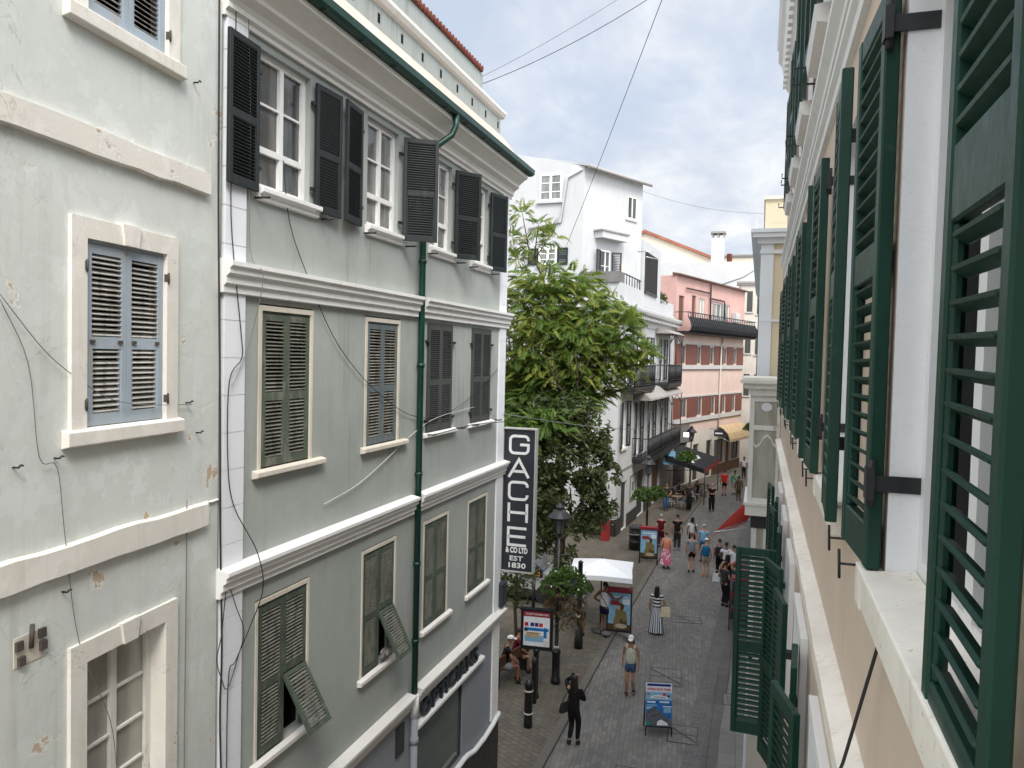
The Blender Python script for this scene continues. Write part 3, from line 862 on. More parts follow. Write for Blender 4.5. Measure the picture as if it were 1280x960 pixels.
# second floor closed shutters
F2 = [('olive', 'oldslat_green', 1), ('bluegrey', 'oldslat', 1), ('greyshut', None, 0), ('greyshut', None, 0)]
for i, (a, c) in enumerate(WU):
    fm, sm, old = F2[i]
    if old:
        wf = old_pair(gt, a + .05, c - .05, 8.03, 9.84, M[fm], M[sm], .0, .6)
        s = MB(); s.box(a - .0, a + .052, -.014, .06, 8.02, 9.90); s.box(c - .052, c, -.014, .06, 8.02, 9.90); s.box(a + .052, c - .052, -.014, .06, 9.84, 9.90)
        s.build('surround', M['oldtrim'], wf)
        sill(gt, a - .10, c + .24, 7.93, 8.02, .085, M['oldtrim'], wf)
    else:
        wf = old_pair(gt, a + .01, c - .01, 8.04, 9.91, M[fm], None, -.03, 0, pitch=.034)
        s = MB()
        for u in (a - .02, c + .02):
            for z in (8.25, 9.60): s.box(u - .05, u + .05, -.05, .0, z - .022, z + .022)
        for u in (a - .06, c + .2): s.tube([(u, 0, 8.02), (u, -.18, 8.02), (u + .05, -.2, 8.03)], .014, 6)
        s.build('hinge', M['iron'], wf)
        sill(gt, a - .10, c + .16, 7.95, 8.03, .085, M['white'], wf)
# first floor closed shutters, two with a flap hung out
FL = [(1, 30), (1, 27), None, None]
for i, (a, c) in enumerate(WU):
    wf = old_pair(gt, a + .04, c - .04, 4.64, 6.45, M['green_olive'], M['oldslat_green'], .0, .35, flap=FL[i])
    s = MB(); s.box(a, a + .042, -.012, .06, 4.62, 6.50); s.box(c - .042, c, -.012, .06, 4.62, 6.50); s.box(a + .042, c - .042, -.012, .06, 6.45, 6.50)
    s.build('surround', M['oldtrim'], wf)
    sill(gt, a - .08, c + .14, 4.53, 4.62, .075, M['cornice'], wf)
# shop front: fascia letters, frames, glass, dado
w = text_mesh('OPTICIANS', .40, M['signdark'], .05, 1.32, .006, 1.06)
inst('lettering', w, gt, (13.36, -.035, 3.10))
for a, c, z0, z1 in shop:
    f = MB(); f.mould([(0, z1), (-.10, z1), (-.10, z1 + .055), (0, z1 + .07)][::-1], a - .12, c + 1.02 if a > 11 else c + .1)
    f.build('fascia_sill', M['white'], gt)
    f = MB(); f.box(a, a + .05, .02, .09, z0, z1); f.box(c - .05, c, .02, .09, z0, z1); f.box(a + .05, c - .05, .02, .09, z0, z0 + .05); f.box(a + .05, c - .05, .02, .09, z1 - .05, z1)
    fo = f.build('shop_window', M['dado'], gt)
    g = MB(); g.box(a + .05, c - .05, .05, .058, z0 + .05, z1 - .05); g.build('pane', M['clear'], fo)
    d = MB(); d.box(a + .1, c - .1, .08, .6, z0 + .02, z0 + .06)
    for k in range(5):
        u = a + .22 + k * .38; h_ = (.34, .52, .28, .62, .4)[k]; y_ = (.10, .15, .09, .17, .12)[k]; d.box(u, u + .24, y_, y_ + .03, z0 + .06, z0 + .06 + h_, 1 + k % 2); d.box(u + .03, u + .21, y_ - .006, y_ - .002, z0 + .10, z0 + .02 + h_, 2 - k % 2)
    d.tube([(a + .15, .18, z0 + .75), (c - .15, .18, z0 + .75)], .018, 6, 2)
    d.build('display', [M['whiteold'], M['brownwood'], M['postwhite']], fo)
for z0, m_ in ((0, 'dado'),):
    d = MB(); d.box(U0, 11.50, -.05, -.001, 0, 1.30); d.box(11.72, U1 + .05, -.05, -.001, 0, 1.22); d.build('dado', M['dado'], gt)
    d = MB()
    d.tube([(11.72, -.06, 1.36), (14.05, -.06, 1.36), (14.25, -.06, 1.33), (14.6, -.06, 1.24), (15.2, -.06, 1.22), (15.75, -.06, 1.27), (U1 + .05, -.06, 1.34)], .055, 8)
    d.tube([(U0, -.06, 1.36), (11.48, -.06, 1.36)], .055, 8)
    d.build('dado_moulding', M['white'], gt)
d = MB(); d.box(15.72, U1 + .01, -.04, .05, 1.34, 3.44); d.build('corner_strip', M['white'], gt)
d = MB(); d.box(11.05, 11.33, -.03, -.002, 2.85, 3.33); d.build('plaque', M['dado'], gt)
d = MB(); d.box(U1 - .1, U1 + .16, -.14, .16, 3.78, 4.35)
d.build('alarm_box', M['signdark'], gt, bevel=.05)

# hanging sign on the corner of that building
st = thing('hanging_sign', 'tall charcoal hanging sign with big white lettering on the corner of the sage building', 'sign', (-5.03, 16.30, 4.56), 0)
b = MB(); b.box(-.36, .36, -.055, .055, .03, 3.20); b.build('panel', M['signdark'], st)
b = MB()
for s_ in (-1, 1):
    b.box(s_ * .36 if s_ > 0 else -.385, .385 if s_ > 0 else -.36, -.10, .10, 0, 3.23)
b.box(-.36, .36, -.10, .10, 0, .03); b.box(-.36, .36, -.10, .10, 3.20, 3.23)
b.build('frame', M['signgrey'], st, bevel=.004)
def G(x, z, w, h, ch):
    r = .09; X0, X1, Z0, Z1 = x - w / 2, x + w / 2, z, z + h
    R = rrect(X0, X1, Z0, Z1, r, 4)          # 20 points: TR, TL, BL, BR corners (5 each)
    mid = z + h / 2
    if ch == 'G': return [[(X1, Z1 - h * .27)] + R[0:20] + [(X1, mid - .0), (x + .02, mid)]]
    if ch == 'C': return [[(X1, Z1 - h * .27)] + R[0:20] + [(X1, Z0 + h * .27)]]
    if ch == 'A': return [[(X0 - .02, Z0 - .022), (x, Z1), (X1 + .02, Z0 - .022)], [(X0 + .08, Z0 + h * .30), (X1 - .08, Z0 + h * .30)]]
    if ch == 'H': return [[(X0, Z0 - .02), (X0, Z1 + .02)], [(X1, Z0 - .02), (X1, Z1 + .02)], [(X0, mid), (X1, mid)]]
    if ch == 'E': return [[(X1, Z1), (X0, Z1), (X0, Z0), (X1, Z0)], [(X0, mid), (X1 - .02, mid)]]
b = MB()
for ch, z in (('G', 2.66), ('A', 2.14), ('C', 1.63), ('H', 1.14), ('E', .60)):
    stroke_letters(b, G(-.005, z + .01, .42, .38, ch), .058, .012)
b.xf(Matrix.Translation((0, -.056, 0)))
b.build('lettering', M['letter'], st)
inst('lettering', text_mesh('& CO LTD', .17, M['letter'], .012, .66, .007), st, (-.01, -.06, .44))
inst('lettering', text_mesh('EST', .15, M['letter'], .012, 1.35, .002), st, (-.02, -.06, .26))
inst('lettering', text_mesh('1830', .16, M['letter'], .012, 1.38, .003), st, (-.01, -.06, .10))
b = MB()
for z in (.15, 1.6, 3.0): b.box(-.60, -.385, -.02, .02, z, z + .03)
b.build('bracket', M['iron'], st)
# ================================================================== right: long peach house we look along (front view: u = -y)
rt = thing('shuttered_townhouse', 'peach rendered house with dozens of glossy bottle green shutters along the right edge', 'building', (.40, 0, 0), -90)
WY = [(1.72 + 2.2 * k, 2.68 + 2.2 * k) for k in range(-1, 6)]
WY[1] = (1.40, 2.68)                                               # the window next to ours is the wide one      # openings along y
E_, S_ = 16.2, -3.2                                                # far end, near end (y)
hm = [(-c, -a, 8.74, 10.60) for a, c in WY]
hu_ = [(-c, -a, 12.02, 13.85) for a, c in WY]
hl_ = [(-c, -a, 5.10, 7.26) for a, c in WY]
b = MB()
wall_panel(b, -E_, -S_, 8.0, 16.2, hm + hu_, .26, 0, 0, 1, 2, .8)
wall_panel(b, -E_, -S_, 0, 8.0, hl_, .2, 0, 0, 1, 2, .8)
b.box(-E_ + .0, -S_, 1.1, 8, 0, 16.2, 0)
b.quad((-E_, 0, 0), (-E_, 0, 16.2), (-E_, 1.1, 16.2), (-E_, 1.1, 0), 0)
b.quad((-S_, 0, 0), (-S_, 1.1, 0), (-S_, 1.1, 16.2), (-S_, 0, 16.2), 0)
b.quad((-E_, 0, 16.2), (-S_, 0, 16.2), (-S_, 1.1, 16.2), (-E_, 1.1, 16.2), 0)
b.build('wall', [M['peach'], M['reveal'], M['interior']], rt)
# ledge, string courses, cornice
n = 60; b = MB(); vs = []; rr = random.Random(5)
for i in range(n + 1):
    u = -15.4 + (15.4 - S_) * i / n; e = rr.uniform(-.004, .004)
    vs += [(u, 0, 7.80), (u, -.085 + e, 7.82), (u, -.09 + e, 7.93), (u, 0, 7.955 + e)]
b.add(vs, [(4 * i + k, 4 * i + 1 + k, 4 * i + 5 + k, 4 * i + 4 + k) for i in range(n) for k in range(3)] + [(0, 3, 2, 1)])
b.build('ledge', M['ledge'], rt)
b = MB(); b.mould([(0, 10.96), (-.03, 10.97), (-.03, 11.05), (-.055, 11.08), (-.055, 11.12), (0, 11.14)][::-1], -E_, -S_)
b.mould([(0, 11.16), (-.055, 11.18), (-.055, 11.25), (-.10, 11.31), (-.10, 11.36), (0, 11.39)][::-1], -E_, -S_)
b.build('string_course', M['white'], rt)
b = MB(); b.mould([(0, 14.55), (-.05, 14.56), (-.05, 14.72), (-.10, 14.78), (-.10, 14.95), (-.16, 15.02), (-.20, 15.25), (-.27, 15.34), (-.27, 15.55), (-.30, 15.60), (-.30, 15.72), (0, 15.75)][::-1], -E_ - .18, -S_)
u = -E_ - .14
while u < -S_: b.box(u, u + .16, -.17, -.101, 14.80, 14.94); u += .30
b.build('cornice', M['white'], rt)
# windows
GW, GH = .50, 1.86
gm = leaf_mesh(GW, GH, M['gloss'], .046, .062, .085, .12, .14, .060, .54, 2, 30, .12, .011)
gmn = leaf_mesh(GW, GH, M['gloss'], .046, .062, .085, .12, .14, .060, .54, 2, -30, .13, .011)
gm1 = leaf_mesh(.475, 1.98, M['gloss'], .038, .052, .085, .15, .16, .060, .57, 2, -30, .14, .012)
gmfn = leaf_mesh(.50, 2.16, M['gloss'], .046, .062, .09, .13, .15, .058, .47, 2, -40, .1, .013)
gmtn = leaf_mesh(.50, 1.82, M['gloss'], .046, .062, .085, .12, .14, .062, .46, 2, -33, .12, .011)
gmf = leaf_mesh(.50, 2.16, M['gloss'], .046, .062, .09, .13, .15, .058, .47, 2, 33, .1, .011)
gmt = leaf_mesh(.50, 1.82, M['gloss'], .046, .062, .085, .12, .14, .062, .46, 2, 33, .12, .011)
def rwin(a, c, z0, z1, frame_y=.09, rows=4, pm='glassdark'):
    return glazed_window(rt, -c, -a, z0, z1, frame_y, M['wood_white'], M[pm], 2, rows, .06, .024, .05)
def pleaf(par, me, y, z, ang, off=-.10, drop=0):
    """leaf hinged at street coordinate y; ang is the direction it points, measured in the front view (0 = towards camera, 180 = away)"""
    o = inst('shutter', me, par, (-y, off, z), (0, radians(drop), radians(ang)), bevel=.005)
    return o
def strap(b, y, z, face):
    b.box(-y - .012, -y + .012, -.06, -.004, z - .055, z + .055)
for k, (a, c) in enumerate(WY):
    # main floor
    wf = rwin(a, c, 8.74, 10.60) if k != 1 else rwin(a, c, 8.74, 10.60, .09, 1, 'interior')  # panes of the wide window are near-black sheets, painting the unlit room behind
    s = MB(); s.mould([(0, 8.60), (-.07, 8.61), (-.075, 8.735), (.087, 8.752), (.087, 8.60)][::-1], -c + .002, -a - .002); s.box(-c - .12, -c + .002, -.074, -.001, 8.605, 8.736); s.box(-a - .002, -a + .12, -.074, -.001, 8.605, 8.736)
    s.build('sill', M['ledge'], wf, bevel=.006)
    hb = MB()
    sg = 0 if k != 1 else 0
    # near leaf folded back towards the camera, far leaf folded away
    n_ang = {1: 1.0}.get(k, rr.uniform(-3.5, -1.5)); f_ang = {1: 183.2}.get(k, 180 + rr.uniform(1.5, 3.5))
    if k == 1:
        o = inst('shutter', gm1, wf, (-1.74, -.066, 8.62), (0, radians(1.0), radians(-.6)), bevel=.006)
        o2 = inst('shutter', gm, wf, (-c, -.014, 8.74), (0, radians(.8), radians(183.0)), bevel=.006)
    elif k > 1:
        inst('shutter', gmn, wf, (-a, -.105, 8.74), (0, 0, radians(n_ang)), bevel=.005 if k < 4 else 0)
        inst('shutter', gm, wf, (-c, -.055, 8.74), (0, 0, radians(f_ang)), bevel=.005 if k < 4 else 0)
    for z in (9.02, 10.46):
        for y, sgn in ((c, 1), (a, -1))[:1 if k == 1 else 2]:
            hb.box(-y - .03, -y + .03, -.07, -.045, z - .05, z + .05)                 # knuckle plate on the leaf
            if sgn > 0: hb.prism([(-y + .004, z - .03), (-y + .004, z + .03)] + [(-y + .004, z)], -.05, .0) if False else hb.box(-y + .002, -y + .010, -.055, .20, z - .026, z + .026)
            else: hb.box(-y - .010, -y - .002, -.055, .20, z - .032, z + .032)
            hb.tube([(-y, -.052, z - .075), (-y, -.052, z + .075)], .012, 8)
    for y in (a - .40, c + .40):                                                     # shutter catches
        hb.tube([(-y, .0, 8.655), (-y, -.10, 8.655)], .005, 6); hb.tube([(-y, -.095, 8.60), (-y + .006, -.10, 8.71)], .0055, 6)
    hb.build('hinge', M['iron'], wf)
    # upper floor
    wf = rwin(a, c, 12.02, 13.85)
    s = MB(); s.mould([(0, 11.84), (-.10, 11.86), (-.12, 11.98), (.19, 12.015), (.19, 11.84)][::-1], -c - .10, -a + .10); s.build('sill', M['white'], wf)
    if k > 0:
        inst('shutter', gmtn, wf, (-a, -.105, 12.03), (0, 0, radians(-2.5))); inst('shutter', gmt, wf, (-c, -.055, 12.03), (0, 0, radians(182.5)))
        hb = MB()
        for y in (a - .4, c + .4): hb.tube([(-y, 0, 12.05), (-y, -.2, 12.05), (-y, -.2, 12.12)], .010, 6)
        hb.build('hinge', M['iron'], wf)
    # lower floor
    wf = rwin(a, c, 5.10, 7.26, .15)
    s = MB(); s.box(-c - .12, -c, -.05, .02, 5.04, 7.36); s.box(-a, -a + .12, -.05, .02, 5.04, 7.36); s.box(-c, -a, -.05, .02, 7.26, 7.36); s.box(-c - .15, -a + .15, -.09, .02, 4.94, 5.04)
    s.build('surround', M['white'], wf)
    if k == 4:      # far leaf standing straight out, near leaf almost closed
        oa = inst('shutter', gmfn, wf, (-c + .10, -.16, 5.10), (0, 0, radians(-93)), bevel=.006); oa.scale = (.87, 1, 1)
        inst('shutter', gmf, wf, (-a - .02, -.10, 5.10), (0, 0, radians(198)), bevel=.006)
    elif k > 0:
        inst('shutter', gmfn, wf, (-a, -.105, 5.12), (0, 0, radians(-3)), bevel=.006)
        inst('shutter', gmf, wf, (-c, -.10, 5.12), (0, 0, radians(180 + (14 if k == 2 else 8))), bevel=.006)
    hb = MB()
    for y in (a, c):
        for z in (5.44, 6.84): hb.box(-y - .04, -y + .04, -.11, -.052, z - .03, z + .03)
    hb.build('hinge', M['iron'], wf)
# cables clipped to this wall
def spline(pts, n=5):
    P = [Vector(p) for p in pts]; P = [P[0] * 2 - P[1]] + P + [P[-1] * 2 - P[-2]]; out = []
    for i in range(1, len(P) - 2):
        for k in range(n):
            t = k / n; a, b_, c, d = P[i - 1], P[i], P[i + 1], P[i + 2]
            out.append(.5 * ((2 * b_) + (c - a) * t + (2 * a - 5 * b_ + 4 * c - d) * t * t + (3 * b_ - a - 3 * c + d) * t ** 3))
    return out + [P[-2]]
def cable(name, label, pts, r=.008, mat='cable', sag=None, n=20, group=None, cat='cable'):
    b = MB()
    if sag is not None:
        p, q = Vector(pts[0]), Vector(pts[-1])
        pts = [p.lerp(q, i / n) - Vector((0, 0, 4 * sag * (i / n) * (1 - i / n))) for i in range(n + 1)]
    else: pts = spline(pts)
    b.tube(pts, r, 6); return tag(b.build(name, M[mat]), label, cat, group)
cable('wall_cable', 'thin black twin cable running down the peach wall under the nearest sill', [(.375, 2.50, 8.62), (.36, 2.60, 8.45), (.31, 2.78, 8.05), (.292, 2.86, 7.9), (.30, 2.95, 7.2)], .006)

# ================================================================== glazed oriel on the neighbouring front
ot = thing('glazed_oriel', 'weathered white glazed bay window hanging over the street past the peach house', 'bay window', (0, 15.6, 6.40), 0)
ot.scale = (1, 1, .84)
X0, X1 = -.17, .75; D = 1.9
b = MB()
def frame_face(b, x0, x1, z0, z1, y, panes):
    pass
for (x, w_) in ((X0, .09), (.335, .06), (.68, .07)): b.box(x, x + w_, 0, .07, .28, 2.78)
b.box(X0 + .09, .335, .004, .066, .28, .40); b.box(.395, .68, .004, .066, .28, .40)
b.box(X0 + .09, .335, .004, .066, 2.64, 2.78); b.box(.395, .68, .004, .066, 2.64, 2.78)
b.box(X0 + .09, .335, .004, .066, 1.98, 2.09)
b.box(X0, X0 + .07, .07, D, .28, .40); b.box(X0, X0 + .07, .07, D, 2.64, 2.78); b.box(X0, X0 + .07, .07, D, 1.98, 2.09)
for k in range(1, 4): b.box(X0, X0 + .07, D * k / 3 - .07, D * k / 3, .40, 2.64)
b.build('frame', M['oldwhite'], ot, bevel=.006)
b = MB(); b.box(X0 - .03, X1, -.04, D, 0, .28); b.box(X0 - .06, X1, -.07, D, .24, .30)
b.build('apron', M['oldwhite'], ot)
b = MB()
b.box(X0 - .04, X1, -.05, D + .05, 2.78, 2.94); b.box(X0 - .12, X1, -.12, D + .1, 2.94, 3.06); b.box(X0 - .19, X1, -.19, D + .1, 3.06, 3.14)
b.slab([(X0 - .15, -.15), (X1, -.15), (X1, D), (X0 - .15, D)], 3.14, 3.19, 1)
b.build('cornice', [M['oldwhite'], M['ledge']], ot)
g = MB(); g.box(X0 + .09, .335, .03, .036, .40, 1.98); g.box(X0 + .09, .335, .03, .036, 2.09, 2.64); g.box(.395, .68, .03, .036, .40, 2.64); g.box(X0 + .03, X0 + .036, .07, D, .40, 2.64)
g.build('pane', M['glassdirty'], ot)
g = MB()
arc = [(-.08, 1.70), (-.04, 1.62), (.03, 1.68), (.10, 1.84), (.165, 1.90), (.23, 1.83), (.28, 1.70), (.335, 1.64)]
for p, q in zip(arc[:-1], arc[1:]): g.prism([p, q, (q[0], q[1] - .055), (p[0], p[1] - .055)], .018, .028)
g.build('scroll_bar', M['oldwhite'], ot)
g = MB(); pts = [(.14 + .10 * cos(t), 2.52 + .10 * sin(t)) for t in [i * pi / 8 for i in range(16)]]; g.prism(pts, .012, .026); g.build('paper_disc', M['postwhite'], ot)
b = MB(); b.box(X0 + .06, X1, .8, .82, .3, 2.8); b.build('curtain', M['glassdirty'], ot)
# storey below the oriel
bt = thing('lower_bay', 'white panelled lower bay with a dark ironwork band beneath the glazed oriel', 'bay', (0, 15.75, 3.45), 0)
b = MB(); b.box(-.09, .75, -.02, 1.7, 2.68, 2.93); b.build('iron_band', M['iron'], bt)
b = MB()
for x in (-.04, .16, .36, .56): b.box(x, x + .07, 0, .06, 0, 2.68)
b.box(-.04, .63, .0, .06, 0, .14); b.box(-.04, .03, .06, 1.6, 0, 2.68)
b.build('frame', M['oldwhite'], bt)
b = MB(); b.box(.03, .75, .03, .04, .14, 2.68); b.build('pane', M['glassdirty'], bt)
b = MB(); b.box(-.02, .75, .1, 1.6, -3.45, 0); b.build('base', M['greystone'], bt)

# ================================================================== yellow house with pale blue corner pilaster
yt = thing('yellow_house', 'yellow rendered house with a pale blue corner pilaster beyond the glazed oriel', 'house', (0, 18, 0), 0)
b = MB(); b.box(.19, 9, .05, 16, 0, 12.0); b.box(-.02, 9, .9, 15, 12.3, 13.15)
for z in (12.6,): b.box(.15, 9, .895, .9, z, z + .02)
b.build('wall', M['yellow'], yt)
b = MB(); b.box(-.08, .19, 0, 16, 0, 12.0)
b.build('pilaster', M['paleblue'], yt)
b = MB(); b.box(-.05, .6, -.01, .01, 10.28, 10.33); b.box(-.10, .6, -.03, .05, 11.78, 11.86); b.build('string_course', M['paleblue'], yt)
b = MB(); b.box(-.16, 9, -.08, 16, 12.0, 12.12); b.box(-.27, 9, -.2, 16, 12.12, 12.22); b.slab([(-.30, -.24), (9, -.24), (9, 16), (-.30, 16)], 12.22, 12.30)
b.build('cornice', M['paleblue'], yt)
b = MB(); b.box(-.05, 9, .85, 15.1, 13.15, 13.22); b.build('coping', M['ledge'], yt)
for y0 in (20.5, 23.5, 27.0):
    for z0 in (5.4, 8.9):
        f = MB(); f.box(-.11, -.081, y0 - 18, y0 - 17, z0, z0 + 1.9); f.build('shutter', M['gloss'], yt)
d = MB(); d.box(-.10, -.081, 4.5, 14, .3, 2.9); d.build('shop_front', M['glassdark'], yt)
# red awning on that front and its shop
at = thing('red_awning', 'faded red folding arm awning open over the street below the glazed oriel', 'awning', (-.08, 27, 2.6), 0)
b = MB()
P4 = [(-.32, 1.3, 1.75), (.40, 3.5, 1.80), (-.21, 2.3, .96), (-1.19, 0, .96)]
b.add(P4 + [(x, y, z - .02) for x, y, z in P4], [(0, 1, 2, 3), (7, 6, 5, 4), (0, 3, 7, 4), (1, 5, 6, 2), (2, 6, 7, 3)])
b.add([P4[3], P4[2], (P4[2][0], P4[2][1] - .02, P4[2][2] - .10), (P4[3][0], P4[3][1] - .02, P4[3][2] - .10)], [(0, 1, 2, 3)])
b.build('cloth', M['redcloth'], at)
b = MB(); b.tube([(-1.22, -.06, .93), (-.18, 2.36, .93)], .035, 8); b.tube([(.1, 1.2, 1.0), (-.5, .7, .95), (-1.15, 0.02, .93)], .025, 8); b.tube([(.5, 3.3, 1.1), (.1, 2.8, 1.0), (-.22, 2.3, .93)], .025, 8); b.tube([(-.32, 1.33, 1.74), (.40, 3.53, 1.79)], .06, 8)
b.build('arm', M['alu'], at)
sk = thing('display_rack', 'dark rack of goods standing below the red awning', 'rack', (-.35, 27.6, 0), 0)
b = MB()
for x in (-.4, .3):
    for y in (0, 2.2): b.box(x - .02, x + .02, y - .02, y + .02, 0, 1.6)
for z in (.4, .9, 1.4): b.box(-.42, .32, -.02, 2.22, z, z + .03)
b.build('frame', M['iron'], sk)
b = MB(); rr2 = random.Random(4)
for z in (.43, .93, 1.43):
    for k in range(9): 
        y = .05 + k * .24; b.box(-.38 + rr2.uniform(0, .06), .25, y, y + .17, z, z + rr2.uniform(.15, .38), k % 3)
b.build('goods', [M['dado'], M['redbin'], M['planter']], sk)
# ================================================================== white balconied house on the left
import math as _m
def leaf_far(w, h): return leaf_mesh(w, h, M['blackshut'], .05, .07, .08, .1, .1, .085, .47, 2, 36, 0, .012)
A_ = (-6.95, 39.5); RZ = _m.degrees(atan2(16.3, 1.0))
wt = thing('balconied_house', 'white house with black shutters and iron balconies behind the trees', 'house', (*A_, 0), RZ)
L = 16.3; DX = 2.15     # depth of the terrace
wn2 = [(1.2, 2.2), (4.1, 5.1), (6.9, 7.9), (11.4, 12.5)]
b = MB()
hs = [(a, c, 8.0, 10.7) for a, c in wn2] + [(.9, 1.9, 4.6, 7.1)] + [(a, c, 3.9, 6.9) for a, c in ((4.4, 5.4), (8.2, 9.2), (12.4, 13.4))] + [(1.2, 2.6, .1, 2.7), (5.2, 7.2, .1, 2.8), (9.6, 12.2, .1, 2.8)]
wall_panel(b, 0, L, 0, 12.0, hs, .16, 0, 0, 0, 1, .5)
b.box(0, L, .8, 9, 0, 12.0, 0)
b.quad((0, 0, 0), (0, .8, 0), (0, .8, 12), (0, 0, 12), 0); b.quad((L, .8, 0), (L, 0, 0), (L, 0, 12), (L, .8, 12), 0)
# terrace parapet
b.box(0, 5.15, .05, .25, 12.42, 13.30); b.box(10.61, L - .3, .05, .25, 12.42, 13.25); b.box(0, .2, .25, DX + .02, 12.42, 13.3)
b.box(0, L, .0, 9, 12.0, 12.42)
b.build('wall', [M['whitewall'], M['interior']], wt)
# upper storey: its front stands askew behind the terrace, the roof rises to the rear
FA = atan2(-2.03, 5.0); FM = Matrix.Translation((0, DX, 0)) @ Matrix.Rotation(FA, 4, 'Z'); FL_ = 5.4
def zt(u, d): 
    dist = (d - DX) * cos(FA) - u * sin(FA)
    return 19.35 + .25 * max(0, dist)
fp = [(0, DX), (5.0, DX - 2.03), (5.15, 9.4), (0, 9.4)]
b = MB()
b.add([(u, d, 12.42) for u, d in fp] + [(u, d, zt(u, d)) for u, d in fp], [(0, 1, 5, 4), (1, 2, 6, 5), (2, 3, 7, 6), (3, 0, 4, 7), (4, 5, 6, 7)])
b.box(5.16, 10.6, .0, 7, 12.43, 16.25)
b.build('upper_storey', M['whitewall'], wt)
def onfront(o): o.matrix_local = FM; return o
b = MB(); b.mould([(-.38, 19.28), (-.38, 19.38), (8, 21.48), (8, 21.37)][::-1], -.12, FL_ + .2); onfront(b.build('roof', M['whiteold'], wt))
b = MB(); b.tube([(-.15, -.42, 19.26), (FL_ + .25, -.42, 19.26)], .08, 8); onfront(b.build('gutter', M['roofgrey'], wt))
b = MB(); b.tube([(-.08, DX + .1, 19.2), (-.08, DX + .9, 18.8), (-.08, DX + 1.2, 16.5), (-.08, DX + 3.0, 16.2)], .07, 8); b.build('rainpipe', M['whitewall'], wt)
f = onfront(glazed_window(wt, 3.85, 4.75, 17.2, 18.45, -.075, M['oldwhite'], M['glassdark'], 2, 1, .07, .03, .07))
b = MB(); b.box(3.75, 4.85, -.08, .0, 17.1, 17.19); b.build('sill', M['whitewall'], f)
b = MB(); b.box(1.0, 3.3, -.55, -.01, 15.75, 16.1); b.box(.9, 3.4, -.62, -.01, 16.1, 16.18, 1); onfront(b.build('hood', [M['whitewall'], M['roofgrey']], wt))
f = onfront(glazed_window(wt, 1.5, 2.4, 12.7, 15.2, -.04, M['wood_white'], M['glassdark'], 2, 3, .08, .03, .06, name='french_door'))
inst('shutter', leaf_far(.55, 2.4), f, (1.45, -.08, 12.75), (0, 0, radians(195))); inst('shutter', leaf_far(.55, 2.4), f, (2.5, -.10, 12.75), (0, 0, radians(-35)))
b = MB(); b.box(3.3, 3.7, -.05, -.0, 13.3, 14.6); onfront(b.build('meter_box', M['greystone'], wt))
b = MB(); b.tube([(3.4, -.05, 15.3), (3.4, -.9, 15.3)], .035, 6); b.tube([(5.6, -.05, 15.3), (6.9, -.5, 15.3)], .035, 6); b.build('clothes_bar', M['alu'], wt)
# trellis screen, planter box, pots, rail
b = MB()
for k in range(16): u = 5.7 + k * .22; b.box(u, u + .05, -.06, -.04, 13.25, 15.6)
for k in range(14): z = 13.25 + k * .18; b.box(5.65, 9.15, -.04, -.02, z, z + .05)
b.box(5.6, 5.7, -.07, -.001, 13.2, 15.65); b.box(9.1, 9.2, -.07, -.001, 13.2, 15.65); b.box(5.6, 9.2, -.09, -.03, 13.2, 13.35)
b.box(5.7, 9.1, -.02, -.001, 13.25, 15.6, 1)
b.build('trellis', [M['iron'], M['leafbrown']], wt)
b = MB(); b.box(-.12, -.02, .1, 2.2, 13.3, 13.85); b.box(-.02, .9, .06, .5, 13.30, 13.85); b.build('planter_box', M['planter'], wt)
b = MB(); b.tube([(.9, .12, 13.85), (5.1, .12, 13.85)], .035, 6)
for k in range(7): b.tube([(.95 + k * .66, .12, 13.3), (.95 + k * .66, .12, 13.85)], .025, 6)
b.build('terrace_rail', M['iron'], wt)
b = MB(); rr = random.Random(9)
for k in range(260):
    c = Vector((rr.uniform(10.7, 13.4), rr.uniform(.0, .4), rr.uniform(13.05, 13.75))); d = Vector((rr.uniform(-1, 1), rr.uniform(-1, 1), rr.uniform(-1, 1))).normalized() * .13; e = d.cross(Vector((0, 0, 1))).normalized() * .06
    b.quad(c - d, c + e, c + d, c - e)
b.build('terrace_plants', M['leafdark'], wt)
# cornice above the balconies
b = MB(); b.mould([(0, 11.2), (-.06, 11.22), (-.08, 11.5), (-.25, 11.72), (-.50, 11.86), (-.55, 12.0), (-.55, 12.12), (0, 12.2)][::-1], -.3, L + .2)
u = -.2
while u < L: b.box(u, u + .22, -.42, -.2, 11.60, 11.76); u += .5
b.build('cornice', M['whiteold'], wt)
b = MB(); b.mould([(0, 3.35), (-.05, 3.36), (-.05, 3.48), (0, 3.5)][::-1], 0, L); b.build('string_course', M['roofgrey'], wt)
# windows, doors and shutters of the street front
def bwin(a, c, z0, z1, rows=4, lf=True, rgt=True, al=190, ar=-10):
    f = glazed_window(wt, a, c, z0, z1, .08, M['wood_white'], M['glassdark'], 2, rows, .08, .03, .06)
    m_ = leaf_far((c - a) * .55, z1 - z0 - .04)
    if lf: inst('shutter', m_, f, (a - .02, -.03, z0 + .02), (0, 0, radians(al)))
    if rgt: inst('shutter', m_, f, (c + .02, -.06, z0 + .02), (0, 0, radians(ar)))
    t = MB(); t.box(a - .12, a, -.02, .03, z0, z1 + .12); t.box(c, c + .12, -.02, .03, z0, z1 + .12); t.box(a, c, -.02, .03, z1, z1 + .12); t.build('surround', M['whitewall'], f)
    return f
for a, c in wn2: bwin(a, c, 8.0, 10.7)
bwin(.9, 1.9, 4.6, 7.1, 4, True, True)
for a, c in ((4.4, 5.4), (8.2, 9.2), (12.4, 13.4)): bwin(a, c, 3.9, 6.9, 5)
sb = MB(); sb.box(.7, 2.1, -.12, 0, 4.48, 4.6); sb.build('sill', M['oldtrim'], wt)
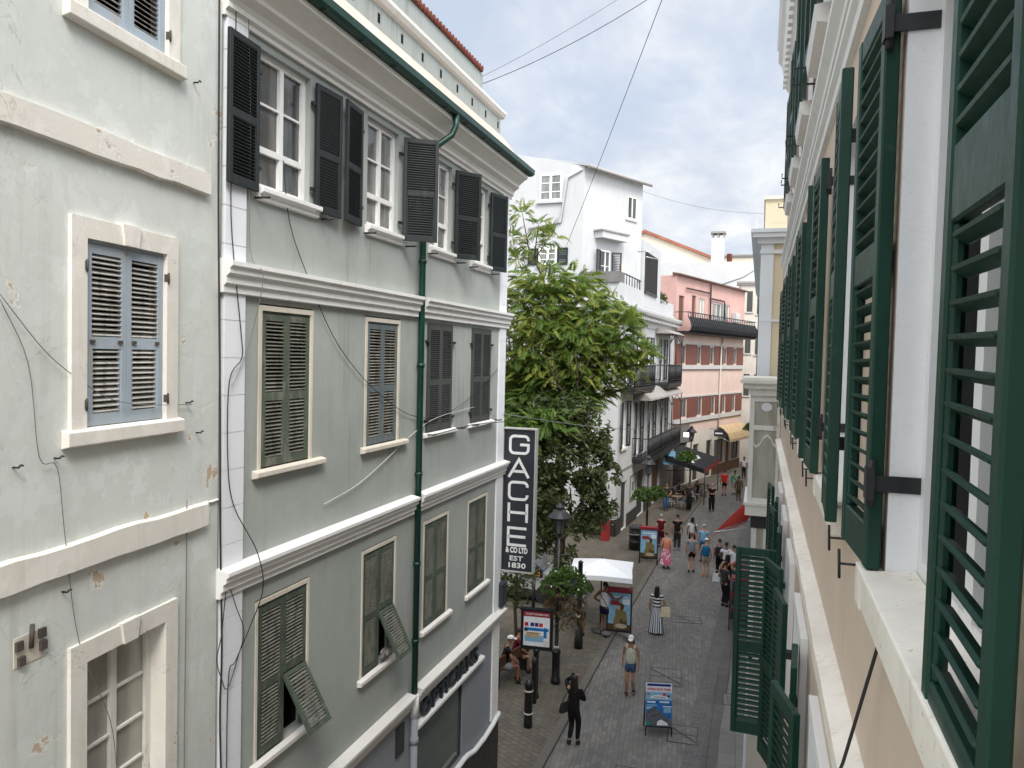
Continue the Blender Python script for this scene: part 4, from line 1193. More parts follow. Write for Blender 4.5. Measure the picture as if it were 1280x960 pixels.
def balcony(u0, u1, z, d, h=1.15, brackets=True, name='balcony', bars=.16):
    s = MB(); s.box(u0, u1, -d, 0, z - .14, z); s.box(u0 + .04, u1 - .04, -d + .04, 0, z - .3, z - .14); o = s.build(name, M['iron'], wt)
    r = MB()
    for a, c in (((u0 + .03, -d + .03), (u1 - .03, -d + .03)), ((u0 + .03, -d + .03), (u0 + .03, 0)), ((u1 - .03, -d + .03), (u1 - .03, 0))):
        for zz in (.08, .22, h): r.tube([(a[0], a[1], z + zz), (c[0], c[1], z + zz)], .022 if zz < 1 else .03, 5)
        ln = _m.hypot(c[0] - a[0], c[1] - a[1]); n = max(2, int(ln / bars))
        for k in range(n + 1):
            t = k / n; x, y = a[0] + (c[0] - a[0]) * t, a[1] + (c[1] - a[1]) * t
            r.tube([(x, y, z), (x, y, z + h)], .016 if k not in (0, n) else .03, 5)
    r.build('railing', M['iron'], o)
    return o
balcony(.4, 6.0, 7.85, .75)
ob = balcony(9.4, 14.4, 7.85, .95)
# arched iron canopy frame over the right balcony
c_ = MB()
for x in (9.43, 11.9, 14.37): c_.tube([(x, -.92, 7.85), (x, -.92, 11.0)], .035, 6)
for x0, x1 in ((9.43, 11.9), (11.9, 14.37)):
    c_.tube([(x0 + (x1 - x0) * t, -.92, 10.2 + .75 * sin(pi * t)) for t in [i / 10 for i in range(11)]], .03, 6)
c_.tube([(14.37, -.92 + .92 * t, 10.2 + .75 * sin(pi * t)) for t in [i / 10 for i in range(11)]], .03, 6)
c_.tube([(9.4, -.95, 11.02), (14.4, -.95, 11.02)], .05, 6)
c_.build('canopy_frame', M['iron'], ob)
c_ = MB(); c_.mould([(0, 11.35), (-.6, 11.25), (-1.0, 11.05), (-1.0, 11.0), (0, 11.0)][::-1], 9.3, 14.5); c_.build('canopy_roof', M['roofgrey'], ob)
ob = balcony(3.6, 14.6, 3.75, .95)
c_ = MB(); c_.mould([(0, 7.75), (-.35, 7.68), (-1.0, 7.15), (-1.02, 7.05), (-.0, 7.05)][::-1], 3.5, 14.7); c_.build('canopy_roof', M['roofgrey'], ob)
c_ = MB()
for x in (3.64, 7.3, 10.9, 14.56): c_.tube([(x, -.92, 3.75), (x, -.92, 7.1)], .03, 6)
for x0, x1 in ((3.64, 7.3), (7.3, 10.9), (10.9, 14.56)):
    c_.tube([(x0 + (x1 - x0) * t, -.92, 6.35 + .65 * sin(pi * t)) for t in [i / 10 for i in range(11)]], .025, 6)
c_.build('canopy_frame', M['iron'], ob)
# ground floor: black plinth, framed notice, doors, hanging board
b = MB(); b.box(-.05, 1.2, -.05, -.001, 0, .95); b.box(2.6, 5.2, -.05, -.001, 0, .8); b.box(7.2, 9.6, -.05, -.001, 0, .7); b.box(-.05, -.001, -.05, 6, 0, .95); b.build('plinth', M['dado'], wt)
b = MB(); b.box(1.3, 2.5, .1, .16, .1, 2.6, 0); b.box(5.3, 7.1, .1, .16, .1, 2.7, 0); b.box(9.7, 12.1, .12, .16, .1, 2.7, 1); b.build('door', [M['dado'], M['brownwood']], wt)
b = MB()
for u0 in (3.3, ):
    b.box(u0, u0 + 1.5, -.05, -.001, 1.35, 1.4); b.box(u0, u0 + 1.5, -.05, -.001, 2.75, 2.8); b.box(u0, u0 + .05, -.05, -.001, 1.4, 2.75); b.box(u0 + 1.45, u0 + 1.5, -.05, -.001, 1.4, 2.75); b.box(u0 + .55, u0 + .95, -.03, -.001, 1.9, 2.4)
b.build('notice_frame', M['planter'], wt)
b = MB(); b.box(7.55, 9.2, -.04, -.001, 2.85, 3.3); b.build('pilaster_head', M['whitewall'], wt)
hb = thing('shop_board', 'pale blue projecting shop board on the white house beside the black cafe awning', 'sign', (-6.05, 50.9, 2.5), 0)
b = MB(); b.box(.15, .95, -.04, .04, 0, .9); b.build('board', M['postsky'], hb)
b = MB(); b.box(.27, .83, -.046, -.041, .42, .55); b.build('lettering', M['postnavy'], hb)
b = MB(); b.box(-.15, 1.0, -.02, .02, .92, .96); b.build('bracket', M['iron'], hb)
# side wall facing us: windows
sw = [(-10.25 + 6.95, -11.55 + 6.95, 17.6, 19.1)]
sd = MB()
def swin(x0, x1, z0, z1, y, shut=True):
    """window on the side wall (faces the camera): local plane x=0"""
    f = MB(); f.box(-.05, .02, y, y + .09, z0, z1); f.box(-.05, .02, y + (x1 - x0) - .09, y + (x1 - x0), z0, z1)
    f.box(-.05, .02, y + .09, y + (x1 - x0) - .09, z1 - .09, z1); f.box(-.05, .02, y + .09, y + (x1 - x0) - .09, z0, z0 + .09)
    m_ = y + (x1 - x0) / 2; f.box(-.05, .02, m_ - .06, m_ + .06, z0 + .09, z1 - .09)
    for a in (y + .09, m_ + .06):
        for r in (1, 2): f.box(-.03, .01, a, a + (x1 - x0) / 2 - .15, z0 + (z1 - z0) * r / 3 - .02, z0 + (z1 - z0) * r / 3 + .02)
    o = f.build('window', M['wood_white'], wt)
    g = MB(); g.box(-.012, -.006, y + .09, y + (x1 - x0) - .09, z0 + .09, z1 - .09); g.build('pane', M['glasswin'], o)
    s = MB(); s.box(-.14, -.001, y - .12, y + (x1 - x0) + .12, z0 - .14, z0 - .001); s.build('sill', M['whitewall'], o)
    if shut:
        for a in (y - .62, y + (x1 - x0) + .04):
            inst('shutter', leaf_far(.58, z1 - z0), o, (-.06, a + .58, z0), (0, 0, radians(-90)))
swin(0, 1.25, 17.65, 19.05, 3.35, False)
swin(0, 1.0, 14.25, 15.15, 3.55)
swin(0, 1.1, 8.3, 10.3, 4.2)
swin(0, 1.1, 4.4, 6.4, 4.2)
b = MB(); b.box(-.10, -.001, 0, 9, 12.02, 12.3); b.build('string_course', M['whiteold'], wt)

# ================================================================== pink house with black bow balcony
PZ = _m.degrees(atan2(.958, .286))
pt = thing('pink_house', 'salmon pink house with a long black bellied balcony and rust red window bands', 'house', (-5.9, 56.0, 0), PZ)
PL = 15.3
b1 = [(1.2, 2.1), (4.3, 5.2), (7.0, 8.0), (10.2, 11.1), (12.7, 13.6)]
b2 = [(1.5, 2.6), (4.6, 5.7), (7.6, 8.6), (10.2, 11.1), (12.7, 13.6)]
t1 = [(.5, 1.5), (3.0, 3.7), (4.4, 5.6)]
b = MB()
wall_panel(b, 0, PL, 8.85, 15.4, [(.5, 1.5, 11.8, 14.0), (3.0, 3.8, 12.3, 14.2), (4.4, 5.6, 11.9, 14.1), (7.4, 11.4, 11.9, 14.0)] + [(a, c, 9.05, 10.5) for a, c in b1], .18, 0, 0, 0, 3, .5) if False else None
wall_panel(b, 0, PL, 11.4, 15.4, [(.5, 1.5, 11.8, 14.0), (3.0, 3.8, 12.3, 14.2), (4.4, 5.6, 11.9, 14.1), (7.4, 11.4, 11.9, 14.0)], .18, 0, 0, 0, 2, .5)
wall_panel(b, 0, PL, 3.9, 11.4, [(a, c, 9.08, 10.45) for a, c in b1] + [(a, c, 5.1, 6.5) for a, c in b2], .16, 0, 1, 1, 2, .5)
wall_panel(b, 0, PL, 0, 3.9, [(.4, 3.0, .1, 3.2), (4.2, 5.4, .1, 2.9), (7.0, 8.2, .1, 3.0), (8.8, 11.0, .9, 2.9), (11.6, 12.6, .1, 2.9), (13.0, 14.8, .9, 2.9)], .2, 0, 3, 3, 2, .6)
b.box(0, PL, .8, 12, 0, 11.4, 1); b.box(0, PL, .8, 5, 11.4, 15.4, 0)
for z0, z1, m_ in ((0, 11.4, 1), (11.4, 15.4, 0)):
    b.quad((0, 0, z0), (0, .8, z0), (0, .8, z1), (0, 0, z1), m_); b.quad((PL, .8, z0), (PL, 0, z0), (PL, 0, z1), (PL, .8, z1), m_)
b.build('wall', [M['pink'], M['palepink'], M['interior'], M['greystone']], pt)
for z0, z1, ws in ((9.02, 10.52, b1), (5.04, 6.56, b2)):
    p = MB(); us = [0] + [v for w in ws for v in w] + [PL]
    for i in range(0, len(us), 2):
        a, c = us[i], us[i + 1]; n_ = max(1, round((c - a) / .9))
        for k in range(n_): p.box(a + (c - a) * k / n_ + .012, a + (c - a) * (k + 1) / n_ - .012, -.04, -.001, z0, z1)
    p.build('red_panel', M['brick_red'], pt)
    for a, c in ws:
        glazed_window(pt, a, c, z0 + .06, z1 - .07, .06, M['alu'], M['glassdark'], 2, 1, .06, .03, .06)
    p = MB(); p.box(-.02, PL, -.14, -.001, z0 - .34, z0 - .03); p.box(-.02, PL, -.07, -.001, z1 + .02, z1 + .14); p.build('sill', M['whiteold'], pt)
glazed_window(pt, 4.4, 5.6, 11.9, 14.1, .08, M['wood_white'], M['glasscur'], 2, 1, .08)
glazed_window(pt, 7.4, 11.4, 11.9, 14.0, .08, M['wood_white'], M['glasswin'], 4, 1, .08)
d = MB(); d.box(.52, 1.48, .10, .15, 11.8, 14.0); d.box(3.02, 3.78, .10, .15, 12.3, 14.2); d.build('door', M['brownwood'], pt)
ac = MB(); ac.box(11.9, 13.0, -.42, -.02, 12.6, 13.4); ac.build('air_conditioner', M['whiteold'], pt, bevel=.02)
b = MB(); b.mould([(.3, 15.4), (-.35, 15.4), (-.35, 15.5), (.3, 15.62)][::-1], -.1, PL + .2); b.build('roof_edge', M['brownwood'], pt)
# bellied balcony: vertical bars that swell outwards, with dark sheet behind
b = MB(); b.box(-.2, PL + .1, -.95, 0, 11.25, 11.42); bo = b.build('balcony', M['iron'], pt)
b = MB()
prof = [(-1.0, 11.3), (-1.25, 11.5), (-1.32, 11.8), (-1.2, 12.15), (-1.02, 12.45), (-.98, 12.75)]
k = -.15
while k <= PL + .1:
    b.tube([(k, y, z) for y, z in prof], .03, 5); k += .46
b.tube([(-.2, -.98, 12.76), (PL + .1, -.98, 12.76)], .04, 5); b.tube([(-.2, -1.0, 11.32), (PL + .1, -1.0, 11.32)], .04, 5)
for x in (-.2, PL + .1): b.tube([(x, -.98, 12.76), (x, 0, 12.76)], .03, 5)
b.build('railing', M['iron'], bo)
b = MB()
for i in range(len(prof) - 2):
    (y0, z0), (y1, z1) = prof[i], prof[i + 1]
    b.quad((-.18, y0 + .05, z0), (PL + .08, y0 + .05, z0), (PL + .08, y1 + .05, z1), (-.18, y1 + .05, z1))
b.build('screen', M['blackcloth'], bo)
b = MB(); b.tube([(1.6, -.15, 14.6), (6.4, -.15, 14.6), (6.5, -.15, 14.5), (6.5, -.15, 12.5)], .06, 6); b.tube([(6.5, -.15, 15.3), (6.5, -.15, 14.6)], .06, 6); b.tube([(6.5, -.15, 14.2), (9.6, -.15, 14.2), (9.75, -.15, 14.0), (9.75, -.15, 12.6)], .06, 6)
b.build('black_pipe', M['iron'], pt)
b = MB(); b.tube([(9.7, -.12, 12.0), (9.7, -.12, 10.8), (9.4, -.12, 10.6), (9.3, -.12, 6.0), (9.3, -.12, 3.8)], .07, 6); b.build('rainpipe', M['greystone'], pt)
b = MB(); b.box(.5, 2.9, .1, .14, .1, 3.1, 0); b.box(4.25, 5.35, .12, .16, .1, 2.85, 0); b.box(7.05, 8.15, .12, .16, .1, 2.95, 0); b.box(11.65, 12.55, .12, .16, .1, 2.85, 1); b.build('door', [M['dado'], M['brownwood']], pt)
for a, c in ((8.8, 11.0), (13.0, 14.8)): glazed_window(pt, a, c, .9, 2.9, .08, M['brownwood'], M['glassdark'], 2, 1, .08, name='shop_window')
b = MB(); b.box(8.3, PL - .1, -.04, -.001, 0, .85); b.build('plinth', M['brownwood'], pt)
b = MB(); b.box(3.1, 4.1, -.03, -.001, 3.2, 3.7); b.build('fascia_panel', M['dado'], pt)
b = MB(); b.box(-.02, 3.2, -.06, -.001, 3.25, 4.55); b.build('roller_shutter', M['planter'], pt)
# tan awning over its shop windows
tt = thing('tan_awning', 'tan cloth awning over a shop window at the far end of the pink house', 'awning', (-5.9, 56.0, 2.9), PZ)
b = MB()
for i in range(8):
    u0 = 9.2 + i * .72
    pr_ = [(-.06, 1.15), (-.5, 1.0), (-.95, .6), (-1.15, .1), (-1.15, -.12)]
    for (y0, z0), (y1, z1) in zip(pr_[:-1], pr_[1:]):
        b.add([(u0, y0, z0 - .03), (u0 + .36, y0, z0), (u0 + .36, y1, z1), (u0, y1, z1 - .03)], [(0, 1, 2, 3)], 0, False)
        b.add([(u0 + .36, y0, z0), (u0 + .72, y0, z0 - .03), (u0 + .72, y1, z1 - .03), (u0 + .36, y1, z1)], [(0, 1, 2, 3)], 0, False)
b.build('cloth', M['tancloth'], tt)
b = MB(); b.tube([(9.2, -1.13, -.1), (14.96, -1.13, -.1)], .03, 6); b.tube([(9.2, -.03, .3), (9.2, -1.13, -.05)], .025, 6); b.tube([(14.96, -.03, .3), (14.96, -1.13, -.05)], .025, 6); b.build('arm', M['alu'], tt)
hs_ = thing('hanging_board', 'small dark hanging shop board left of the tan awning', 'sign', (-3.45, 63.0, 3.35), 0)
b = MB(); b.box(.1, .85, -.04, .04, 0, .5); b.build('board', M['signdark'], hs_); b = MB(); b.box(.2, .75, -.046, -.041, .2, .3); b.build('lettering', M['letter'], hs_); b = MB(); b.box(-.25, .9, -.02, .02, .55, .59); b.build('bracket', M['iron'], hs_)

# ================================================================== more houses behind
def plain_house(name, label, x, y, rz, w, d, h, mat, wins=(), roof=None, shut=None, cornice=None):
    t = thing(name, label, 'house', (x, y, 0), rz)
    b = MB(); wall_panel(b, 0, w, 0, h, [(a, c, p, q) for a, c, p, q in wins], .15, 0, 0, 0, 1, .4)
    b.box(0, w, .7, d, 0, h, 0); b.quad((0, 0, 0), (0, .7, 0), (0, .7, h), (0, 0, h), 0); b.quad((w, .7, 0), (w, 0, 0), (w, 0, h), (w, .7, h), 0); b.quad((0, 0, h), (w, 0, h), (w, .7, h), (0, .7, h), 0)
    b.build('wall', [mat, M['interior']], t)
    for a, c, p, q in wins:
        f = glazed_window(t, a, c, p, q, .06, M['wood_white'], M['glassdark'], 2, 2, .07, .03, .06)
        if shut:
            s = MB(); m_ = (a + c) / 2
            for u0, u1 in ((a + .01, m_ - .01), (m_ + .01, c - .01)): s.box(u0, u1, -.03, .02, p, q)
            for z in [p + .1 * i for i in range(1, int((q - p) / .1))]: s.box(a + .06, c - .06, -.045, -.03, z, z + .05)
            s.build('shutter', M[shut], f)
        s = MB(); s.box(a - .1, c + .1, -.1, -.001, p - .12, p - .001); s.build('sill', M['whiteold'], f)
    if cornice:
        b = MB(); b.mould([(0, h - .35), (-.1, h - .3), (-.35, h - .05), (-.4, h + .1), (.3, h + .15)][::-1], -.4, w + .4); b.build('cornice', M[cornice], t)
    return t
g_ = plain_house('stone_house', 'grey stone house with narrow dark shutters standing past the pink house', -1.95, 74, 4, 12, 10, 16.6, M['greystone'],
    [(.55, 1.05, 13.9, 15.8), (1.45, 1.95, 13.7, 15.7), (.5, 1.0, 10.1, 12.1), (1.4, 1.95, 10.0, 12.0), (.5, 1.0, 6.2, 8.2), (1.4, 1.9, 6.2, 8.2)], shut='greyshut', cornice='whiteold')
c_ = plain_house('whitewashed_house', 'whitewashed blank house wall with loose wires and a tall chimney behind the pink house', -13.5, 82, 0, 14.2, 9, 19.5, M['whitewall'], [(.3, 1.3, 17.6, 18.8)])
b = MB(); b.box(8.15, 9.45, 1.5, 2.8, 19.5, 22.2); 
for x in (8.15, 8.72, 9.29): b.box(x, x + .16, 1.5, 2.8, 22.2, 22.65, 1)
b.box(8.05, 9.55, 1.4, 2.9, 22.65, 22.85, 1); b.build('chimney', [M['whitewall'], M['roofgrey']], c_)
b = MB(); b.lathe([(.28, 0), (.26, 1.0), (.3, 1.05)], (10.0, 2, 19.5), 10); b.build('chimney_pot', M['terracotta'], c_)
b = MB(); b.tube([(12.6, .5, 19.5), (12.6, .5, 24.5)], .03, 5); b.build('aerial', M['alu'], c_)
b = MB()
for pts in ([(3.5, 17.6), (5.2, 17.3), (6.5, 17.0), (8.4, 16.5)], [(9.5, 17.2), (11.5, 17.9), (13.2, 19.0)], [(2.2, 19.3), (2.2, 16.4)]): b.tube([(x, -.05, z) for x, z in pts], .035, 5)
b.build('loose_wire', M['cablegrey'], c_)
b = MB(); b.box(10.9, 14.3, -.6, -.01, 16.4, 16.75); b.box(10.7, 14.5, -.75, -.01, 16.75, 16.9); b.build('cornice', M['whiteold'], c_)
ch = thing('gabled_house', 'cream house with an orange tiled roof sloping down behind the white house', 'house', (-14.2, 88, 0), 0)
b = MB(); b.prism([(0, 0), (9.5, 0), (9.5, 20.2), (1.2, 23.6), (0, 23.0)], 0, 8); b.build('wall', M['creamwall'], ch)
b = MB(); b.prism([(-.2, 22.95), (1.2, 23.62), (9.9, 20.05), (9.9, 20.35), (1.2, 23.95), (-.2, 23.25)], -.35, 8.3); b.build('roof', M['roofred'], ch)
for x, z, w_, h_ in ((1.1, 18.2, .9, 2.2), (3.4, 19.2, .8, .9), (6.9, 18.9, .6, .8)):
    f = MB(); f.box(x, x + w_, -.06, -.001, z, z + h_); o = f.build('window', M['wood_white'], ch); f = MB(); f.box(x + .1, x + w_ / 2 - .05, -.07, -.061, z + .1, z + h_ - .1); f.box(x + w_ / 2 + .05, x + w_ - .1, -.07, -.061, z + .1, z + h_ - .1); f.build('pane', M['glassdark'], o)
fh = plain_house('distant_house', 'pale cream flat roofed house farthest up the street behind the chimney', -6.5, 112, -4, 16, 9, 24.0, M['creamwall'], [(2.2, 3.0, 22.2, 23.0), (4.4, 5.2, 22.2, 23.0), (7.6, 8.4, 22.2, 23.0)], cornice='whiteold')
# end of the street and right hand neighbours further on
plain_house('end_house', 'pale house closing the street beyond the tan awning', 1.2, 88, 16, 14, 9, 15, M['palepink'], [(2, 3, 4.5, 6.5), (5, 6, 4.5, 6.5), (2, 3, 8.5, 10.5)])
nb = thing('neighbour_house', 'tall plain house on the right between the yellow house and the bend', 'house', (.1, 36, 0), 0)
b = MB(); b.slab([(0, 0), (1.2, 18), (4.4, 36), (20, 36), (20, 0)], 0, 10.5); b.build('wall', M['creamwall'], nb)
b = MB(); b.slab([(-.25, -.2), (.95, 18), (4.15, 36), (20, 36), (20, -.2)], 10.5, 10.8); b.build('cornice', M['whiteold'], nb)
bk = thing('rear_house', 'plain pale house rising behind the square beside the white house', 'house', (-24, 46, 0), 0)
b = MB(); b.box(0, 10, 0, 8, 0, 13); b.build('wall', M['greystone'], bk); b = MB(); b.box(-.3, 10.3, -.3, 8.3, 13, 13.25); b.build('cornice', M['whiteold'], bk)
sq = thing('side_house', 'plain house closing the far side of the little square', 'house', (-17.5, 20, 0), 0)
b = MB(); b.box(-6, 0, 0, 22, 0, 9); b.build('wall', M['greystone'], sq)
b = MB(); b.box(-6.2, .2, -.2, 22.2, 9, 9.3); b.build('cornice', M['whiteold'], sq)
# ================================================================== street furniture
FZ = .078      # top of the footway
def ribbed_bollard(x, y, h, label, r=.085, bands=(.42, .9), group='black bollards along the kerb'):
    t = thing('bollard', label, 'bollard', (x, y, FZ), 0, group)
    b = MB(); b.lathe([(r * 1.05, 0), (r * 1.05, h * .12), (r, h * .14), (r, h * .86), (r * 1.12, h * .87), (r * 1.12, h * .92), (r * .9, h * .94), (r * .8, h * .985), (r * .3, h), (.001, h)], n=20)
    b.build('post', M['blackpaint'], t)
    for z in bands:
        q = MB(); q.lathe([(r * 1.03, z * h - .02), (r * 1.07, z * h - .018), (r * 1.07, z * h + .018), (r * 1.03, z * h + .02)], n=20); q.build('reflective_band', M['bandwhite'], t)
    return t
ribbed_bollard(-5.26, 18.27, 1.22, 'stout black bollard with two pale bands left of the woman in black', .105, (.29, .76))
ribbed_bollard(-5.50, 19.6, 1.25, 'plain black bollard under the tourist information board', .075, ())
# street lamps
def lantern(t, z, s=1.0, x=0, y=0):
    b = MB(); n = 6
    b.lathe([(.07 * s, z), (.05 * s, z + .05 * s)], (x, y, 0), 8)
    for j in range(n):
        a = 2 * pi * j / n; b.tube([(x + .13 * s * cos(a), y + .13 * s * sin(a), z + .06 * s), (x + .23 * s * cos(a), y + .23 * s * sin(a), z + .60 * s)], .014 * s, 5)
    b.lathe([(.14 * s, z + .04 * s), (.14 * s, z + .075 * s)], (x, y, 0), 6, smooth=False)
    b.lathe([(.39 * s, z + .58 * s), (.40 * s, z + .62 * s), (.24 * s, z + .78 * s), (.13 * s, z + .86 * s), (.12 * s, z + .94 * s), (.15 * s, z + .95 * s), (.10 * s, z + 1.0 * s), (.03 * s, z + 1.06 * s), (.001, z + 1.12 * s)], (x, y, 0), 12, smooth=False)
    o = b.build('lantern', M['blackpaint'], t)
    g = MB(); g.lathe([(.12 * s, z + .08 * s), (.215 * s, z + .58 * s)], (x, y, 0), 6, smooth=False); g.build('lantern_glass', M['lamp_glass'], o)
def lamp_post(x, y, h, label, base_h=.75, base_r=.115, collar=True, arms=(), lan=True):
    t = thing('street_lamp', label, 'street lamp', (x, y, FZ), 0, 'black street lamps')
    b = MB()
    b.lathe([(base_r * 1.25, 0), (base_r * 1.25, .12), (base_r, .16), (base_r, base_h), (base_r * 1.15, base_h + .02), (base_r * 1.1, base_h + .10), (.058, base_h + .14), (.055, h * .55), (.068, h * .56), (.068, h * .57), (.045, h * .58), (.042, h)], n=16)
    b.tube([(-.38, 0, h - .55), (.38, 0, h - .55)], .02, 6)
    b.build('post', M['blackpaint'], t)
    if collar:
        q = MB(); q.lathe([(.06, base_h + .16), (.075, base_h + .17), (.075, base_h + .22), (.06, base_h + .23)], n=12); q.build('reflective_band', M['bandwhite'], t)
    if lan: lantern(t, h, .86)
    return t
lamp_post(-5.27, 21.03, 4.25, 'black street lamp with six sided lantern right of the hanging sign, nearest lamp', .85)
lamp_post(-4.80, 35.84, 3.9, 'black street lamp carrying a small yellow plate before the white house', .7, .10)
lamp_post(-3.95, 48.8, 4.3, 'black street lamp beside the black cafe awning, farthest of the lamps', .7, .10)
t = thing('tall_post', 'thick black post with a white collar under the white parasol edge', 'post', (-5.25, 23.85, FZ), 0)
b = MB(); b.lathe([(.14, 0), (.14, .3), (.125, .34), (.125, .62), (.085, .66), (.08, 1.05), (.085, 1.06), (.075, 2.75), (.09, 2.78), (.001, 2.85)], n=16); b.build('post', M['blackpaint'], t)
b = MB(); b.lathe([(.085, 1.00), (.1, 1.01), (.1, 1.08), (.085, 1.09)], n=16); b.build('reflective_band', M['bandwhite'], t)
t = thing('small_plate', 'small yellow notice plate on the lamp post before the white house', 'sign', (-4.80, 35.72, 2.75), 0)
b = MB(); b.box(-.22, .22, -.015, .015, 0, .36, 0); b.box(-.12, .06, -.02, -.016, .08, .28, 1); b.build('plate', [M['signyellow'], M['signdark']], t)
t = thing('floodlight', 'white faced floodlight fixed beside the farthest street lamp', 'floodlight', (-4.25, 48.7, 4.55), 0)
b = MB(); b.box(-.2, .2, -.06, .1, 0, .36); b.tube([(.0, .1, .1), (.3, .1, .05)], .03, 6); b.build('housing', M['blackpaint'], t); b = MB(); b.box(-.16, .16, -.066, -.061, .04, .32); b.build('lens', M['floodlight'], t)

# hanging flower baskets: bowl + leaves, bracketed to the lamps
def leaf_cloud(b, n, pf, size, m=0, rng=random, droop=.3):
    for _ in range(n):
        c = Vector(pf()); d = Vector((rng.uniform(-1, 1), rng.uniform(-1, 1), rng.uniform(-1, .6))).normalized()
        s = size * rng.uniform(.6, 1.3); e = d.cross(Vector((rng.uniform(-1, 1), rng.uniform(-1, 1), rng.uniform(-1, 1)))).normalized() * s * .42
        d *= s
        b.add([c - d, c + e - d * .1, c + d, c - e - d * .1], [(0, 1, 2, 3)], m)
def basket(x, y, z, r, label, dry=False, fl=0, seed=1):
    t = thing('flower_basket', label, 'flower basket', (x, y, z), 0, 'hanging flower baskets on the lamps')
    rg = random.Random(seed)
    b = MB(); b.lathe([(.001, -.30 * r / .5), (r * .45, -.22 * r / .5), (r * .72, 0), (r * .74, .04), (.001, .05)], n=14); b.build('bowl', M['iron'], t)
    b = MB()
    def pf():
        a = rg.uniform(0, 2 * pi); q = r * sqrt(rg.random()) * 1.1
        return (q * cos(a), q * sin(a), .05 + .55 * r * (1 - (q / r / 1.1) ** 2) * rg.uniform(.3, 1.15) - .18 * (q / r) ** 3)
    leaf_cloud(b, int(900 * r), pf, .095, 0, rg)
    b.build('foliage', M['basket'], t)
    if dry:
        b = MB()
        def pd():
            a = rg.uniform(0, 2 * pi); q = r * rg.uniform(.5, .95)
            return (q * cos(a), q * sin(a), -rg.random() ** .8 * 1.15 * r * 1.6)
        leaf_cloud(b, 420, pd, .085, 0, rg)
        for k in range(40):
            a = rg.uniform(0, 2 * pi); q = r * rg.uniform(.6, .95); l = rg.uniform(.3, .9)
            b.tube([(q * cos(a), q * sin(a), .05), (q * 1.1 * cos(a), q * 1.1 * sin(a), -l * .5), (q * cos(a), q * sin(a), -l)], .006, 3)
        b.build('dry_trails', M['leafbrown'], t)
    if fl:
        b = MB()
        for k in range(fl):
            a = rg.uniform(0, 2 * pi); q = r * rg.uniform(.5, 1.15); b.ball((q * cos(a), q * sin(a), rg.uniform(-.05, .45)), .024, 6, 4)
        b.build('flower', M['flower'], t)
    return t
basket(-5.02, 20.9, 3.05, .66, 'large overgrown flower basket with white flowers and dry brown trails by the hanging sign', True, 16, 3)
basket(-4.95, 35.7, 3.05, .55, 'green fern basket above the small yellow plate', False, 0, 5)
basket(-4.35, 35.6, 3.25, .42, 'smaller green basket right of the fern basket on the same lamp', False, 0, 6)
basket(-4.15, 48.6, 3.35, .62, 'wide green basket hanging under the farthest lamp over the cafe awning', False, 0, 8)
basket(-.55, 58, 4.6, .5, 'dark basket on the right side by the tan awning', False, 0, 9)

# information board on its post
t = thing('information_board', 'black framed tourist information board with a red header and blue map', 'notice board', (-5.55, 19.92, FZ), 6)
b = MB(); b.lathe([(.1, 0), (.1, .1), (.075, .14), (.075, 1.25), (.09, 1.28), (.09, 1.34), (.05, 1.36)], n=14); b.build('post', M['blackpaint'], t)
z0, z1 = 1.36, 2.42
b = MB(); b.box(-.44, .44, -.05, .05, z0, z1); b.slab([(-.48, -.08), (.48, -.08), (.48, .08), (-.48, .08)], z1, z1 + .04); b.box(-.46, .46, -.055, .055, z0 - .03, z0); b.build('cabinet', M['blackpaint'], t, bevel=.006)
def sheetbox(b, x0, x1, z0, z1, y, m): b.box(x0, x1, y, y + .004, z0, z1, m)
b = MB(); Y = -.055
sheetbox(b, -.36, .36, z0 + .08, z1 - .18, Y, 0)
sheetbox(b, -.37, .37, z1 - .17, z1 - .04, Y, 1)
for k, x in enumerate((-.28, -.12, -.0, .12)): sheetbox(b, x - .05, x + .05, z0 + .62, z0 + .72, Y - .004, (2, 5, 5, 2)[k])
sheetbox(b, -.33, .33, z0 + .50, z0 + .58, Y - .004, 3); sheetbox(b, -.33, .20, z0 + .20, z0 + .38, Y - .004, 4); sheetbox(b, -.28, .08, z0 + .32, z0 + .46, Y - .006, 6); sheetbox(b, .20, .28, z0 + .32, z0 + .60, Y - .006, 3); sheetbox(b, .2, .34, z0 + .11, z0 + .26, Y - .006, 7); sheetbox(b, -.34, -.24, z0 + .48, z0 + .56, Y - .006, 8)
for k in range(5): sheetbox(b, -.2 + k * .07, -.16 + k * .07, z0 + .43, z0 + .445, Y - .009, 8)
b.build('map_poster', [M['postwhite'], M['red'], M['postred'], M['postblue'], M['postsky'], M['postnavy'], M['tancloth'], M['bandwhite'], M['signdark']], t)
inst('lettering', text_mesh('TOURIST INFORMATION', .068, M['letter'], .003, .82, .0005), t, (0, Y - .003, z1 - .13))
# advertising board standing in the street
t = thing('advertising_board', 'folding pavement board advertising boat tours, standing in the middle of the street', 'a-board', (-2.17, 19.35, 0), 14)
W2, H2 = .335, 1.28
tilt = Matrix.Rotation(radians(-11), 4, 'X')
def tiltb(b): return b.xf(tilt)
b = MB()
for x in (-W2, W2 - .03): b.box(x, x + .03, -.012, .012, 0, H2)
b.box(-W2 + .03, W2 - .03, -.012, .012, H2 - .03, H2); b.box(-W2 + .03, W2 - .03, -.012, .012, .20, .23); b.box(-W2 + .03, W2 - .03, .0, .012, .23, H2 - .03)
b.xf(Matrix.Translation((0, -.25, 0)) @ tilt); n0 = len(b.v)
c = MB(); 
for x in (-W2, W2 - .03): c.box(x, x + .03, -.012, .012, 0, H2)
c.box(-W2 + .03, W2 - .03, -.012, .012, .20, H2); c.xf(Matrix.Translation((0, .25, 0)) @ Matrix.Rotation(radians(11), 4, 'X'))
b.add(c.v, c.f); b.build('frame', M['blackpaint'], t)
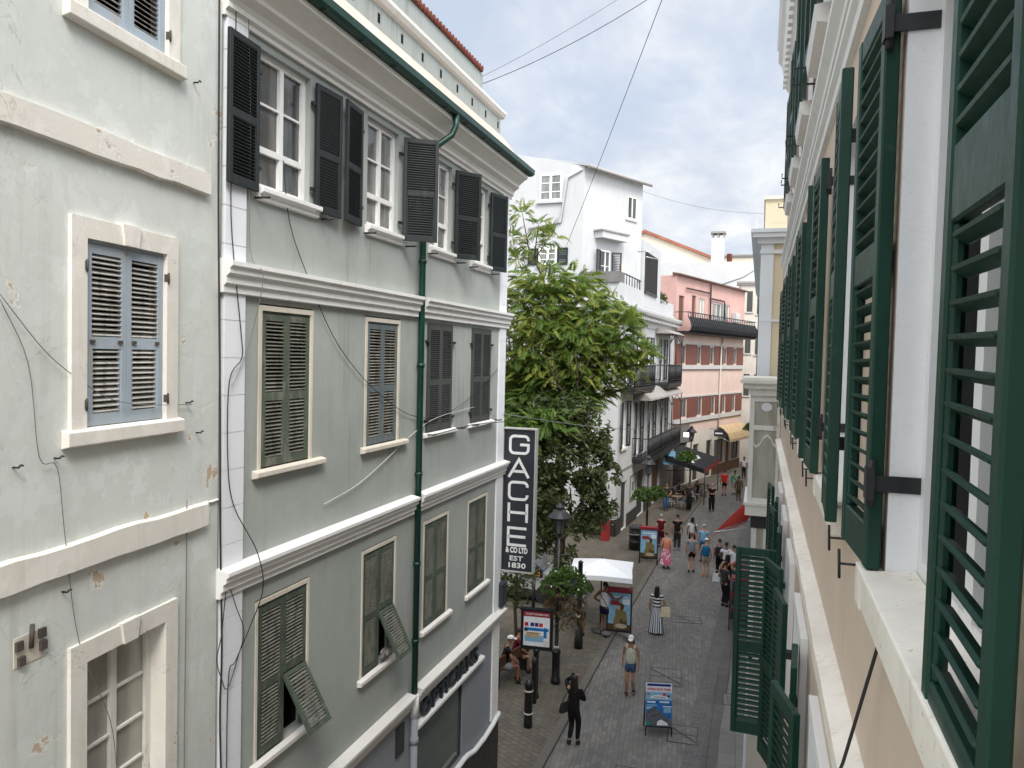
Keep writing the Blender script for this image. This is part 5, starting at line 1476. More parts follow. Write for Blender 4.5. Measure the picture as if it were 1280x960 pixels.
b = MB(); y = -.018
def sb_(x0, x1, z0, z1, m, k=0): b.box(x0, x1, y - .002 * k, y - .002 * k + .003, z0, z1, m)
sb_(-.33, .33, .235, 1.275, 0)
sb_(-.29, .30, 1.19, 1.25, 1, 2); sb_(-.325, .325, .86, 1.05, 5, 2); sb_(-.325, .325, .235, .86, 2, 2)
b.prism([(-.325, .24), (-.325, .50), (-.25, .62), (-.12, .72), (.02, .60), (.2, .47), (.325, .38), (.325, .24)], y - .009, y - .006, 3)
b.prism([(-.05, .26), (-.03, .36), (.06, .40), (.2, .33), (.24, .27)], y - .013, y - .010, 4)
b.prism([(-.22, .90), (-.18, .96), (.0, .985), (.2, .95), (.29, .90)], y - .009, y - .006, 4); sb_(-.12, .16, .925, .94, 3, 6); sb_(.10, .17, .97, 1.03, 6, 4); sb_(.21, .27, .92, .99, 7, 4); sb_(-.28, -.24, .98, 1.02, 6, 4)
sb_(-.29, -.08, .79, .83, 0, 4); sb_(.02, .26, .80, .835, 0, 4); sb_(-.30, -.04, .72, .745, 5, 4); sb_(.10, .31, .70, .725, 0, 4); sb_(-.31, -.14, .63, .70, 8, 4); sb_(.12, .30, .57, .68, 5, 4); sb_(-.32, -.21, .27, .33, 9, 6)
b.xf(Matrix.Translation((0, -.25, 0)) @ tilt)
bo = b.build('poster', [M['postwhite'], M['postnavy'], M['postblue'], M['postgrey'], M['letter'], M['postsky'], M['postred'], M['dado'], M['postsky'], M['postteal']], t)
w = text_mesh('OFFICIAL ROCK TOURS', .074, M['postred'], .003, .74, .0025); o = inst('lettering', w, t); o.matrix_local = Matrix.Translation((0, -.25, 0)) @ tilt @ Matrix.Translation((0, -.026, 1.095))
# monkey poster stands
def monkey(b, s, x, z, y):
    def el(cx, cz, rx, rz, m, k): b.prism([(x + s * (cx + rx * cos(a)), z + s * (cz + rz * sin(a))) for a in [2 * pi * i / 16 for i in range(16)]], y - .002 * k - .002, y - .002 * k, m)
    el(.02, .30, .26, .30, 0, 1); el(-.02, .62, .17, .24, 0, 2); el(.12, .24, .14, .2, 1, 3); el(.02, .86, .13, .14, 1, 3); el(-.06, .82, .07, .09, 2, 4); el(-.16, .22, .09, .24, 0, 4); el(.05, .12, .22, .09, 2, 5); el(.0, .02, .34, .07, 1, 2); el(.16, .5, .10, .2, 0, 4)
def poster_stand(x, y, rz, label):
    t = thing('poster_stand', label, 'poster stand', (x, y, FZ), rz, 'red topped poster stands with an animal picture')
    b = MB()
    for a in (-.42, .38): b.box(a, a + .04, -.03, .03, 0, 1.72)
    b.box(-.38, .38, -.03, .03, .16, .20); b.box(-.38, .38, .0, .028, .20, 1.5)
    for a in (-.40, .40): b.box(a - .03, a + .03, -.28, .28, 0, .04)
    b.build('frame', M['blackpaint'], t)
    b = MB(); b.box(-.37, .37, -.012, -.002, .21, 1.47, 3); b.box(-.3, .0, -.016, -.013, 1.05, 1.2, 4); b.box(-.28, .28, -.016, -.013, 1.32, 1.36, 5); b.box(.1, .33, -.016, -.013, 1.1, 1.28, 5); b.box(-.37, .37, -.016, -.013, .21, .42, 1)
    monkey(b, .88, .03, .26, -.017)
    b.build('poster', [M['fur'], M['furdark'], M['furpale'], M['postsky'], M['red'], M['postwhite']], t)
    b = MB(); b.lathe([(.001, -.42), (.055, -.42), (.055, .42), (.001, .42)], n=12); b.xf(Matrix.Translation((0, -.02, 1.60)) @ Matrix.Rotation(pi / 2, 4, 'Y')); b.box(-.42, .42, -.05, .05, 1.49, 1.66)
    b.build('header', M['red'], t, bevel=.02)
    return t
ps = poster_stand(-4.22, 25.35, 4, 'red topped poster stand with the man in the white vest leaning on it')
b = MB(); rb = random.Random(2)
for x in (-.40, .3): b.ball((x, -.12, .09), (.17, .13, .09), 10, 6)
b.build('weight_bag', M['planter'], ps)
poster_stand(-4.60, 35.2, 6, 'red topped poster stand partly behind the lamp post near the litter bin')
# litter bin, planter
t = thing('litter_bin', 'round black litter bin with ribbed bands by the white house', 'litter bin', (-5.55, 37.3, FZ), 0)
b = MB(); b.lathe([(.27, 0), (.29, .03), (.29, .34), (.31, .36), (.31, .40), (.29, .42), (.29, .74), (.31, .76), (.31, .80), (.29, .82), (.28, 1.0), (.25, 1.02)], n=20); b.build('body', M['blackpaint'], t)
b = MB(); b.lathe([(.32, 1.02), (.33, 1.06), (.30, 1.14), (.15, 1.2), (.001, 1.21)], n=20); b.build('lid', M['dado'], t)
b = MB(); b.lathe([(.315, .765), (.318, .77), (.318, .79), (.315, .795)], n=20); b.build('band', M['bandwhite'], t)
t = thing('red_planter', 'red square planter with a dark bush at the corner of the white house', 'planter', (-7.25, 38.6, FZ), 0)
b = MB(); b.box(-.20, .20, -.20, .20, 0, .95); b.box(-.24, .24, -.24, .24, .95, 1.02); b.build('box', M['redbin'], t, bevel=.01)
b = MB(); rg = random.Random(4); leaf_cloud(b, 420, lambda: (rg.gauss(0, .28), rg.gauss(0, .28), 1.35 + rg.gauss(0, .25)), .09, 0, rg); b.tube([(0, 0, 1.0), (0, 0, 1.4)], .03, 6); b.build('bush', M['leafdark'], t)

# white parasol
t = thing('white_parasol', 'square white market parasol over the footway beside the trees', 'parasol', (-4.90, 25.6, FZ), 8)
b = MB(); n = 4; R0 = 1.0
cz, ez = 2.50, 2.17
hs_ = [(-1.05, -1.05), (1.05, -1.05), (1.05, 1.05), (-1.05, 1.05)]
vs = [(0, 0, cz)]; 
for (x, y) in hs_: vs.append((x, y, ez))
mids = []
for i in range(4):
    x = (hs_[i][0] + hs_[(i + 1) % 4][0]) / 2 * .97; y = (hs_[i][1] + hs_[(i + 1) % 4][1]) / 2 * .97; vs.append((x, y, ez + .025))
fs = []
for i in range(4): fs += [(0, 1 + i, 5 + i), (0, 5 + i, 1 + (i + 1) % 4)]
b.add(vs, fs)
low = [(x, y, z - .16) for x, y, z in vs[1:]]
n1 = len(b.v); b.add(vs[1:] + low, [(i, 8 + i, 12 + i, 4 + i) for i in range(4)] + [(4 + i, 12 + i, 8 + (i + 1) % 4, (i + 1) % 4) for i in range(4)])
b.build('canopy', M['whitecloth'], t)
b = MB(); b.tube([(0, 0, 0), (0, 0, 2.49)], .025, 10); b.ball((0, 0, 2.53), .03)
for x, y in hs_: b.tube([(0, 0, 1.8), (x * .5, y * .5, 2.29)], .012, 5); b.tube([(0, 0, cz - .03), (x, y, ez - .02)], .012, 5)
b.build('pole', M['blackpaint'], t)
b = MB(); b.lathe([(.3, 0), (.3, .06), (.06, .1), (.05, .3)], n=16); b.build('base', M['dado'], t)

# taxi rank sign
t = thing('taxi_sign', 'black taxi rank sign with orange letters on a post below the hanging sign', 'sign', (-7.40, 26.0, FZ), 0)
b = MB(); b.tube([(0, 0, 0), (0, 0, 1.50)], .06, 10); b.build('post', M['blackpaint'], t)
b = MB(); b.box(-.31, .31, -.09, .09, 1.49, 1.75); b.build('box', M['blackpaint'], t, bevel=.015)
inst('lettering', text_mesh('TAXI', .20, M['orange'], .01, 1.12, .004), t, (0, -.096, 1.55))
# white van parked in the square (its nose to the right)
t = thing('parked_van', 'white van parked on the square behind the hanging sign', 'van', (-8.15, 28.6, FZ - .02), 0)
Lv = 4.6; hw = .92
b = MB(); b.prism([(-3.1, .42), (-3.1, 1.2), (.55, 1.2), (1.2, 1.08), (1.42, .92), (1.5, .7), (1.48, .36), (1.0, .30), (-2.9, .30)][::-1], -.93, .93)
lo_ = [(-3.08, 1.18), (.62, 1.18)]; hi_ = [(-2.98, 1.94), (-.35, 1.94)]
vs = [(x, s_ * .925, z) for s_ in (-1, 1) for x, z in lo_] + [(x, s_ * .80, z) for s_ in (-1, 1) for x, z in hi_]
b.add(vs, [(0, 1, 5, 4), (3, 2, 6, 7), (4, 5, 7, 6), (1, 3, 7, 5), (2, 0, 4, 6)])
b.build('body', M['van'], t, bevel=.04)
def gl_(b, pts):
    for s_ in (-1, 1):
        q = [(x, s_ * (.93 - (z - 1.18) * .164), z) for x, z in pts]; b.add(q + [(x, y - s_ * .03, z) for x, y, z in q], [tuple(range(len(q))) if s_ < 0 else tuple(range(len(q)))[::-1]] + [(i, (i + 1) % len(q), len(q) + (i + 1) % len(q), len(q) + i) for i in range(len(q))])
for pts in ([(-.45, 1.26), (.38, 1.26), (-.32, 1.84), (-.5, 1.84)], [(-2.9, 1.3), (-1.7, 1.3), (-1.7, 1.82), (-2.86, 1.82)], [(-1.6, 1.3), (-.55, 1.3), (-.6, 1.82), (-1.6, 1.82)]):
    b = MB(); gl_(b, pts); b.build('window', M['glassdark'], t)
b = MB(); b.quad((.60, -.84, 1.23), (.60, .84, 1.23), (-.27, .76, 1.90), (-.27, -.76, 1.90)); b.xf(Matrix.Translation((.012, 0, .01))); b.build('windscreen', M['glassdark'], t)
b = MB(); b.box(-2.95, 1.3, -.955, -.942, .28, .52); b.box(1.4, 1.53, -.9, .9, .28, .62); b.box(-2.9, 1.0, -.85, .85, .16, .3); b.build('sill_trim', M['dado'], t)
for x in (.75, -2.15):
    for s_ in (-1, 1):
        q = MB(); q.lathe([(.20, -.10), (.31, -.10), (.335, -.06), (.335, .06), (.31, .10), (.20, .10)], n=22); q.xf(Matrix.Translation((x, s_ * .84, .335)) @ Matrix.Rotation(pi / 2, 4, 'X')); wo = q.build('wheel', M['rubber'], t)
        q = MB()
        q.lathe([(.16, -.02), (.205, -.055), (.205, .055), (.16, .02)], n=22)
        for k in range(5):
            a = 2 * pi * k / 5
            for dd in (-.14, .14): q.tube([(.03 * cos(a), .03 * sin(a), -s_ * -.05), (.19 * cos(a + dd), .19 * sin(a + dd), s_ * .05)], .014, 5)
        q.lathe([(.04, -.06), (.04, .06)], n=10)
        q.xf(Matrix.Translation((x, s_ * .89, .335)) @ Matrix.Rotation(pi / 2, 4, 'X')); q.build('rim', M['alloy'], wo)
        q = MB(); q.lathe([(.36, -.004), (.40, -.004), (.40, .004), (.36, .004)], n=22); q.xf(Matrix.Translation((x, s_ * .944, .335)) @ Matrix.Rotation(pi / 2, 4, 'X')); q.build('wheel_arch', M['dado'], t)
b = MB(); b.box(1.25, 1.49, -.85, -.6, .72, .9); b.build('headlight', M['glasscur'], t); b = MB(); b.box(1.25, 1.49, .6, .85, .72, .9); b.build('headlight', M['glasscur'], t)
b = MB(); b.box(.28, .45, -1.12, -.93, 1.22, 1.42); b.build('mirror', M['dado'], t, bevel=.02)
b = MB(); b.box(-.75, -.58, -.958, -.945, 1.08, 1.11); b.box(-1.75, -1.58, -.958, -.945, 1.08, 1.11); b.build('handle', M['dado'], t)

# cafe: black awning, tables, chairs
t = thing('cafe_awning', 'black cafe awning with white script mark and red edge by the pink house', 'awning', (-5.75, 50.8, 2.0), -4)
b = MB()
top = [(.05, .0, 1.12), (.05, 6.2, 1.15)]; bot = [(2.75, 6.0, .42), (2.55, -.2, .40)]
b.add([top[0], top[1], bot[0], bot[1]] + [(x, y, z - .03) for x, y, z in (top + bot)], [(3, 2, 1, 0), (4, 5, 6, 7), (0, 1, 5, 4), (1, 2, 6, 5), (3, 0, 4, 7)])
b.add([bot[1], bot[0], (bot[0][0], bot[0][1], .08), (bot[1][0], bot[1][1], .08)], [(0, 1, 2, 3)], 1)
b.add([top[0], bot[1], (bot[1][0], bot[1][1] - .003, .12), (top[0][0], top[0][1], .75)], [(0, 1, 2, 3)], 0)
b.build('cloth', [M['blackcloth'], M['red']], t)
e1 = (Vector(bot[1]) - Vector(top[0])); e2 = (Vector(top[1]) - Vector(top[0])); e1n = e1.normalized(); e2n = e2.normalized(); nn = e1n.cross(e2n); nn = nn if nn.z > 0 else -nn
b = MB(); rg = random.Random(12); o_ = Vector(top[0]) + e1 * .55 + e2 * .12
for k in range(7):
    c = o_ + e2n * (k * .52 + .2); w_ = .20 + .11 * rg.random(); h_ = .26 + .22 * rg.random()
    outer = [c + e2n * (w_ * cos(a)) + e1n * (h_ * sin(a)) + nn * .012 for a in [2 * pi * i / 12 for i in range(12)]]; inner = [c + e2n * (w_ * .5 * cos(a)) + e1n * (h_ * .5 * sin(a)) + nn * .012 for a in [2 * pi * i / 12 for i in range(12)]]
    b.add(outer + inner, [(i, (i + 1) % 12, 12 + (i + 1) % 12, 12 + i) for i in range(12 if k % 2 else 9)])
b.build('lettering', M['letter'], t)
b = MB(); b.tube([(.1, .1, .1), (2.5, -.15, .36)], .03, 6); b.tube([(.1, 6.1, .1), (2.7, 5.95, .38)], .03, 6); b.tube([(2.6, -.15, .35), (2.6, -.15, -1.9)], .03, 8); b.tube([(2.7, 5.95, .35), (2.7, 5.95, -1.9)], .03, 8); b.build('arm', M['iron'], t)
def chair(x, y, rz, label):
    t = thing('cafe_chair', label, 'chair', (x, y, FZ), rz, 'aluminium cafe chairs')
    for sx, sy in ((-1, -1), (1, -1), (-1, 1), (1, 1)):
        b = MB(); b.tube([(sx * .22, sy * .22, 0), (sx * .19, sy * .18, .45)], .014, 6); b.build('leg', M['alu'], t)
    b = MB(); b.box(-.22, .22, -.21, .21, .44, .47); b.build('seat', M['alu'], t, bevel=.01)
    b = MB(); b.tube([(-.2, .2, .45), (-.21, .27, .84), (.21, .27, .84), (.2, .2, .45)], .014, 6); b.box(-.2, .2, .225, .245, .58, .82); b.build('backrest', M['alu'], t)
    b = MB()
    for s_ in (-1, 1): b.tube([(s_ * .22, -.2, .45), (s_ * .25, -.2, .66), (s_ * .25, .24, .68)], .013, 6)
    b.build('armrest', M['alu'], t)
def table(x, y, label):
    t = thing('cafe_table', label, 'table', (x, y, FZ), 0, 'cafe tables under the black awning')
    b = MB(); b.lathe([(.40, .72), (.41, .73), (.41, .75), (.001, .751)], n=20); b.build('top', M['tablewood'], t)
    b = MB(); b.tube([(0, 0, .05), (0, 0, .72)], .03, 8)
    for k in range(4):
        a = pi / 4 + k * pi / 2; b.tube([(0, 0, .1), (.28 * cos(a), .28 * sin(a), .0)], .02, 6)
    b.build('leg', M['alu'], t)
table(-4.72, 48.9, 'round wooden cafe table nearest the camera, by the man in jeans')
table(-4.3, 51.7, 'round wooden cafe table in the middle under the black awning')
table(-3.75, 54.3, 'round wooden cafe table farthest under the black awning')
chair(-5.1, 48.5, 70, 'cafe chair left of the nearest table'); chair(-4.35, 48.4, -50, 'cafe chair right of the nearest table')
chair(-4.0, 50.9, 20, 'cafe chair before the middle table'); chair(-3.8, 52.0, -80, 'pale cafe chair right of the middle table'); chair(-4.9, 51.7, 95, 'cafe chair left of the middle table'); chair(-3.35, 53.8, -60, 'cafe chair right of the farthest table')
# pigeon sitting under the hung out shutter flap
t = thing('pigeon', 'grey pigeon sitting on the sill under the second hung out shutter flap', 'pigeon', (-5.36, 10.62, 4.66), 0)
b = MB(); b.ball((0, 0, .10), (.065, .12, .07), 12, 8); b.ball((.0, .10, .18), (.035, .04, .04), 10, 6); b.tube([(0, .07, .12), (0, .09, .16)], .038, 8); b.tube([(0, -.09, .09), (0, -.2, .06)], [.045, .02], 6); b.build('body', M['planter'], t)
b = MB(); b.tube([(0, .135, .178), (0, .165, .168)], [.010, .003], 5); b.build('beak', M['signdark'], t)
b = MB(); b.ball((.05, -.02, .11), (.02, .11, .05), 8, 6); b.ball((-.05, -.02, .11), (.02, .11, .05), 8, 6); b.build('wing', M['roofgrey'], t)
b = MB(); b.tube([(.025, 0, 0), (.025, 0, .05)], .006, 5); b.tube([(-.025, 0, 0), (-.025, 0, .05)], .006, 5); b.build('leg', M['redbin'], t)
# overhead and wall cables
cable('overhead_cable', 'long dark cable slanting across the sky down to the white house', [(-9.95, 39.3, 15.0), (.2, 14.0, 21.5)], .011, 'cable', .15)
cable('overhead_cable', 'upper of the two slack cables from the parapet of the sage building across the sky', [(-5.95, 15.6, 15.3), (.9, 16.0, 19.2)], .005, 'cablegrey', .28, group='pair of slack cables across the street')
cable('overhead_cable', 'lower of the two slack cables from the parapet of the sage building across the sky', [(-5.95, 15.6, 15.15), (1.2, 17.0, 19.7)], .007, 'cable', .5, group='pair of slack cables across the street')
cable('overhead_cable', 'faint far cable crossing the sky above the chimney', [(-12.5, 75, 26.0), (1.5, 75, 23.0)], .018, 'cablegrey', .8)
cable('overhead_cable', 'thin cable crossing the street below the balconies of the white house', [(-5.35, 16.05, 8.1), (-4.9, 52, 5.0)], .012, 'cablegrey', .3)
GX = -5.36
def zz(pts): return [(GX, y, z) for y, z in pts]
cable('facade_cable', 'dark cable sagging across the sage front from the top floor sill to the far corner', zz([(7.75, 11.6), (7.9, 10.9), (8.3, 10.3), (8.9, 9.6), (9.6, 9.1), (10.3, 8.75), (11.2, 8.42), (12.2, 8.30), (13.4, 8.42), (14.6, 8.75), (15.6, 9.1)]), .0055, 'cable')
cable('facade_cable', 'white cable drooping across the sage front toward the rainpipe', zz([(8.75, 7.40), (9.6, 7.52), (10.5, 7.78), (11.4, 8.08), (12.4, 8.28), (14.2, 8.36)]), .006, 'cablewhite')
cable('facade_cable', 'thin cable strung between the hooks of the two dark shutters', [(-5.22, 12.0, 8.02), (-5.22, 13.4, 8.05), (-5.22, 14.1, 8.04), (-5.1, 16.3, 7.95)], .008, 'cable')
QX = -5.33
cable('wall_cable', 'black cable dropping down the joint between the mint and sage houses', [(-5.36, 6.62, 14.0), (-5.36, 6.64, 11.0), (-5.36, 6.69, 9.0), (-5.36, 6.72, 7.4), (-5.36, 6.76, 6.2), (-5.36, 6.74, 5.5), (-5.36, 6.78, 4.4), (-5.36, 6.76, 3.0)], .010, 'cable')
cable('wall_cable', 'dark cable looping out over the corner strip of the sage building', [(QX, 6.85, 13.4), (QX, 6.84, 12.0), (QX, 6.80, 10.8), (QX - .0, 6.98, 9.6), (QX, 7.0, 9.3), (QX, 6.8, 9.05), (QX, 6.79, 8.2), (QX, 6.9, 7.7), (-5.17, 7.08, 7.2), (-5.17, 7.20, 6.75), (QX + .02, 7.16, 6.3), (QX, 6.95, 6.0), (QX, 6.83, 5.8), (QX, 6.82, 4.2)], .006, 'cable')
cable('wall_cable', 'thin grey cable running down the corner strip of the sage building', [(QX, 7.02, 13.4), (QX, 7.1, 12.0), (QX, 7.12, 10.5), (-5.2, 7.18, 10.2), (QX, 7.14, 9.5), (QX, 6.95, 9.15), (QX, 6.84, 9.0)], .004, 'cablegrey')
cable('wall_cable', 'loose loop of black cable beside the lower corner strip', [(-5.33, 6.80, 7.0), (-5.30, 6.68, 6.4), (-5.31, 6.62, 6.15), (-5.33, 6.72, 5.9), (-5.33, 6.82, 5.75), (-5.33, 7.0, 6.05), (-5.30, 7.05, 6.3), (-5.33, 6.95, 6.6), (-5.33, 6.82, 6.9)], .005, 'cable')
ml = lambda s, z, d=.03: (-5.4 + s * -.1023 * -1 * -1 + d, 6.72 + s * .9948, z)
cable('facade_cable', 'thin wire slanting down the mint plaster front past the glazed window', [ml(-2.7, 9.72), ml(-2.45, 9.25), ml(-2.35, 8.55), ml(-2.18, 8.45), ml(-2.1, 7.9), ml(-1.95, 7.0), ml(-1.6, 6.2), ml(-1.5, 5.6)], .0035, 'cablegrey')
cable('facade_cable', 'thin wire drooping across the left shutters of the mint house', [ml(-2.7, 9.75), ml(-2.3, 9.35), ml(-1.95, 9.12), ml(-1.6, 8.95), ml(-1.2, 8.88), ml(-.5, 8.84)], .0035, 'cablegrey')
cable('facade_cable', 'thin grey wire hanging straight down right of the glazed window', [ml(-.56, 7.9), ml(-.56, 7.0), ml(-.57, 5.5), ml(-.57, 4)], .005, 'cablegrey')
# ================================================================== people
M['skinA'] = flat('skin_light', (.50, .29, .20), .55, .3, .08, 20)
M['skinB'] = flat('skin_tan', (.36, .19, .12), .55, .3, .08, 20)
M['skinC'] = flat('skin_brown', (.20, .10, .06), .55, .3, .08, 20)
M['hairdark'] = flat('hair_dark', (.016, .011, .009), .5, .4, .3, 40)
M['hairbrown'] = flat('hair_brown', (.05, .028, .018), .5, .4, .3, 40)
M['hairgrey'] = flat('hair_grey', (.32, .30, .28), .6, .3, .2, 40)
M['hairred'] = flat('hair_red', (.13, .045, .02), .5, .4, .3, 40)
def cl(name, c): 
    if name not in M: M[name] = fabric('cloth_' + name, c)
    return M[name]
cl('black', (.012, .012, .013)); cl('navy', (.012, .016, .04)); cl('whitec', (.70, .70, .71)); cl('greyc', (.26, .28, .32)); cl('lightblue', (.20, .42, .62)); cl('maroon', (.10, .012, .018)); cl('redc', (.62, .02, .018)); cl('greenc', (.22, .55, .32)); cl('olivec', (.12, .095, .06)); cl('jeans', (.05, .10, .19)); cl('beige', (.48, .42, .34)); cl('lace', (.58, .57, .46)); cl('denim', (.05, .08, .14)); cl('darkgrey', (.04, .04, .042)); cl('bluebag', (.015, .14, .30)); cl('cream', (.66, .56, .36)); cl('orangec', (.55, .16, .05)); cl('pinkrose', (.55, .16, .2)); cl('charcoal', (.028, .028, .03)); cl('trainer', (.72, .72, .72))
M['pinkfloral'] = printed('pink_floral_cloth', (.62, .12, .22), (.80, .66, .68), 9, .52, .56)
M['pinktop'] = cl('pinktop', (.70, .26, .16))
M['stripeH'] = stripes('striped_top_cloth', (.012, .012, .016), (.72, .72, .72), 'Z', .115, .5)
M['stripeV'] = angle_stripes('striped_skirt_cloth', (.015, .02, .05), (.70, .71, .72), 17, .45)
_pending = []
def skin_obj(name, mat, verts, edges, radii, root=0, parent=None, sub=1):
    me = bpy.data.meshes.new(name); me.from_pydata(verts, edges, []); me.update()
    o = bpy.data.objects.new(name, me); COL.objects.link(o)
    if parent: o.parent = parent
    md = o.modifiers.new('skin', 'SKIN'); md.use_smooth_shade = True; md.branch_smoothing = .6
    sl = me.skin_vertices[0].data if me.skin_vertices else None
    if sl is None:
        bpy.context.view_layer.objects.active = o
    for i, r in enumerate(radii):
        sl[i].radius = (r, r) if not isinstance(r, tuple) else r; sl[i].use_root = (i == root)
    s = o.modifiers.new('smooth', 'SUBSURF'); s.levels = sub; s.render_levels = sub
    me.materials.append(mat)
    _pending.append(o)
    return o
def ik(a, b, l1, l2, pole):
    a, b = Vector(a), Vector(b); d = b - a; L = min(d.length, (l1 + l2) * .999); d.normalize()
    x = (l1 * l1 - l2 * l2 + L * L) / (2 * L); h = sqrt(max(0, l1 * l1 - x * x))
    p = Vector(pole); p = (p - d * p.dot(d)).normalized()
    return a + d * x + p * h, a + d * L
def person(label, x, y, heading, h, top, bottom, skin='skinA', hair=('hairdark', 'short'), sleeve='short', legs='trousers',
           arms=(None, None), stride=.0, shoes='charcoal', z=0.0, group=None, lean=0.0, sit=False, face=False, build=1.0, skirt_len=.62, head_turn=0, skirt_mat=None, swap=False, topless_back=False):
    """front of the figure is local +y; heading in degrees: 0 looks up the street (+y), 180 looks at the camera"""
    k = h / 1.70
    t = thing('person', label, 'person', (x, y, z), heading, group, 1.0)
    V = []; E = []; R = []
    def add(p, r, frm=None):
        V.append(tuple(c * k for c in p)); R.append(tuple(q * k * 1.12 for q in r) if isinstance(r, tuple) else r * k * 1.12)
        if frm is not None: E.append((frm, len(V) - 1))
        return len(V) - 1
    bw = build
    hipz = .90 if not sit else .50
    ly = lambda zz: lean * (zz - .9)          # forward lean of the trunk
    J = {}
    J['pelvis'] = (0, 0, hipz); up = hipz - .90
    def T(x_, y_, z_): return (x_, y_ + ly(z_), z_ + up)
    pel = add(J['pelvis'], (.125 * bw, .10 * bw))
    wai = add(T(0, 0, 1.07), (.115 * bw, .085 * bw), pel); che = add(T(0, .0, 1.26), (.135 * bw, .095 * bw), wai); ubk = add(T(0, -.005, 1.38), (.10, .07), che)
    nb = add(T(0, .005, 1.45), .052, ubk); nk = add(T(0, .018, 1.51), .047, nb)
    chn = add(T(0, .035, 1.555), (.058, .062), nk); mid = add(T(0, .030, 1.62), (.070, .085), chn); crn = add(T(0, .018, 1.685), (.055, .068), mid)
    sh = [T(-.165 * bw ** .5, 0, 1.385), T(.165 * bw ** .5, 0, 1.385)]
    el = []; wr = []
    for s_ in (0, 1):
        sg = -1 if s_ == 0 else 1; a = arms[s_]
        if a is None: tgt = T(sg * .24, .03 + (.14 if (s_ == 0) else -.12) * stride * 2, .86); pole = (sg * .35, -1, 0)
        elif a == 'phone': tgt = T(sg * .10, .24, 1.60); pole = (sg * 1, .2, -.6)
        elif a == 'hip': tgt = T(sg * .17, .05, 1.02); pole = (sg * 1, -.5, 0)
        elif a == 'fold': tgt = T(sg * .02, .24, 1.12); pole = (sg * 1, -.3, -.6)
        elif a == 'bag': tgt = T(sg * .20, .16, 1.00); pole = (sg * .6, -1, -.2)
        elif a == 'lean': tgt = T(sg * .55, .12, 1.30); pole = (0, -.3, -1)
        elif a == 'lap': tgt = T(sg * .10, .36, .98); pole = (sg * 1, -.2, -.3)
        elif a == 'up': tgt = T(sg * .28, .14, 1.75); pole = (sg * 1, -.1, -.6)
        else: tgt = T(*a); pole = (sg * .6, -1, -.2)
        e_, w_ = ik(sh[s_], tgt, .29, .26, pole); el.append(tuple(e_)); wr.append(tuple(w_))
    ar = []
    for s_ in (0, 1):
        s0 = add(sh[s_], .055, ubk); m_ = Vector(sh[s_]).lerp(Vector(el[s_]), .45); s1 = add(tuple(m_), .046, s0); s2 = add(el[s_], .036, s1)
        m2 = Vector(el[s_]).lerp(Vector(wr[s_]), .35); s3 = add(tuple(m2), .036, s2); s4 = add(wr[s_], (.024, .024), s3)
        d = (Vector(wr[s_]) - Vector(el[s_])).normalized(); s5 = add(tuple(Vector(wr[s_]) + d * .06), (.034, .022), s4); s6 = add(tuple(Vector(wr[s_]) + d * .085), (.030, .018), s5)
        ar.append((s0, s1, s2, s3, s4, d))
    hp = []; kn = []; an = []
    for s_ in (0, 1):
        sg = -1 if s_ == 0 else 1; ph = stride * (1 if (s_ == 1) != swap else -1)
        hip = (sg * .085 * bw, 0, hipz - .045)
        if sit: kne = (sg * .13, .42, .50); ank = (sg * .13, .40, .085)
        else:
            ankt = (sg * .085, ph * .42, .085 + (.09 * abs(stride) * 2 if ph < 0 else 0)); kne, ank = ik(hip, ankt, .405, .395, (0, 1, 0)); kne, ank = tuple(kne), tuple(ank)
        hp.append(hip); kn.append(kne); an.append(ank)
        h0 = add(hip, .088 * bw, pel); m_ = Vector(hip).lerp(Vector(kne), .5); h1 = add(tuple(m_), .070 * bw, h0); h2 = add(kne, .050, h1)
        m2 = Vector(kne).lerp(Vector(ank), .35); h3 = add(tuple(m2), .050, h2); h4 = add(ank, .032, h3)
        f = add((ank[0] + sg * .015, ank[1] + .07, ank[2] - .045), (.034, .028), h4); add((ank[0] + sg * .025, ank[1] + .15, ank[2] - .055), (.030, .018), f)
    body = skin_obj('body', M[skin], V, E, R, 0, t)
    # fingers, ears and nose: joined into the body mesh after evaluation
    ex = MB()
    for s_ in (0, 1):
        sg = -1 if s_ == 0 else 1; d = ar[s_][5]; w_ = Vector(wr[s_]); side = d.cross(Vector((sg, 0, 0)));
        if side.length < .2: side = d.cross(Vector((0, 0, 1)))
        side.normalize(); pal = side.cross(d).normalized()
        if pal.x * sg > 0: pal = -pal
        for fi in range(4):
            o_ = w_ + d * .075 + side * ((fi - 1.5) * .017); ln = (.062, .074, .070, .056)[fi]
            ex.tube([tuple((o_ + d * 0) * k), tuple((o_ + d * ln * .45 + pal * .006) * k), tuple((o_ + d * ln * .8 + pal * .026) * k), tuple((o_ + d * ln * .9 + pal * .042) * k)], [.0088 * k, .0085 * k, .0078 * k, .006 * k], 5)
        o_ = w_ + d * .03 + side * .026
        ex.tube([tuple(o_ * k), tuple((o_ + d * .03 + side * .022) * k), tuple((o_ + d * .062 + side * .022 + pal * .014) * k)], [.011 * k, .0095 * k, .007 * k], 5)
    hc = Vector(T(0, .030, 1.62))
    for sg in (-1, 1): ex.ball(tuple((hc + Vector((sg * .074, -.008, -.005))) * k), (.012 * k, .022 * k, .034 * k), 6, 4)
    ex.add([tuple((hc + Vector(p)) * k) for p in ((0, .088, .018), (-.016, .088, -.022), (.016, .088, -.022), (0, .118, -.018))], [(0, 1, 3), (0, 3, 2), (1, 2, 3)])
    body['_ex'] = 1; EXTRA[body.name] = ex
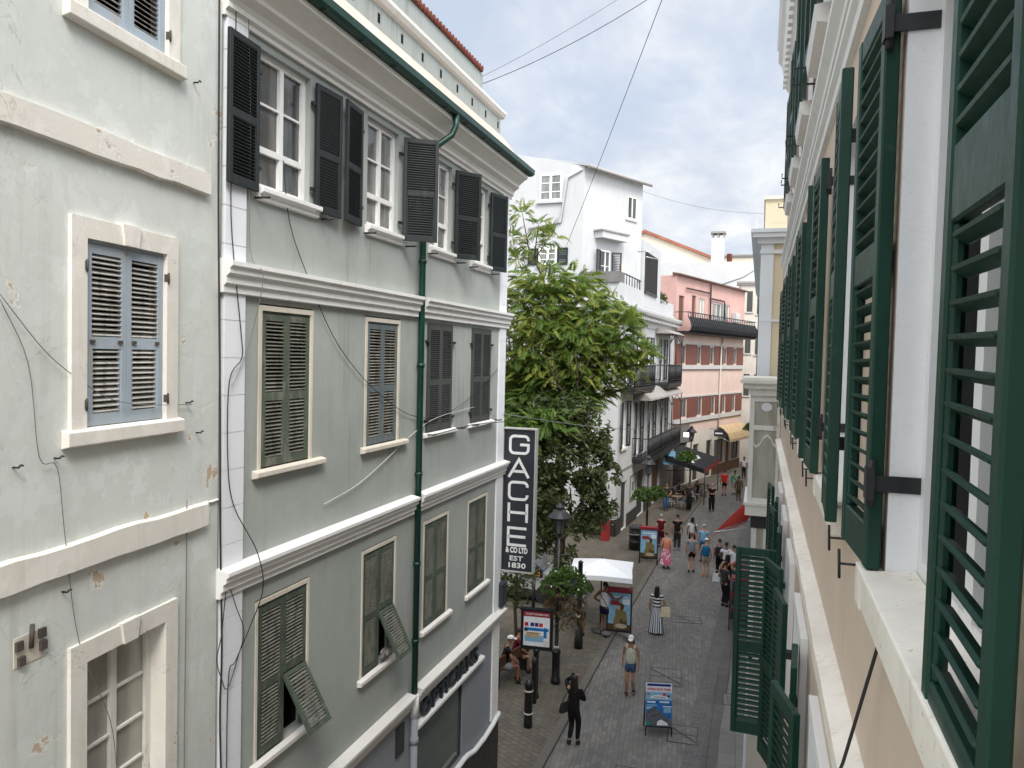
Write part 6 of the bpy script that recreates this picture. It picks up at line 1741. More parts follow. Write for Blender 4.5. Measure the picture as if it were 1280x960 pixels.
    if face:
        f = MB()
        for sg in (-1, 1): f.ball(tuple((hc + Vector((sg * .032, .092, .012))) * k), (.012 * k, .006 * k, .007 * k), 8, 4)
        f.build('eye', M['hairdark'], t)
        f = MB(); f.ball(tuple((hc + Vector((0, .094, -.045))) * k), (.024 * k, .007 * k, .006 * k), 8, 4); f.build('mouth', cl('lips', (.30, .09, .08)), t)
    # clothes ---------------------------------------------------------------
    def garment(name, mat, chain, root=0):
        vs = [tuple(c * k for c in p) for p, r, f_ in chain]; es = [(f_, i) for i, (p, r, f_) in enumerate(chain) if f_ is not None]
        rs = [tuple(q * k * 1.15 for q in r) if isinstance(r, tuple) else r * k * 1.15 for p, r, f_ in chain]
        return skin_obj(name, mat, vs, es, rs, root, t)
    loose = .016
    if top:
        hem = .84 if not sit else .90
        ch = [(T(0, 0, hem), (.140 * bw + loose, .112 * bw + loose), None), (T(0, 0, 1.07), (.122 * bw + loose, .095 * bw + loose), 0), (T(0, 0, 1.26), (.138 * bw + loose, .102 * bw + loose), 1), (T(0, -.005, 1.38), (.104 + loose, .076 + loose), 2), (T(0, .003, 1.435), (.064, .06), 3)]
        if sleeve:
            for s_ in (0, 1):
                n0 = len(ch); ch.append((sh[s_], .066, 3)); m_ = Vector(sh[s_]).lerp(Vector(el[s_]), .5)
                ch.append((tuple(m_), .058, n0))
                if sleeve == 'long':
                    ch.append((el[s_], .048, n0 + 1)); ch.append((tuple(Vector(el[s_]).lerp(Vector(wr[s_]), .9)), .038, n0 + 2))
        else:
            ch[2] = (T(0, 0, 1.26), (.150 * bw + loose, .112 * bw + loose), 1); ch[3] = (T(0, -.005, 1.37), (.132, .082), 2); ch[4] = (T(0, 0, 1.41), (.10, .06), 3)
        garment('shirt', M[top], ch)
    if legs in ('trousers', 'shorts', 'leggings'):
        lo = {'trousers': .018, 'shorts': .026, 'leggings': .008}[legs]
        ch = [((0, 0, hipz + .15), (.118 * bw + lo, .092 * bw + lo), None), ((0, 0, hipz), (.130 * bw + lo, .106 * bw + lo), 0)]
        for s_ in (0, 1):
            n0 = len(ch); ch.append((hp[s_], .093 * bw + lo, 1)); m_ = Vector(hp[s_]).lerp(Vector(kn[s_]), .5 if legs != 'shorts' else .62); ch.append((tuple(m_), .074 * bw + lo, n0))
            if legs != 'shorts':
                ch.append((kn[s_], .054 + lo, n0 + 1)); ch.append((tuple(Vector(kn[s_]).lerp(Vector(an[s_]), .35)), .054 + lo, n0 + 2)); ch.append((tuple(Vector(kn[s_]).lerp(Vector(an[s_]), .93)), .040 + lo, n0 + 3))
        garment(legs, M[bottom], ch, 1)
    elif legs == 'skirt':
        b = MB(); n = 36; z1 = hipz + .16; z0 = z1 - skirt_len; prof = [(.125, z1), (.150 * bw, hipz + .02), (.175 * bw, hipz - .10), (.185 + .06 * skirt_len, (z0 + hipz) / 2 - .05), (.20 + .08 * skirt_len, z0)]
        for i, (r, zz) in enumerate(prof):
            for j in range(n):
                a = 2 * pi * j / n; w_ = 1 + (.07 * sin(9 * a + 1.3) * (i / 4) ** 1.5)
                b.v.append(((r * w_ * cos(a)) * k, (r * w_ * .82 * sin(a) + stride * .04 * (i / 4)) * k, zz * k))
        for i in range(4):
            for j in range(n): b.f.append([i * n + j, (i + 1) * n + j, (i + 1) * n + (j + 1) % n, i * n + (j + 1) % n]); b.m.append(0); b.sm.append(True)
        b.build('skirt', M[skirt_mat or bottom], t)
    for s_ in (0, 1):
        sg = -1 if s_ == 0 else 1; a = an[s_]
        b = MB(); b.lathe([(.001, -.085), (.046, -.08), (.05, -.055), (.046, -.02), (.038, .015), (.03, .02)], n=12, sx=1, sy=1)
        for i, v in enumerate(b.v):
            b.v[i] = ((a[0] + sg * .012 + v[0]) * k, (a[1] + (v[1] * (2.5 if v[1] > 0 else 1.2)) + .01) * k, (a[2] + v[2] - (max(0, v[1]) * .5 if v[2] > -.03 else 0)) * k)
        b.build('shoe', M[shoes], t)
    # hair / cap ------------------------------------------------------------
    hm_, hs__ = hair; c = hc + Vector((0, -.010, .022))
    b = MB()
    if hs__ != 'bald':
        n, kk = 14, 8; vs = []
        for i in range(kk + 1):
            th = pi * .60 * i / kk
            for j in range(n):
                a = 2 * pi * j / n; fr = sin(a)     # front = +y
                tt = th * (1 - .30 * max(0, fr)); rr = 1 + .03 * sin(5 * a + i)
                vs.append(tuple((c + Vector((.082 * rr * sin(tt) * cos(a), .098 * rr * sin(tt) * sin(a), .088 * cos(tt)))) * k))
        b.add(vs, [(i * n + j, (i + 1) * n + j, (i + 1) * n + (j + 1) % n, i * n + (j + 1) % n) for i in range(kk) for j in range(n)], 0, True)
        if hs__ in ('long', 'shoulder', 'longcap'):
            zl = -.36 if hs__ != 'shoulder' else -.17
            vs = []; rows = [(.04, .084, .075), (-.06, .092, .072), (-.16, .10, .065), (zl * .8 - .02, .105, .055), (zl, .07, .035)]
            for dz, rx, ry in rows:
                for j in range(12):
                    a = 2 * pi * j / 12; vs.append(tuple((c + Vector((rx * cos(a) * (1 + .06 * sin(4 * a + dz * 30)), -.045 + ry * sin(a) - max(0, -dz - .1) * .10, dz))) * k))
            b.add(vs, [(i * 12 + j, i * 12 + (j + 1) % 12, (i + 1) * 12 + (j + 1) % 12, (i + 1) * 12 + j) for i in range(4) for j in range(12)], 0, True)
        if hs__ == 'bun': b.ball(tuple((c + Vector((0, -.10, .03))) * k), .045 * k, 8, 6)
        b.build('hair', M[hm_], t)
    t['_k'] = k; t['_hc'] = tuple(hc)
    return t
EXTRA = {}
def cap(t, mat, brim=True):
    k = t['_k']; c = Vector(t['_hc']) + Vector((0, -.008, .03)); b = MB()
    n, kk = 16, 6; vs = []
    for i in range(kk + 1):
        th = pi * .5 * i / kk
        for j in range(n):
            a = 2 * pi * j / n; vs.append(tuple((c + Vector((.088 * sin(th) * cos(a), .105 * sin(th) * sin(a), .088 * cos(th)))) * k))
    b.add(vs, [(i * n + j, (i + 1) * n + j, (i + 1) * n + (j + 1) % n, i * n + (j + 1) % n) for i in range(kk) for j in range(n)], 0, True)
    if brim:
        pts = [(c + Vector((.075 * cos(a), .085 + .10 * sin(a), -.002 - .025 * sin(a)))) * k for a in [pi * i / 8 for i in range(9)]]
        low = [p - Vector((0, 0, .008)) for p in pts]
        b.add([tuple(p) for p in pts + low], [tuple(range(9)), tuple(range(17, 8, -1))] + [(i, 9 + i, 10 + i, i + 1) for i in range(8)])
    b.build('cap', M[mat], t)
def backpack(t, mat, label=None):
    k = t['_k']; b = MB(); b.box(-.15 * k, .15 * k, -.30 * k, -.115 * k, .98 * k, 1.40 * k); o = b.build('backpack', M[mat], t, bevel=.05)
    b = MB()
    for s_ in (-1, 1): b.tube([(s_ * .10 * k, -.13 * k, 1.38 * k), (s_ * .11 * k, -.02 * k, 1.455 * k), (s_ * .11 * k, .115 * k, 1.36 * k), (s_ * .13 * k, .10 * k, 1.12 * k), (s_ * .12 * k, -.12 * k, 1.04 * k)], .016 * k, 6)
    b.build('strap', M[mat], o)
def handbag(name, label, cat, x, y, z, w_, d_, h_, mat, rz=0, strap=None):
    t = thing(name, label, cat, (x, y, z), rz)
    b = MB(); b.add([(-w_ / 2, -d_ / 2, 0), (w_ / 2, -d_ / 2, 0), (w_ / 2, d_ / 2, 0), (-w_ / 2, d_ / 2, 0), (-w_ * .42, -d_ * .2, h_), (w_ * .42, -d_ * .2, h_), (w_ * .42, d_ * .2, h_), (-w_ * .42, d_ * .2, h_)], [(0, 3, 2, 1), (4, 5, 6, 7), (0, 1, 5, 4), (1, 2, 6, 5), (2, 3, 7, 6), (3, 0, 4, 7)]); b.build('bag', M[mat], t, bevel=.02)
    if strap:
        b = MB(); b.tube([tuple(p) for p in strap], .011, 6); b.build('strap', M[mat], t)
    return t
# near figures
p = person('woman dressed all in black with long dark hair holding up a phone, seen from behind', -4.02, 17.95, -8, 1.68, 'black', 'black', 'skinB', ('hairdark', 'long'), 'long', 'leggings', ('phone', 'fold'), .12, 'charcoal', .0)
b = MB()
b2 = handbag('handbag', 'black shoulder bag at the hip of the woman in black', 'bag', -4.25, 17.93, .78, .30, .13, .24, 'charcoal', 60, [(-.10, 0, .22), (-.04, -.06, .45), (.0, -.16, .62), (.04, -.1, .45), (.10, 0, .22)])
tt_ = thing('phone', 'dark phone held up by the woman in black', 'phone', (-4.09, 18.22, 1.60), -8); b = MB(); b.box(-.075, .075, -.005, .005, -.04, .04); b.build('case', M['charcoal'], tt_)
p = person('woman in a white cap, pale sleeveless top and denim shorts walking toward the camera', -3.17, 21.22, 180, 1.66, 'lace', 'denim', 'skinB', ('hairbrown', 'shoulder'), None, 'shorts', (None, None), .16, 'charcoal', 0, face=True)
cap(p, 'trainer')
b = MB(); b.tube([(-.10, .115, 1.30), (-.11, .04, 1.43), (-.10, -.09, 1.36)], .022, 6); b.tube([(.10, .115, 1.30), (.11, .04, 1.43), (.10, -.09, 1.36)], .022, 6); b.build('shoulder_strap', M['lace'], p)
p = person('woman in a black and white striped dress with long dark hair and a pale bag', -3.10, 26.3, 0, 1.62, 'stripeH', 'stripeV', 'skinB', ('hairdark', 'long'), 'short', 'skirt', (None, 'bag'), .06, 'orangec', 0, skirt_len=.98, skirt_mat='stripeV')
handbag('tote_bag', 'cream tote bag carried by the woman in the striped dress', 'bag', -2.80, 26.28, .62, .36, .12, .34, 'cream', 10, [(-.12, 0, .33), (-.08, 0, .55), (.05, 0, .56), (.12, 0, .33)])
p = person('man in a white sleeveless vest and navy shorts leaning on the poster stand', -4.72, 25.35, -12, 1.76, 'whitec', 'navy', 'skinC', ('hairdark', 'short'), None, 'shorts', ('hip', 'lean'), .02, 'charcoal', FZ)
b = MB(); b.tube([(-.15, -.10, 1.42), (0, -.135, 1.25), (.14, -.12, 1.02)], .012, 6); b.build('bag_strap', M['charcoal'], p)
person('person in a grey top and dark shorts half hidden behind the thick black post', -5.42, 24.9, 20, 1.72, 'greyc', 'darkgrey', 'skinC', ('hairdark', 'short'), 'short', 'shorts', (None, 'up'), .14, 'charcoal', FZ)
# two people seated on a bench at the corner
t = thing('bench', 'dark bench at the corner of the sage building with two people seated on it', 'bench', (-6.75, 20.9, FZ), 75)
b = MB(); b.box(-.9, .9, -.22, .2, .40, .45); b.build('seat', M['brownwood'], t); b = MB(); b.box(-.9, .9, -.28, -.24, .55, .85); b.build('backrest', M['brownwood'], t)
for sx in (-.75, .75):
    b = MB(); b.box(sx - .03, sx + .03, -.2, .18, 0, .40); b.box(sx - .03, sx + .03, -.30, -.2, 0, .85); b.build('leg', M['iron'], t)
p = person('seated person in black top and pale grey shorts with a white cap at the corner', -6.70, 20.55, -65, 1.72, 'black', 'greyc', 'skinB', ('hairdark', 'short'), 'short', 'shorts', ('lap', 'lap'), 0, 'charcoal', FZ, lean=.25, sit=True); cap(p, 'trainer')
person('seated person in dark red clothing on the bench behind the white capped one', -6.62, 21.35, -65, 1.68, 'maroon', 'charcoal', 'skinB', ('hairdark', 'short'), 'short', 'shorts', ('lap', 'lap'), 0, 'charcoal', FZ, lean=.2, sit=True)
# middle distance, walking away
p = person('woman in a pink floral skirt and backless orange pink top walking away', -3.74, 34.7, 4, 1.64, 'pinktop', 'pinkfloral', 'skinA', ('hairred', 'bun'), None, 'skirt', (None, None), .12, 'charcoal', 0, skirt_len=.84, skirt_mat='pinkfloral')
person('man in a black short sleeved shirt and dark trousers beside the pink skirted woman', -3.62, 38.2, 2, 1.78, 'black', 'darkgrey', 'skinB', ('hairdark', 'short'), 'short', 'trousers', (None, None), .13, 'greyc', 0)
person('grey haired person in a maroon top left of the black shirted man', -4.42, 38.3, 6, 1.62, 'maroon', 'maroon', 'skinA', ('hairgrey', 'short'), 'short', 'trousers', (None, None), .1, 'charcoal', FZ)
p = person('woman in white short sleeved shirt with dark strap, ahead of the light blue man', -2.92, 38.4, 0, 1.66, 'whitec', 'darkgrey', 'skinB', ('hairdark', 'shoulder'), 'short', 'trousers', (None, None), .12, 'charcoal', 0)
b = MB(); b.tube([(.12, -.12, 1.42), (.16, -.14, 1.2), (.19, -.1, 1.0)], .03, 6); b.build('bag_strap', M['charcoal'], p)
p = person('man in a light blue shirt and pale cap walking away among the group', -2.25, 36.6, 0, 1.74, 'lightblue', 'jeans', 'skinA', ('hairgrey', 'short'), 'short', 'trousers', (None, None), .12, 'charcoal', 0, build=1.12); cap(p, 'beige', False)
person('man in a grey short sleeved shirt and black shorts walking away among the group', -2.62, 34.5, 2, 1.74, 'greyc', 'black', 'skinA', ('hairred', 'short'), 'short', 'shorts', (None, None), .15, 'darkgrey', 0, build=1.08)
p = person('woman with a white cap, blue backpack and pale shorts walking away', -1.98, 34.1, 0, 1.66, 'black', 'beige', 'skinA', ('hairbrown', 'short'), None, 'shorts', (None, None), .06, 'orangec', 0); cap(p, 'trainer'); backpack(p, 'bluebag')
p = person('person with a dark backpack and black trousers right of the blue backpack', -1.42, 34.2, -6, 1.66, 'greyc', 'black', 'skinB', ('hairdark', 'short'), 'short', 'trousers', (None, None), .1, 'charcoal', 0); backpack(p, 'charcoal')
person('person in a white t shirt and white trainers next to the green shutter', -1.12, 33.7, -5, 1.66, 'whitec', 'darkgrey', 'skinC', ('hairdark', 'short'), 'short', 'shorts', ('bag', None), .08, 'trainer', 0)
p = person('person in short black dress, orange sash and white trainers, nearest of the group', -.98, 31.3, -15, 1.72, 'black', 'black', 'skinA', ('hairdark', 'long'), None, 'skirt', ('bag', None), .14, 'trainer', .004, skirt_len=.52)
b = MB(); b.tube([(.13, -.06, 1.44), (.0, -.15, 1.25), (-.16, -.12, 1.0), (-.2, .04, .92)], .035, 6); b.build('sash', M['orangec'], p)
handbag('carrier_bag', 'white carrier bag beside the group at the green shutter', 'bag', -1.42, 31.9, .45, .3, .14, .34, 'whitec', 0, [(-.1, 0, .33), (0, 0, .5), (.1, 0, .33)])
handbag('black_rucksack', 'black rucksack standing on the paving by the green shutter', 'bag', -.62, 30.9, .004, .36, .24, .42, 'charcoal', 0)
# under the red awning
person('dark clothed person in a pale cap browsing under the red awning', -1.02, 30.2, -40, 1.70, 'darkgrey', 'black', 'skinB', ('hairdark', 'short'), 'short', 'trousers', ('bag', 'bag'), 0, 'charcoal', .004)
person('person in a white top and black skirt standing under the red awning', -.78, 33.2, 30, 1.68, 'whitec', 'black', 'skinB', ('hairdark', 'short'), 'short', 'skirt', ('fold', 'fold'), 0, 'charcoal', .004)
person('person in a rose red top standing deepest under the red awning', -.55, 31.8, 160, 1.66, 'pinkrose', 'black', 'skinC', ('hairdark', 'short'), 'short', 'trousers', ('fold', None), 0, 'charcoal', .004)
# far figures
person('man dressed in black with grey hair walking toward the camera', -2.60, 48.9, 180, 1.76, 'black', 'black', 'skinA', ('hairgrey', 'short'), 'short', 'trousers', ('fold', None), .12, 'charcoal', 0, build=1.12, face=True)
person('person in a bright red t shirt and dark shorts far up the street', -2.12, 55.0, 0, 1.80, 'redc', 'black', 'skinB', ('hairdark', 'short'), 'short', 'shorts', (None, None), .14, 'charcoal', 0, build=1.08)
p = person('person in a mint green t shirt with pale trousers far up the street', -1.45, 55.8, -10, 1.70, 'greenc', 'beige', 'skinC', ('hairdark', 'short'), 'short', 'trousers', (None, None), .1, 'charcoal', 0)
b = MB(); b.tube([(-.13, -.12, 1.42), (0, -.15, 1.22), (.15, -.13, 1.0)], .02, 6); b.build('bag_strap', M['charcoal'], p)
person('person in olive brown clothing at the corner of the glazed oriel', -1.12, 53.6, 10, 1.66, 'olivec', 'olivec', 'skinC', ('hairdark', 'short'), 'long', 'trousers', (None, None), .05, 'charcoal', 0)
person('person in a white shirt farthest up the street beside the oriel', -1.0, 64.0, 0, 1.72, 'whitec', 'darkgrey', 'skinC', ('hairdark', 'short'), 'short', 'trousers', (None, None), .1, 'charcoal', 0)
person('person in blue jeans standing at the doorway of the white house', -5.22, 47.6, 170, 1.72, 'darkgrey', 'jeans', 'skinB', ('hairbrown', 'short'), 'short', 'trousers', ('bag', 'fold'), .02, 'charcoal', FZ)
person('waiter dressed in black standing between the cafe tables', -3.93, 48.2, 190, 1.74, 'charcoal', 'black', 'skinC', ('hairdark', 'short'), 'short', 'trousers', ('bag', 'bag'), .02, 'charcoal', FZ)
person('person in a navy top seated at the middle cafe table', -3.72, 52.05, 110, 1.70, 'navy', 'darkgrey', 'skinA', ('hairgrey', 'short'), 'short', 'trousers', ('lap', 'lap'), 0, 'charcoal', FZ, sit=True)
person('person in dark clothes seated in the shade of the black awning', -4.9, 51.75, -80, 1.70, 'darkgrey', 'black', 'skinB', ('hairdark', 'short'), 'short', 'trousers', ('lap', 'lap'), 0, 'charcoal', FZ, sit=True)
# freeze the grown surfaces into plain meshes and join fingers, ears and nose to the bodies
bpy.context.view_layer.update()
dg = bpy.context.evaluated_depsgraph_get()
done = [(o, bpy.data.meshes.new_from_object(o.evaluated_get(dg))) for o in _pending]
for o, me in done:
    o.modifiers.clear(); nm = o.data.materials[0]
    if o.name in EXTRA:
        ex = EXTRA[o.name]; vs = [tuple(v.co) for v in me.vertices]; fs = [list(p.vertices) for p in me.polygons]; n0 = len(vs)
        vs += ex.v; fs += [[n0 + i for i in f] for f in ex.f]
        m2 = bpy.data.meshes.new('body'); m2.from_pydata(vs, [], fs); m2.update(); m2.polygons.foreach_set('use_smooth', [True] * len(m2.polygons)); me = m2
    me.materials.clear(); me.materials.append(nm); o.data = me
    if '_ex' in o: del o['_ex']
for o in bpy.data.objects:
    for q in ('_k', '_hc'):
        if q in o: del o[q]
# ================================================================== trees
from mathutils import noise as mnoise
def grow(b, p, d, r, ln, depth, tips, rg, spread=.55, up=.25, kids=3):
    """tapered limb with a slight bend, splitting into thinner limbs"""
    p = Vector(p); d = Vector(d).normalized(); pts = [p]; q = p
    for i in range(4):
        d = (d + Vector((rg.uniform(-1, 1), rg.uniform(-1, 1), rg.uniform(-.4, .9))) * .13).normalized(); q = q + d * ln / 4; pts.append(q)
    b.tube(pts, [r * (1 - .45 * i / 4) for i in range(5)], 7 if r > .05 else 4)
    if depth == 0: tips.append((q, d)); return
    for k in range(kids):
        a = 2 * pi * (k + rg.random() * .7) / kids; side = d.cross(Vector((cos(a), sin(a), .3))).normalized()
        grow(b, q if k else pts[3].lerp(q, .9), (d * (1 - spread * .4) + side * spread * rg.uniform(.7, 1.3) + Vector((0, 0, up))), r * .55, ln * rg.uniform(.66, .86), depth - 1, tips, rg, spread, up, kids)
    if depth <= 2: tips.append((pts[2], d))
def frond(b, p, d, ln, rg, m):
    """feather leaf: drooping midrib with pairs of narrow leaflets"""
    d = Vector(d).normalized(); p = Vector(p); n = 10; side = d.cross(Vector((0, 0, 1)));
    if side.length < .1: side = Vector((1, 0, 0))
    side = (side + Vector((0, 0, rg.uniform(-.7, .7)))).normalized(); prev = p; sag = rg.uniform(.5, 1.7)
    for i in range(1, n + 1):
        t = i / n; dd = (d - Vector((0, 0, sag * t))).normalized(); q = prev + dd * ln / n
        ll = ln * .35 * (1 - .55 * abs(t - .45) * 1.6); w = ll * .20
        for s in (-1, 1):
            o = (side * s + dd * .55 + Vector((0, 0, -.60 + rg.uniform(-.25, .15)))).normalized(); e = dd * w
            b.add([q, q + o * ll * .45 + e, q + o * ll, q + o * ll * .5 - e], [(0, 1, 2, 3)], m)
        prev = q
    b.add([prev, prev + d * ln * .07 + side * ln * .02, prev + (d - Vector((0, 0, sag))).normalized() * ln * .2, prev + d * ln * .07 - side * ln * .02], [(0, 1, 2, 3)], m)
rg = random.Random(21)
tr = thing('feathery_tree', 'tall bright green tree with drooping feathery leaves rising above the hanging sign', 'tree', (-7.2, 28.6, 0), 0)
b = MB(); tips = []
b.tube([(0, 0, 0), (.06, .05, 2.2), (-.02, .1, 4.6), (.05, .05, 6.4)], [.24, .2, .17, .15], 10)
for d, r, l in (((.9, -.1, .9), .11, 2.0), ((-.7, .2, 1.0), .11, 2.0), ((.2, -.8, 1.0), .10, 1.9), ((.1, .9, 1.0), .10, 1.9), ((.0, .0, 1), .12, 2.2), ((-.5, -.3, 1.2), .11, 2.4)):
    grow(b, (.05, .05, 6.2), d, r, l, 2, tips, rg, .6, .15)
grow(b, (-.3, .1, 9.5), (-.55, -.1, 1.2), .07, 2.2, 1, tips, rg, .5, .5, 3)
b.build('trunk', M['bark'], tr)
b = MB()
def crown_ok(q):
    # clumpy envelope
    x, y, z = q.x, q.y, q.z
    return z > 5.2
cl_ = []
for q, d in tips: cl_.append((q, .75))
# clump centres spread through the crown volume, uneven outline
cents = [(-1.6, 0, 11.6, .9), (-.7, -.5, 12.1, 1.1), (.4, .2, 12.0, 1.0), (1.1, -.3, 11.2, 1.0), (1.9, .3, 11.2, .7), (-1.9, .2, 10.3, 1.0), (-.6, -.9, 10.6, 1.2), (.8, -.8, 10.2, 1.1), (2.1, -.2, 9.9, 1.0), (-2.0, -.4, 9.0, 1.0), (-.9, -.9, 9.1, 1.2), (.4, -1.0, 9.0, 1.1), (1.6, -.5, 8.9, .9), (2.7, .0, 9.1, .5), (-1.8, .3, 7.9, 1.0), (-.6, -.8, 7.8, 1.1), (.5, -.7, 7.9, 1.0), (1.2, .2, 8.3, .8), (-.6, .9, 10.8, 1.2), (.9, 1.0, 9.8, 1.2), (-1.0, 1.0, 8.8, 1.1), (-1.3, -.2, 7.0, .9), (-.2, -.4, 7.0, .9), (-1.7, -2.4, 6.7, .75), (-.7, -2.9, 6.9, .8), (.3, -2.8, 7.1, .7), (-1.2, -2.7, 5.9, .6), (3.2, -.2, 9.6, .35), (2.5, -.4, 10.7, .45)]
for cx, cy, cz, cr in cents:
    dens = int(165 * cr * cr * rg.uniform(.75, 1.2))
    for i in range(dens):
        v = Vector((rg.gauss(0, 1), rg.gauss(0, 1), rg.gauss(0, 1))).normalized() * cr * (rg.random() ** .45)
        p = Vector((cx, cy, cz)) + Vector((v.x, v.y, v.z * .75)); d = Vector((v.x, v.y, rg.uniform(-.1, .7))) + Vector((rg.uniform(-.4, .4), rg.uniform(-.4, .4), 0))
        if d.length < .05: d = Vector((1, 0, 0))
        frond(b, p, d, rg.uniform(.38, .74), rg, 2 if cy < -2 and rg.random() < .6 else (1 if cz > 8.2 and rg.random() < .45 else 2 if rg.random() < .35 else 0))
# thin sparse top shoot
for cx, cy, cz, cr in ((-1.75, -.1, 14.9, .55), (-1.1, 0, 14.5, .5), (-2.2, 0, 14.0, .5), (-1.4, .1, 13.7, .5), (-.6, -.1, 14.0, .35), (-1.9, 0, 13.2, .4)):
    for i in range(26):
        v = Vector((rg.gauss(0, 1), rg.gauss(0, 1), rg.gauss(0, .7))).normalized() * cr * rg.random(); frond(b, Vector((cx, cy, cz)) + v, v + Vector((0, 0, .1)), rg.uniform(.35, .6), rg, 1 if rg.random() < .6 else 0)
b.build('crown', [M['leaf'], M['leafy'], M['leafmid']], tr)
b = MB()
b.tube([(-.5, 0, 11.0), (-.9, 0, 12.4), (-1.5, 0, 13.6), (-1.75, -.1, 14.9)], [.05, .04, .03, .012], 6)
for q in ((-1.1, 0, 14.5), (-2.2, 0, 14.0), (-.6, -.1, 14.0), (-1.9, 0, 13.2)): b.tube([(-1.25, 0, 13.1), (q[0] * .6 - .5, 0, q[2] - .35), q], [.028, .02, .01], 5)
b.tube([(1.5, 0, 9.0), (2.6, -.1, 9.3), (3.5, -.2, 9.7)], [.05, .035, .012], 6)
b.build('branch', M['bark'], tr)
def dark_tree(x, y, h0, label, cents, n, seed, lean=0, size=.085):
    rg = random.Random(seed)
    t = thing('evergreen_tree', label, 'tree', (x, y, 0), 0, 'dark evergreen trees on the square')
    b = MB(); tips = []
    b.tube([(0, 0, 0), (.05, 0, h0 * .5), (0, .05, h0)], [.17, .14, .11], 8)
    for k in range(5):
        a = 2 * pi * k / 5; grow(b, (0, .05, h0 * .92), (.8 * cos(a), .8 * sin(a), .9), .07, 1.3, 1, tips, rg, .6, .2)
    b.build('trunk', M['bark'], t)
    b = MB(); vol = sum(c[3] ** 2 for c in cents)
    for cx, cy, cz, cr in cents:
        for i in range(int(n * cr * cr / vol)):
            v = Vector((rg.gauss(0, 1), rg.gauss(0, 1), rg.gauss(0, 1))).normalized(); rr = cr * (rg.random() ** .38) * (1 + .14 * sin(5 * v.x + 3 * v.z) + .10 * sin(9 * v.y + 4 * v.x))
            c = Vector((cx, cy, cz)) + v * rr
            if mnoise.noise(c * 1.35 + Vector((seed, 0, 0))) < -.10 or mnoise.noise(c * 3.1) < -.34: continue
            if rg.random() < .10: c += v * rg.uniform(.05, .35) * cr
            d = (v * .5 + Vector((rg.uniform(-1, 1), rg.uniform(-1, 1), rg.uniform(-1, .4)))).normalized(); s = size * rg.uniform(.7, 1.4)
            e = d.cross(Vector((rg.uniform(-1, 1), rg.uniform(-1, 1), rg.uniform(-1, 1)))).normalized() * s * .38; d *= s
            b.add([c - d, c + e, c + d, c - e], [(0, 1, 2, 3)], 0)
    b.build('crown', M['leafdark'], t)
    return t
dark_tree(-6.7, 26.7, 2.9, 'dense dark evergreen tree between hanging sign and white house, larger dark tree', [(-1.0, 0, 7.2, .95), (.1, .2, 7.2, 1.05), (1.0, .2, 6.9, .8), (-1.2, 0, 5.9, 1.05), (.0, -.1, 5.9, 1.15), (1.1, 0, 5.6, .95), (1.75, .1, 5.3, .5), (-1.2, 0, 4.6, 1.0), (.0, -.2, 4.6, 1.05), (1.1, 0, 4.4, .8), (1.7, .1, 4.2, .4), (-1.0, 0, 3.5, .8), (.0, -.1, 3.4, .85), (.9, .1, 3.5, .6), (-.9, 0, 2.6, .7), (.1, -.1, 2.5, .6), (1.45, -.1, 3.6, .35), (1.5, .1, 6.3, .4)], 27000, 5, size=.105)
dark_tree(-10.6, 33.5, 3.0, 'dark evergreen tree mostly hidden by the corner of the sage building', [(0, 0, 6.8, 1.7), (1.0, -.2, 5.4, 1.5), (-.8, 0, 5.0, 1.5), (.8, 0, 3.7, 1.3), (.6, 0, 8.0, 1.2)], 10000, 6, size=.14)
t = thing('climbing_shrub', 'dark leafy shrub growing at the corner below the hanging sign', 'shrub', (-6.95, 22.6, FZ), 0)
b = MB(); rg = random.Random(8)
for cx, cy, cz, cr in ((0, 0, 3.2, .55), (.1, 0, 2.5, .6), (-.1, .1, 1.9, .5), (.0, 0, 4.0, .5), (-.5, 0, 3.4, .6), (-.6, 0, 2.3, .6)):
    leaf_cloud(b, int(560 * cr), (lambda cx=cx, cy=cy, cz=cz, cr=cr: (lambda v: (cx + v.x, cy + v.y, cz + v.z))(Vector((rg.gauss(0, 1), rg.gauss(0, 1), rg.gauss(0, 1))).normalized() * cr * rg.random() ** .4)), .075, 0, rg)
b.build('foliage', M['leafdark'], t)
b = MB(); b.tube([(0, .1, 0), (-.1, .1, 1.4), (0, .05, 3.6)], [.06, .05, .02], 6); b.build('stem', M['bark'], t)
# ================================================================== sky, sun, camera
w = bpy.data.worlds.new('World'); scene.world = w; w.use_nodes = True
nt = w.node_tree; bg = nt.nodes['Background']
S = Vector((.40, -.55, .80)).normalized()
elev = math.asin(S.z); azim = atan2(S.x, S.y)
sky = nt.nodes.new('ShaderNodeTexSky'); sky.sky_type = 'NISHITA'; sky.sun_disc = False
sky.sun_elevation = elev; sky.sun_rotation = azim; sky.altitude = 20; sky.air_density = 1.0; sky.dust_density = 1.6
tc = nt.nodes.new('ShaderNodeTexCoord'); sp = nt.nodes.new('ShaderNodeSeparateXYZ'); nt.links.new(tc.outputs['Generated'], sp.inputs[0])
def mth(op, a, b_=None):
    n = nt.nodes.new('ShaderNodeMath'); n.operation = op
    for s_, v in ((n.inputs[0], a), (n.inputs[1], b_)):
        if v is None: continue
        if hasattr(v, 'is_output'): nt.links.new(v, s_)
        else: s_.default_value = v
    return n.outputs[0]
zc = mth('ADD', mth('MAXIMUM', sp.outputs[2], 0.0), .16)      # clouds lie on a flat layer overhead
cb = nt.nodes.new('ShaderNodeCombineXYZ'); nt.links.new(mth('DIVIDE', sp.outputs[0], zc), cb.inputs[0]); nt.links.new(mth('DIVIDE', sp.outputs[1], zc), cb.inputs[1])
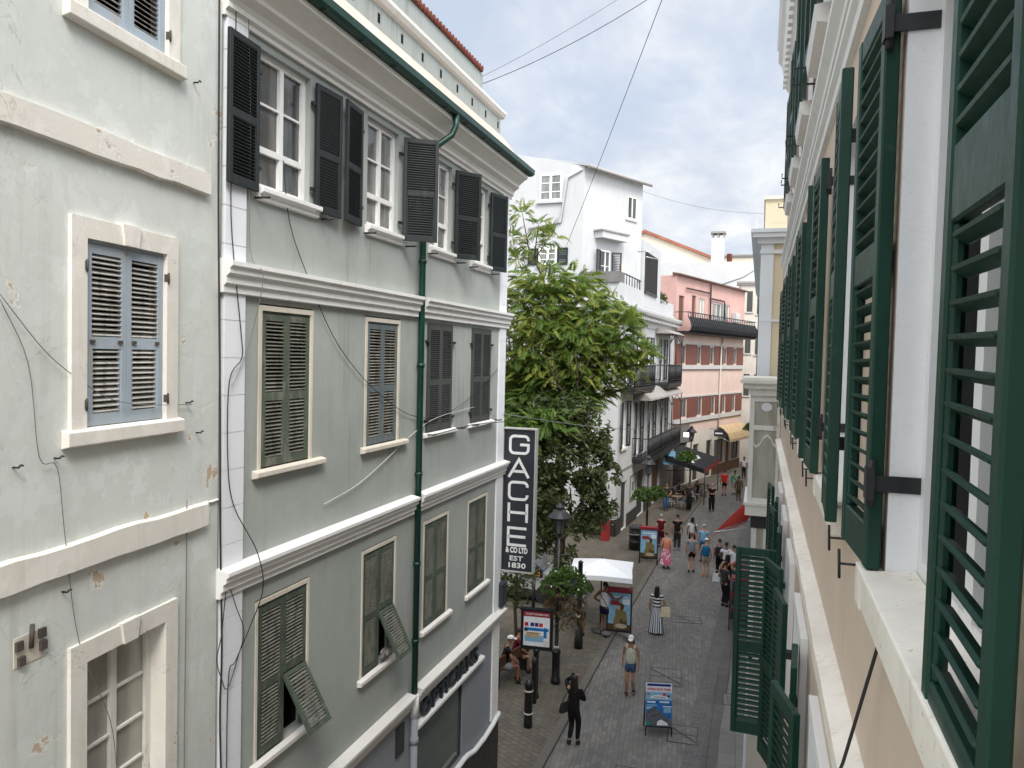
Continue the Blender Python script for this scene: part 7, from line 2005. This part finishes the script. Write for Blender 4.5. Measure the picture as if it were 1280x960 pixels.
mp = nt.nodes.new('ShaderNodeMapping'); nt.links.new(cb.outputs[0], mp.inputs[0]); mp.inputs['Scale'].default_value = (1.0, .62, 1); mp.inputs['Rotation'].default_value = (0, 0, .5); mp.inputs['Location'].default_value = (3.1, 1.2, .4)
V_ = mp.outputs[0]
n1 = noise(nt, V_, 1.25, 7, .55, .35); n2 = noise(nt, V_, 3.4, 8, .6, .4)
cov = ramp(nt, mth('ADD', mth('MULTIPLY', n1, .68), mth('MULTIPLY', n2, .32)), .38, .60)
shade = ramp(nt, mth('ADD', mth('MULTIPLY', n2, .65), mth('MULTIPLY', noise(nt, V_, .8, 4), .35)), .36, .64)
CB = 1.0
cloud = mix(nt, shade, (5.5 * CB, 5.9 * CB, 6.7 * CB), (8.9 * CB, 8.95 * CB, 8.95 * CB))
skyc = mix(nt, 1.0, sky.outputs[0], (1.0, 1.0, 1.0), 'MULTIPLY')
base = mix(nt, .78, skyc, (5.7, 6.4, 7.6))
col = mix(nt, mth('MULTIPLY', cov, .9), base, cloud)
# sky brightened round the hidden sun behind the camera, added to fill the walls
dp = nt.nodes.new('ShaderNodeVectorMath'); dp.operation = 'DOT_PRODUCT'; nt.links.new(tc.outputs['Generated'], dp.inputs[0]); dp.inputs[1].default_value = S
glow = mth('ADD', 1.0, mth('MULTIPLY', mth('POWER', mth('MAXIMUM', dp.outputs['Value'], 0.0), 1.6), 3.0))
warm = mix(nt, mth('MULTIPLY', mth('SUBTRACT', glow, 1.0), .4), (1, 1, 1), (1.0, .965, .91))
col = mix(nt, 1.0, col, warm, 'MULTIPLY')
gv = nt.nodes.new('ShaderNodeVectorMath'); gv.operation = 'SCALE'; nt.links.new(col, gv.inputs[0]); nt.links.new(glow, gv.inputs[3])
nt.links.new(gv.outputs[0], bg.inputs['Color']); bg.inputs['Strength'].default_value = .054
sd = bpy.data.lights.new('sun', 'SUN'); sd.energy = 1.5; sd.angle = radians(25); sd.color = (1, .95, .87)
so = bpy.data.objects.new('sun', sd); COL.objects.link(so); so.rotation_euler = (-S).to_track_quat('-Z', 'Y').to_euler(); so.location = (20, -20, 40)
cd = bpy.data.cameras.new('camera'); cam = bpy.data.objects.new('camera', cd); COL.objects.link(cam); scene.camera = cam
cd.sensor_fit = 'HORIZONTAL'; cd.sensor_width = 36; cd.lens = 36 * 961 / 1280; cd.clip_start = .05; cd.clip_end = 2000
yaw, pitch, roll = radians(17.88646), radians(-2.14096), radians(1.36942)
fwd = Vector((-sin(yaw) * cos(pitch), cos(yaw) * cos(pitch), sin(pitch))); r0 = Vector((cos(yaw), sin(yaw), 0)); u0_ = r0.cross(fwd)
r1 = r0 * cos(roll) + u0_ * sin(roll); u1_ = -r0 * sin(roll) + u0_ * cos(roll)
cam.matrix_world = Matrix(((r1.x, u1_.x, -fwd.x, 0), (r1.y, u1_.y, -fwd.y, 0), (r1.z, u1_.z, -fwd.z, 9.4), (0, 0, 0, 1)))
vs_ = scene.view_settings; vs_.view_transform = 'Standard'; vs_.look = 'None'; vs_.gamma = 1; vs_.use_curve_mapping = False; vs_.exposure = 1.22
scene.render.engine = 'CYCLES'
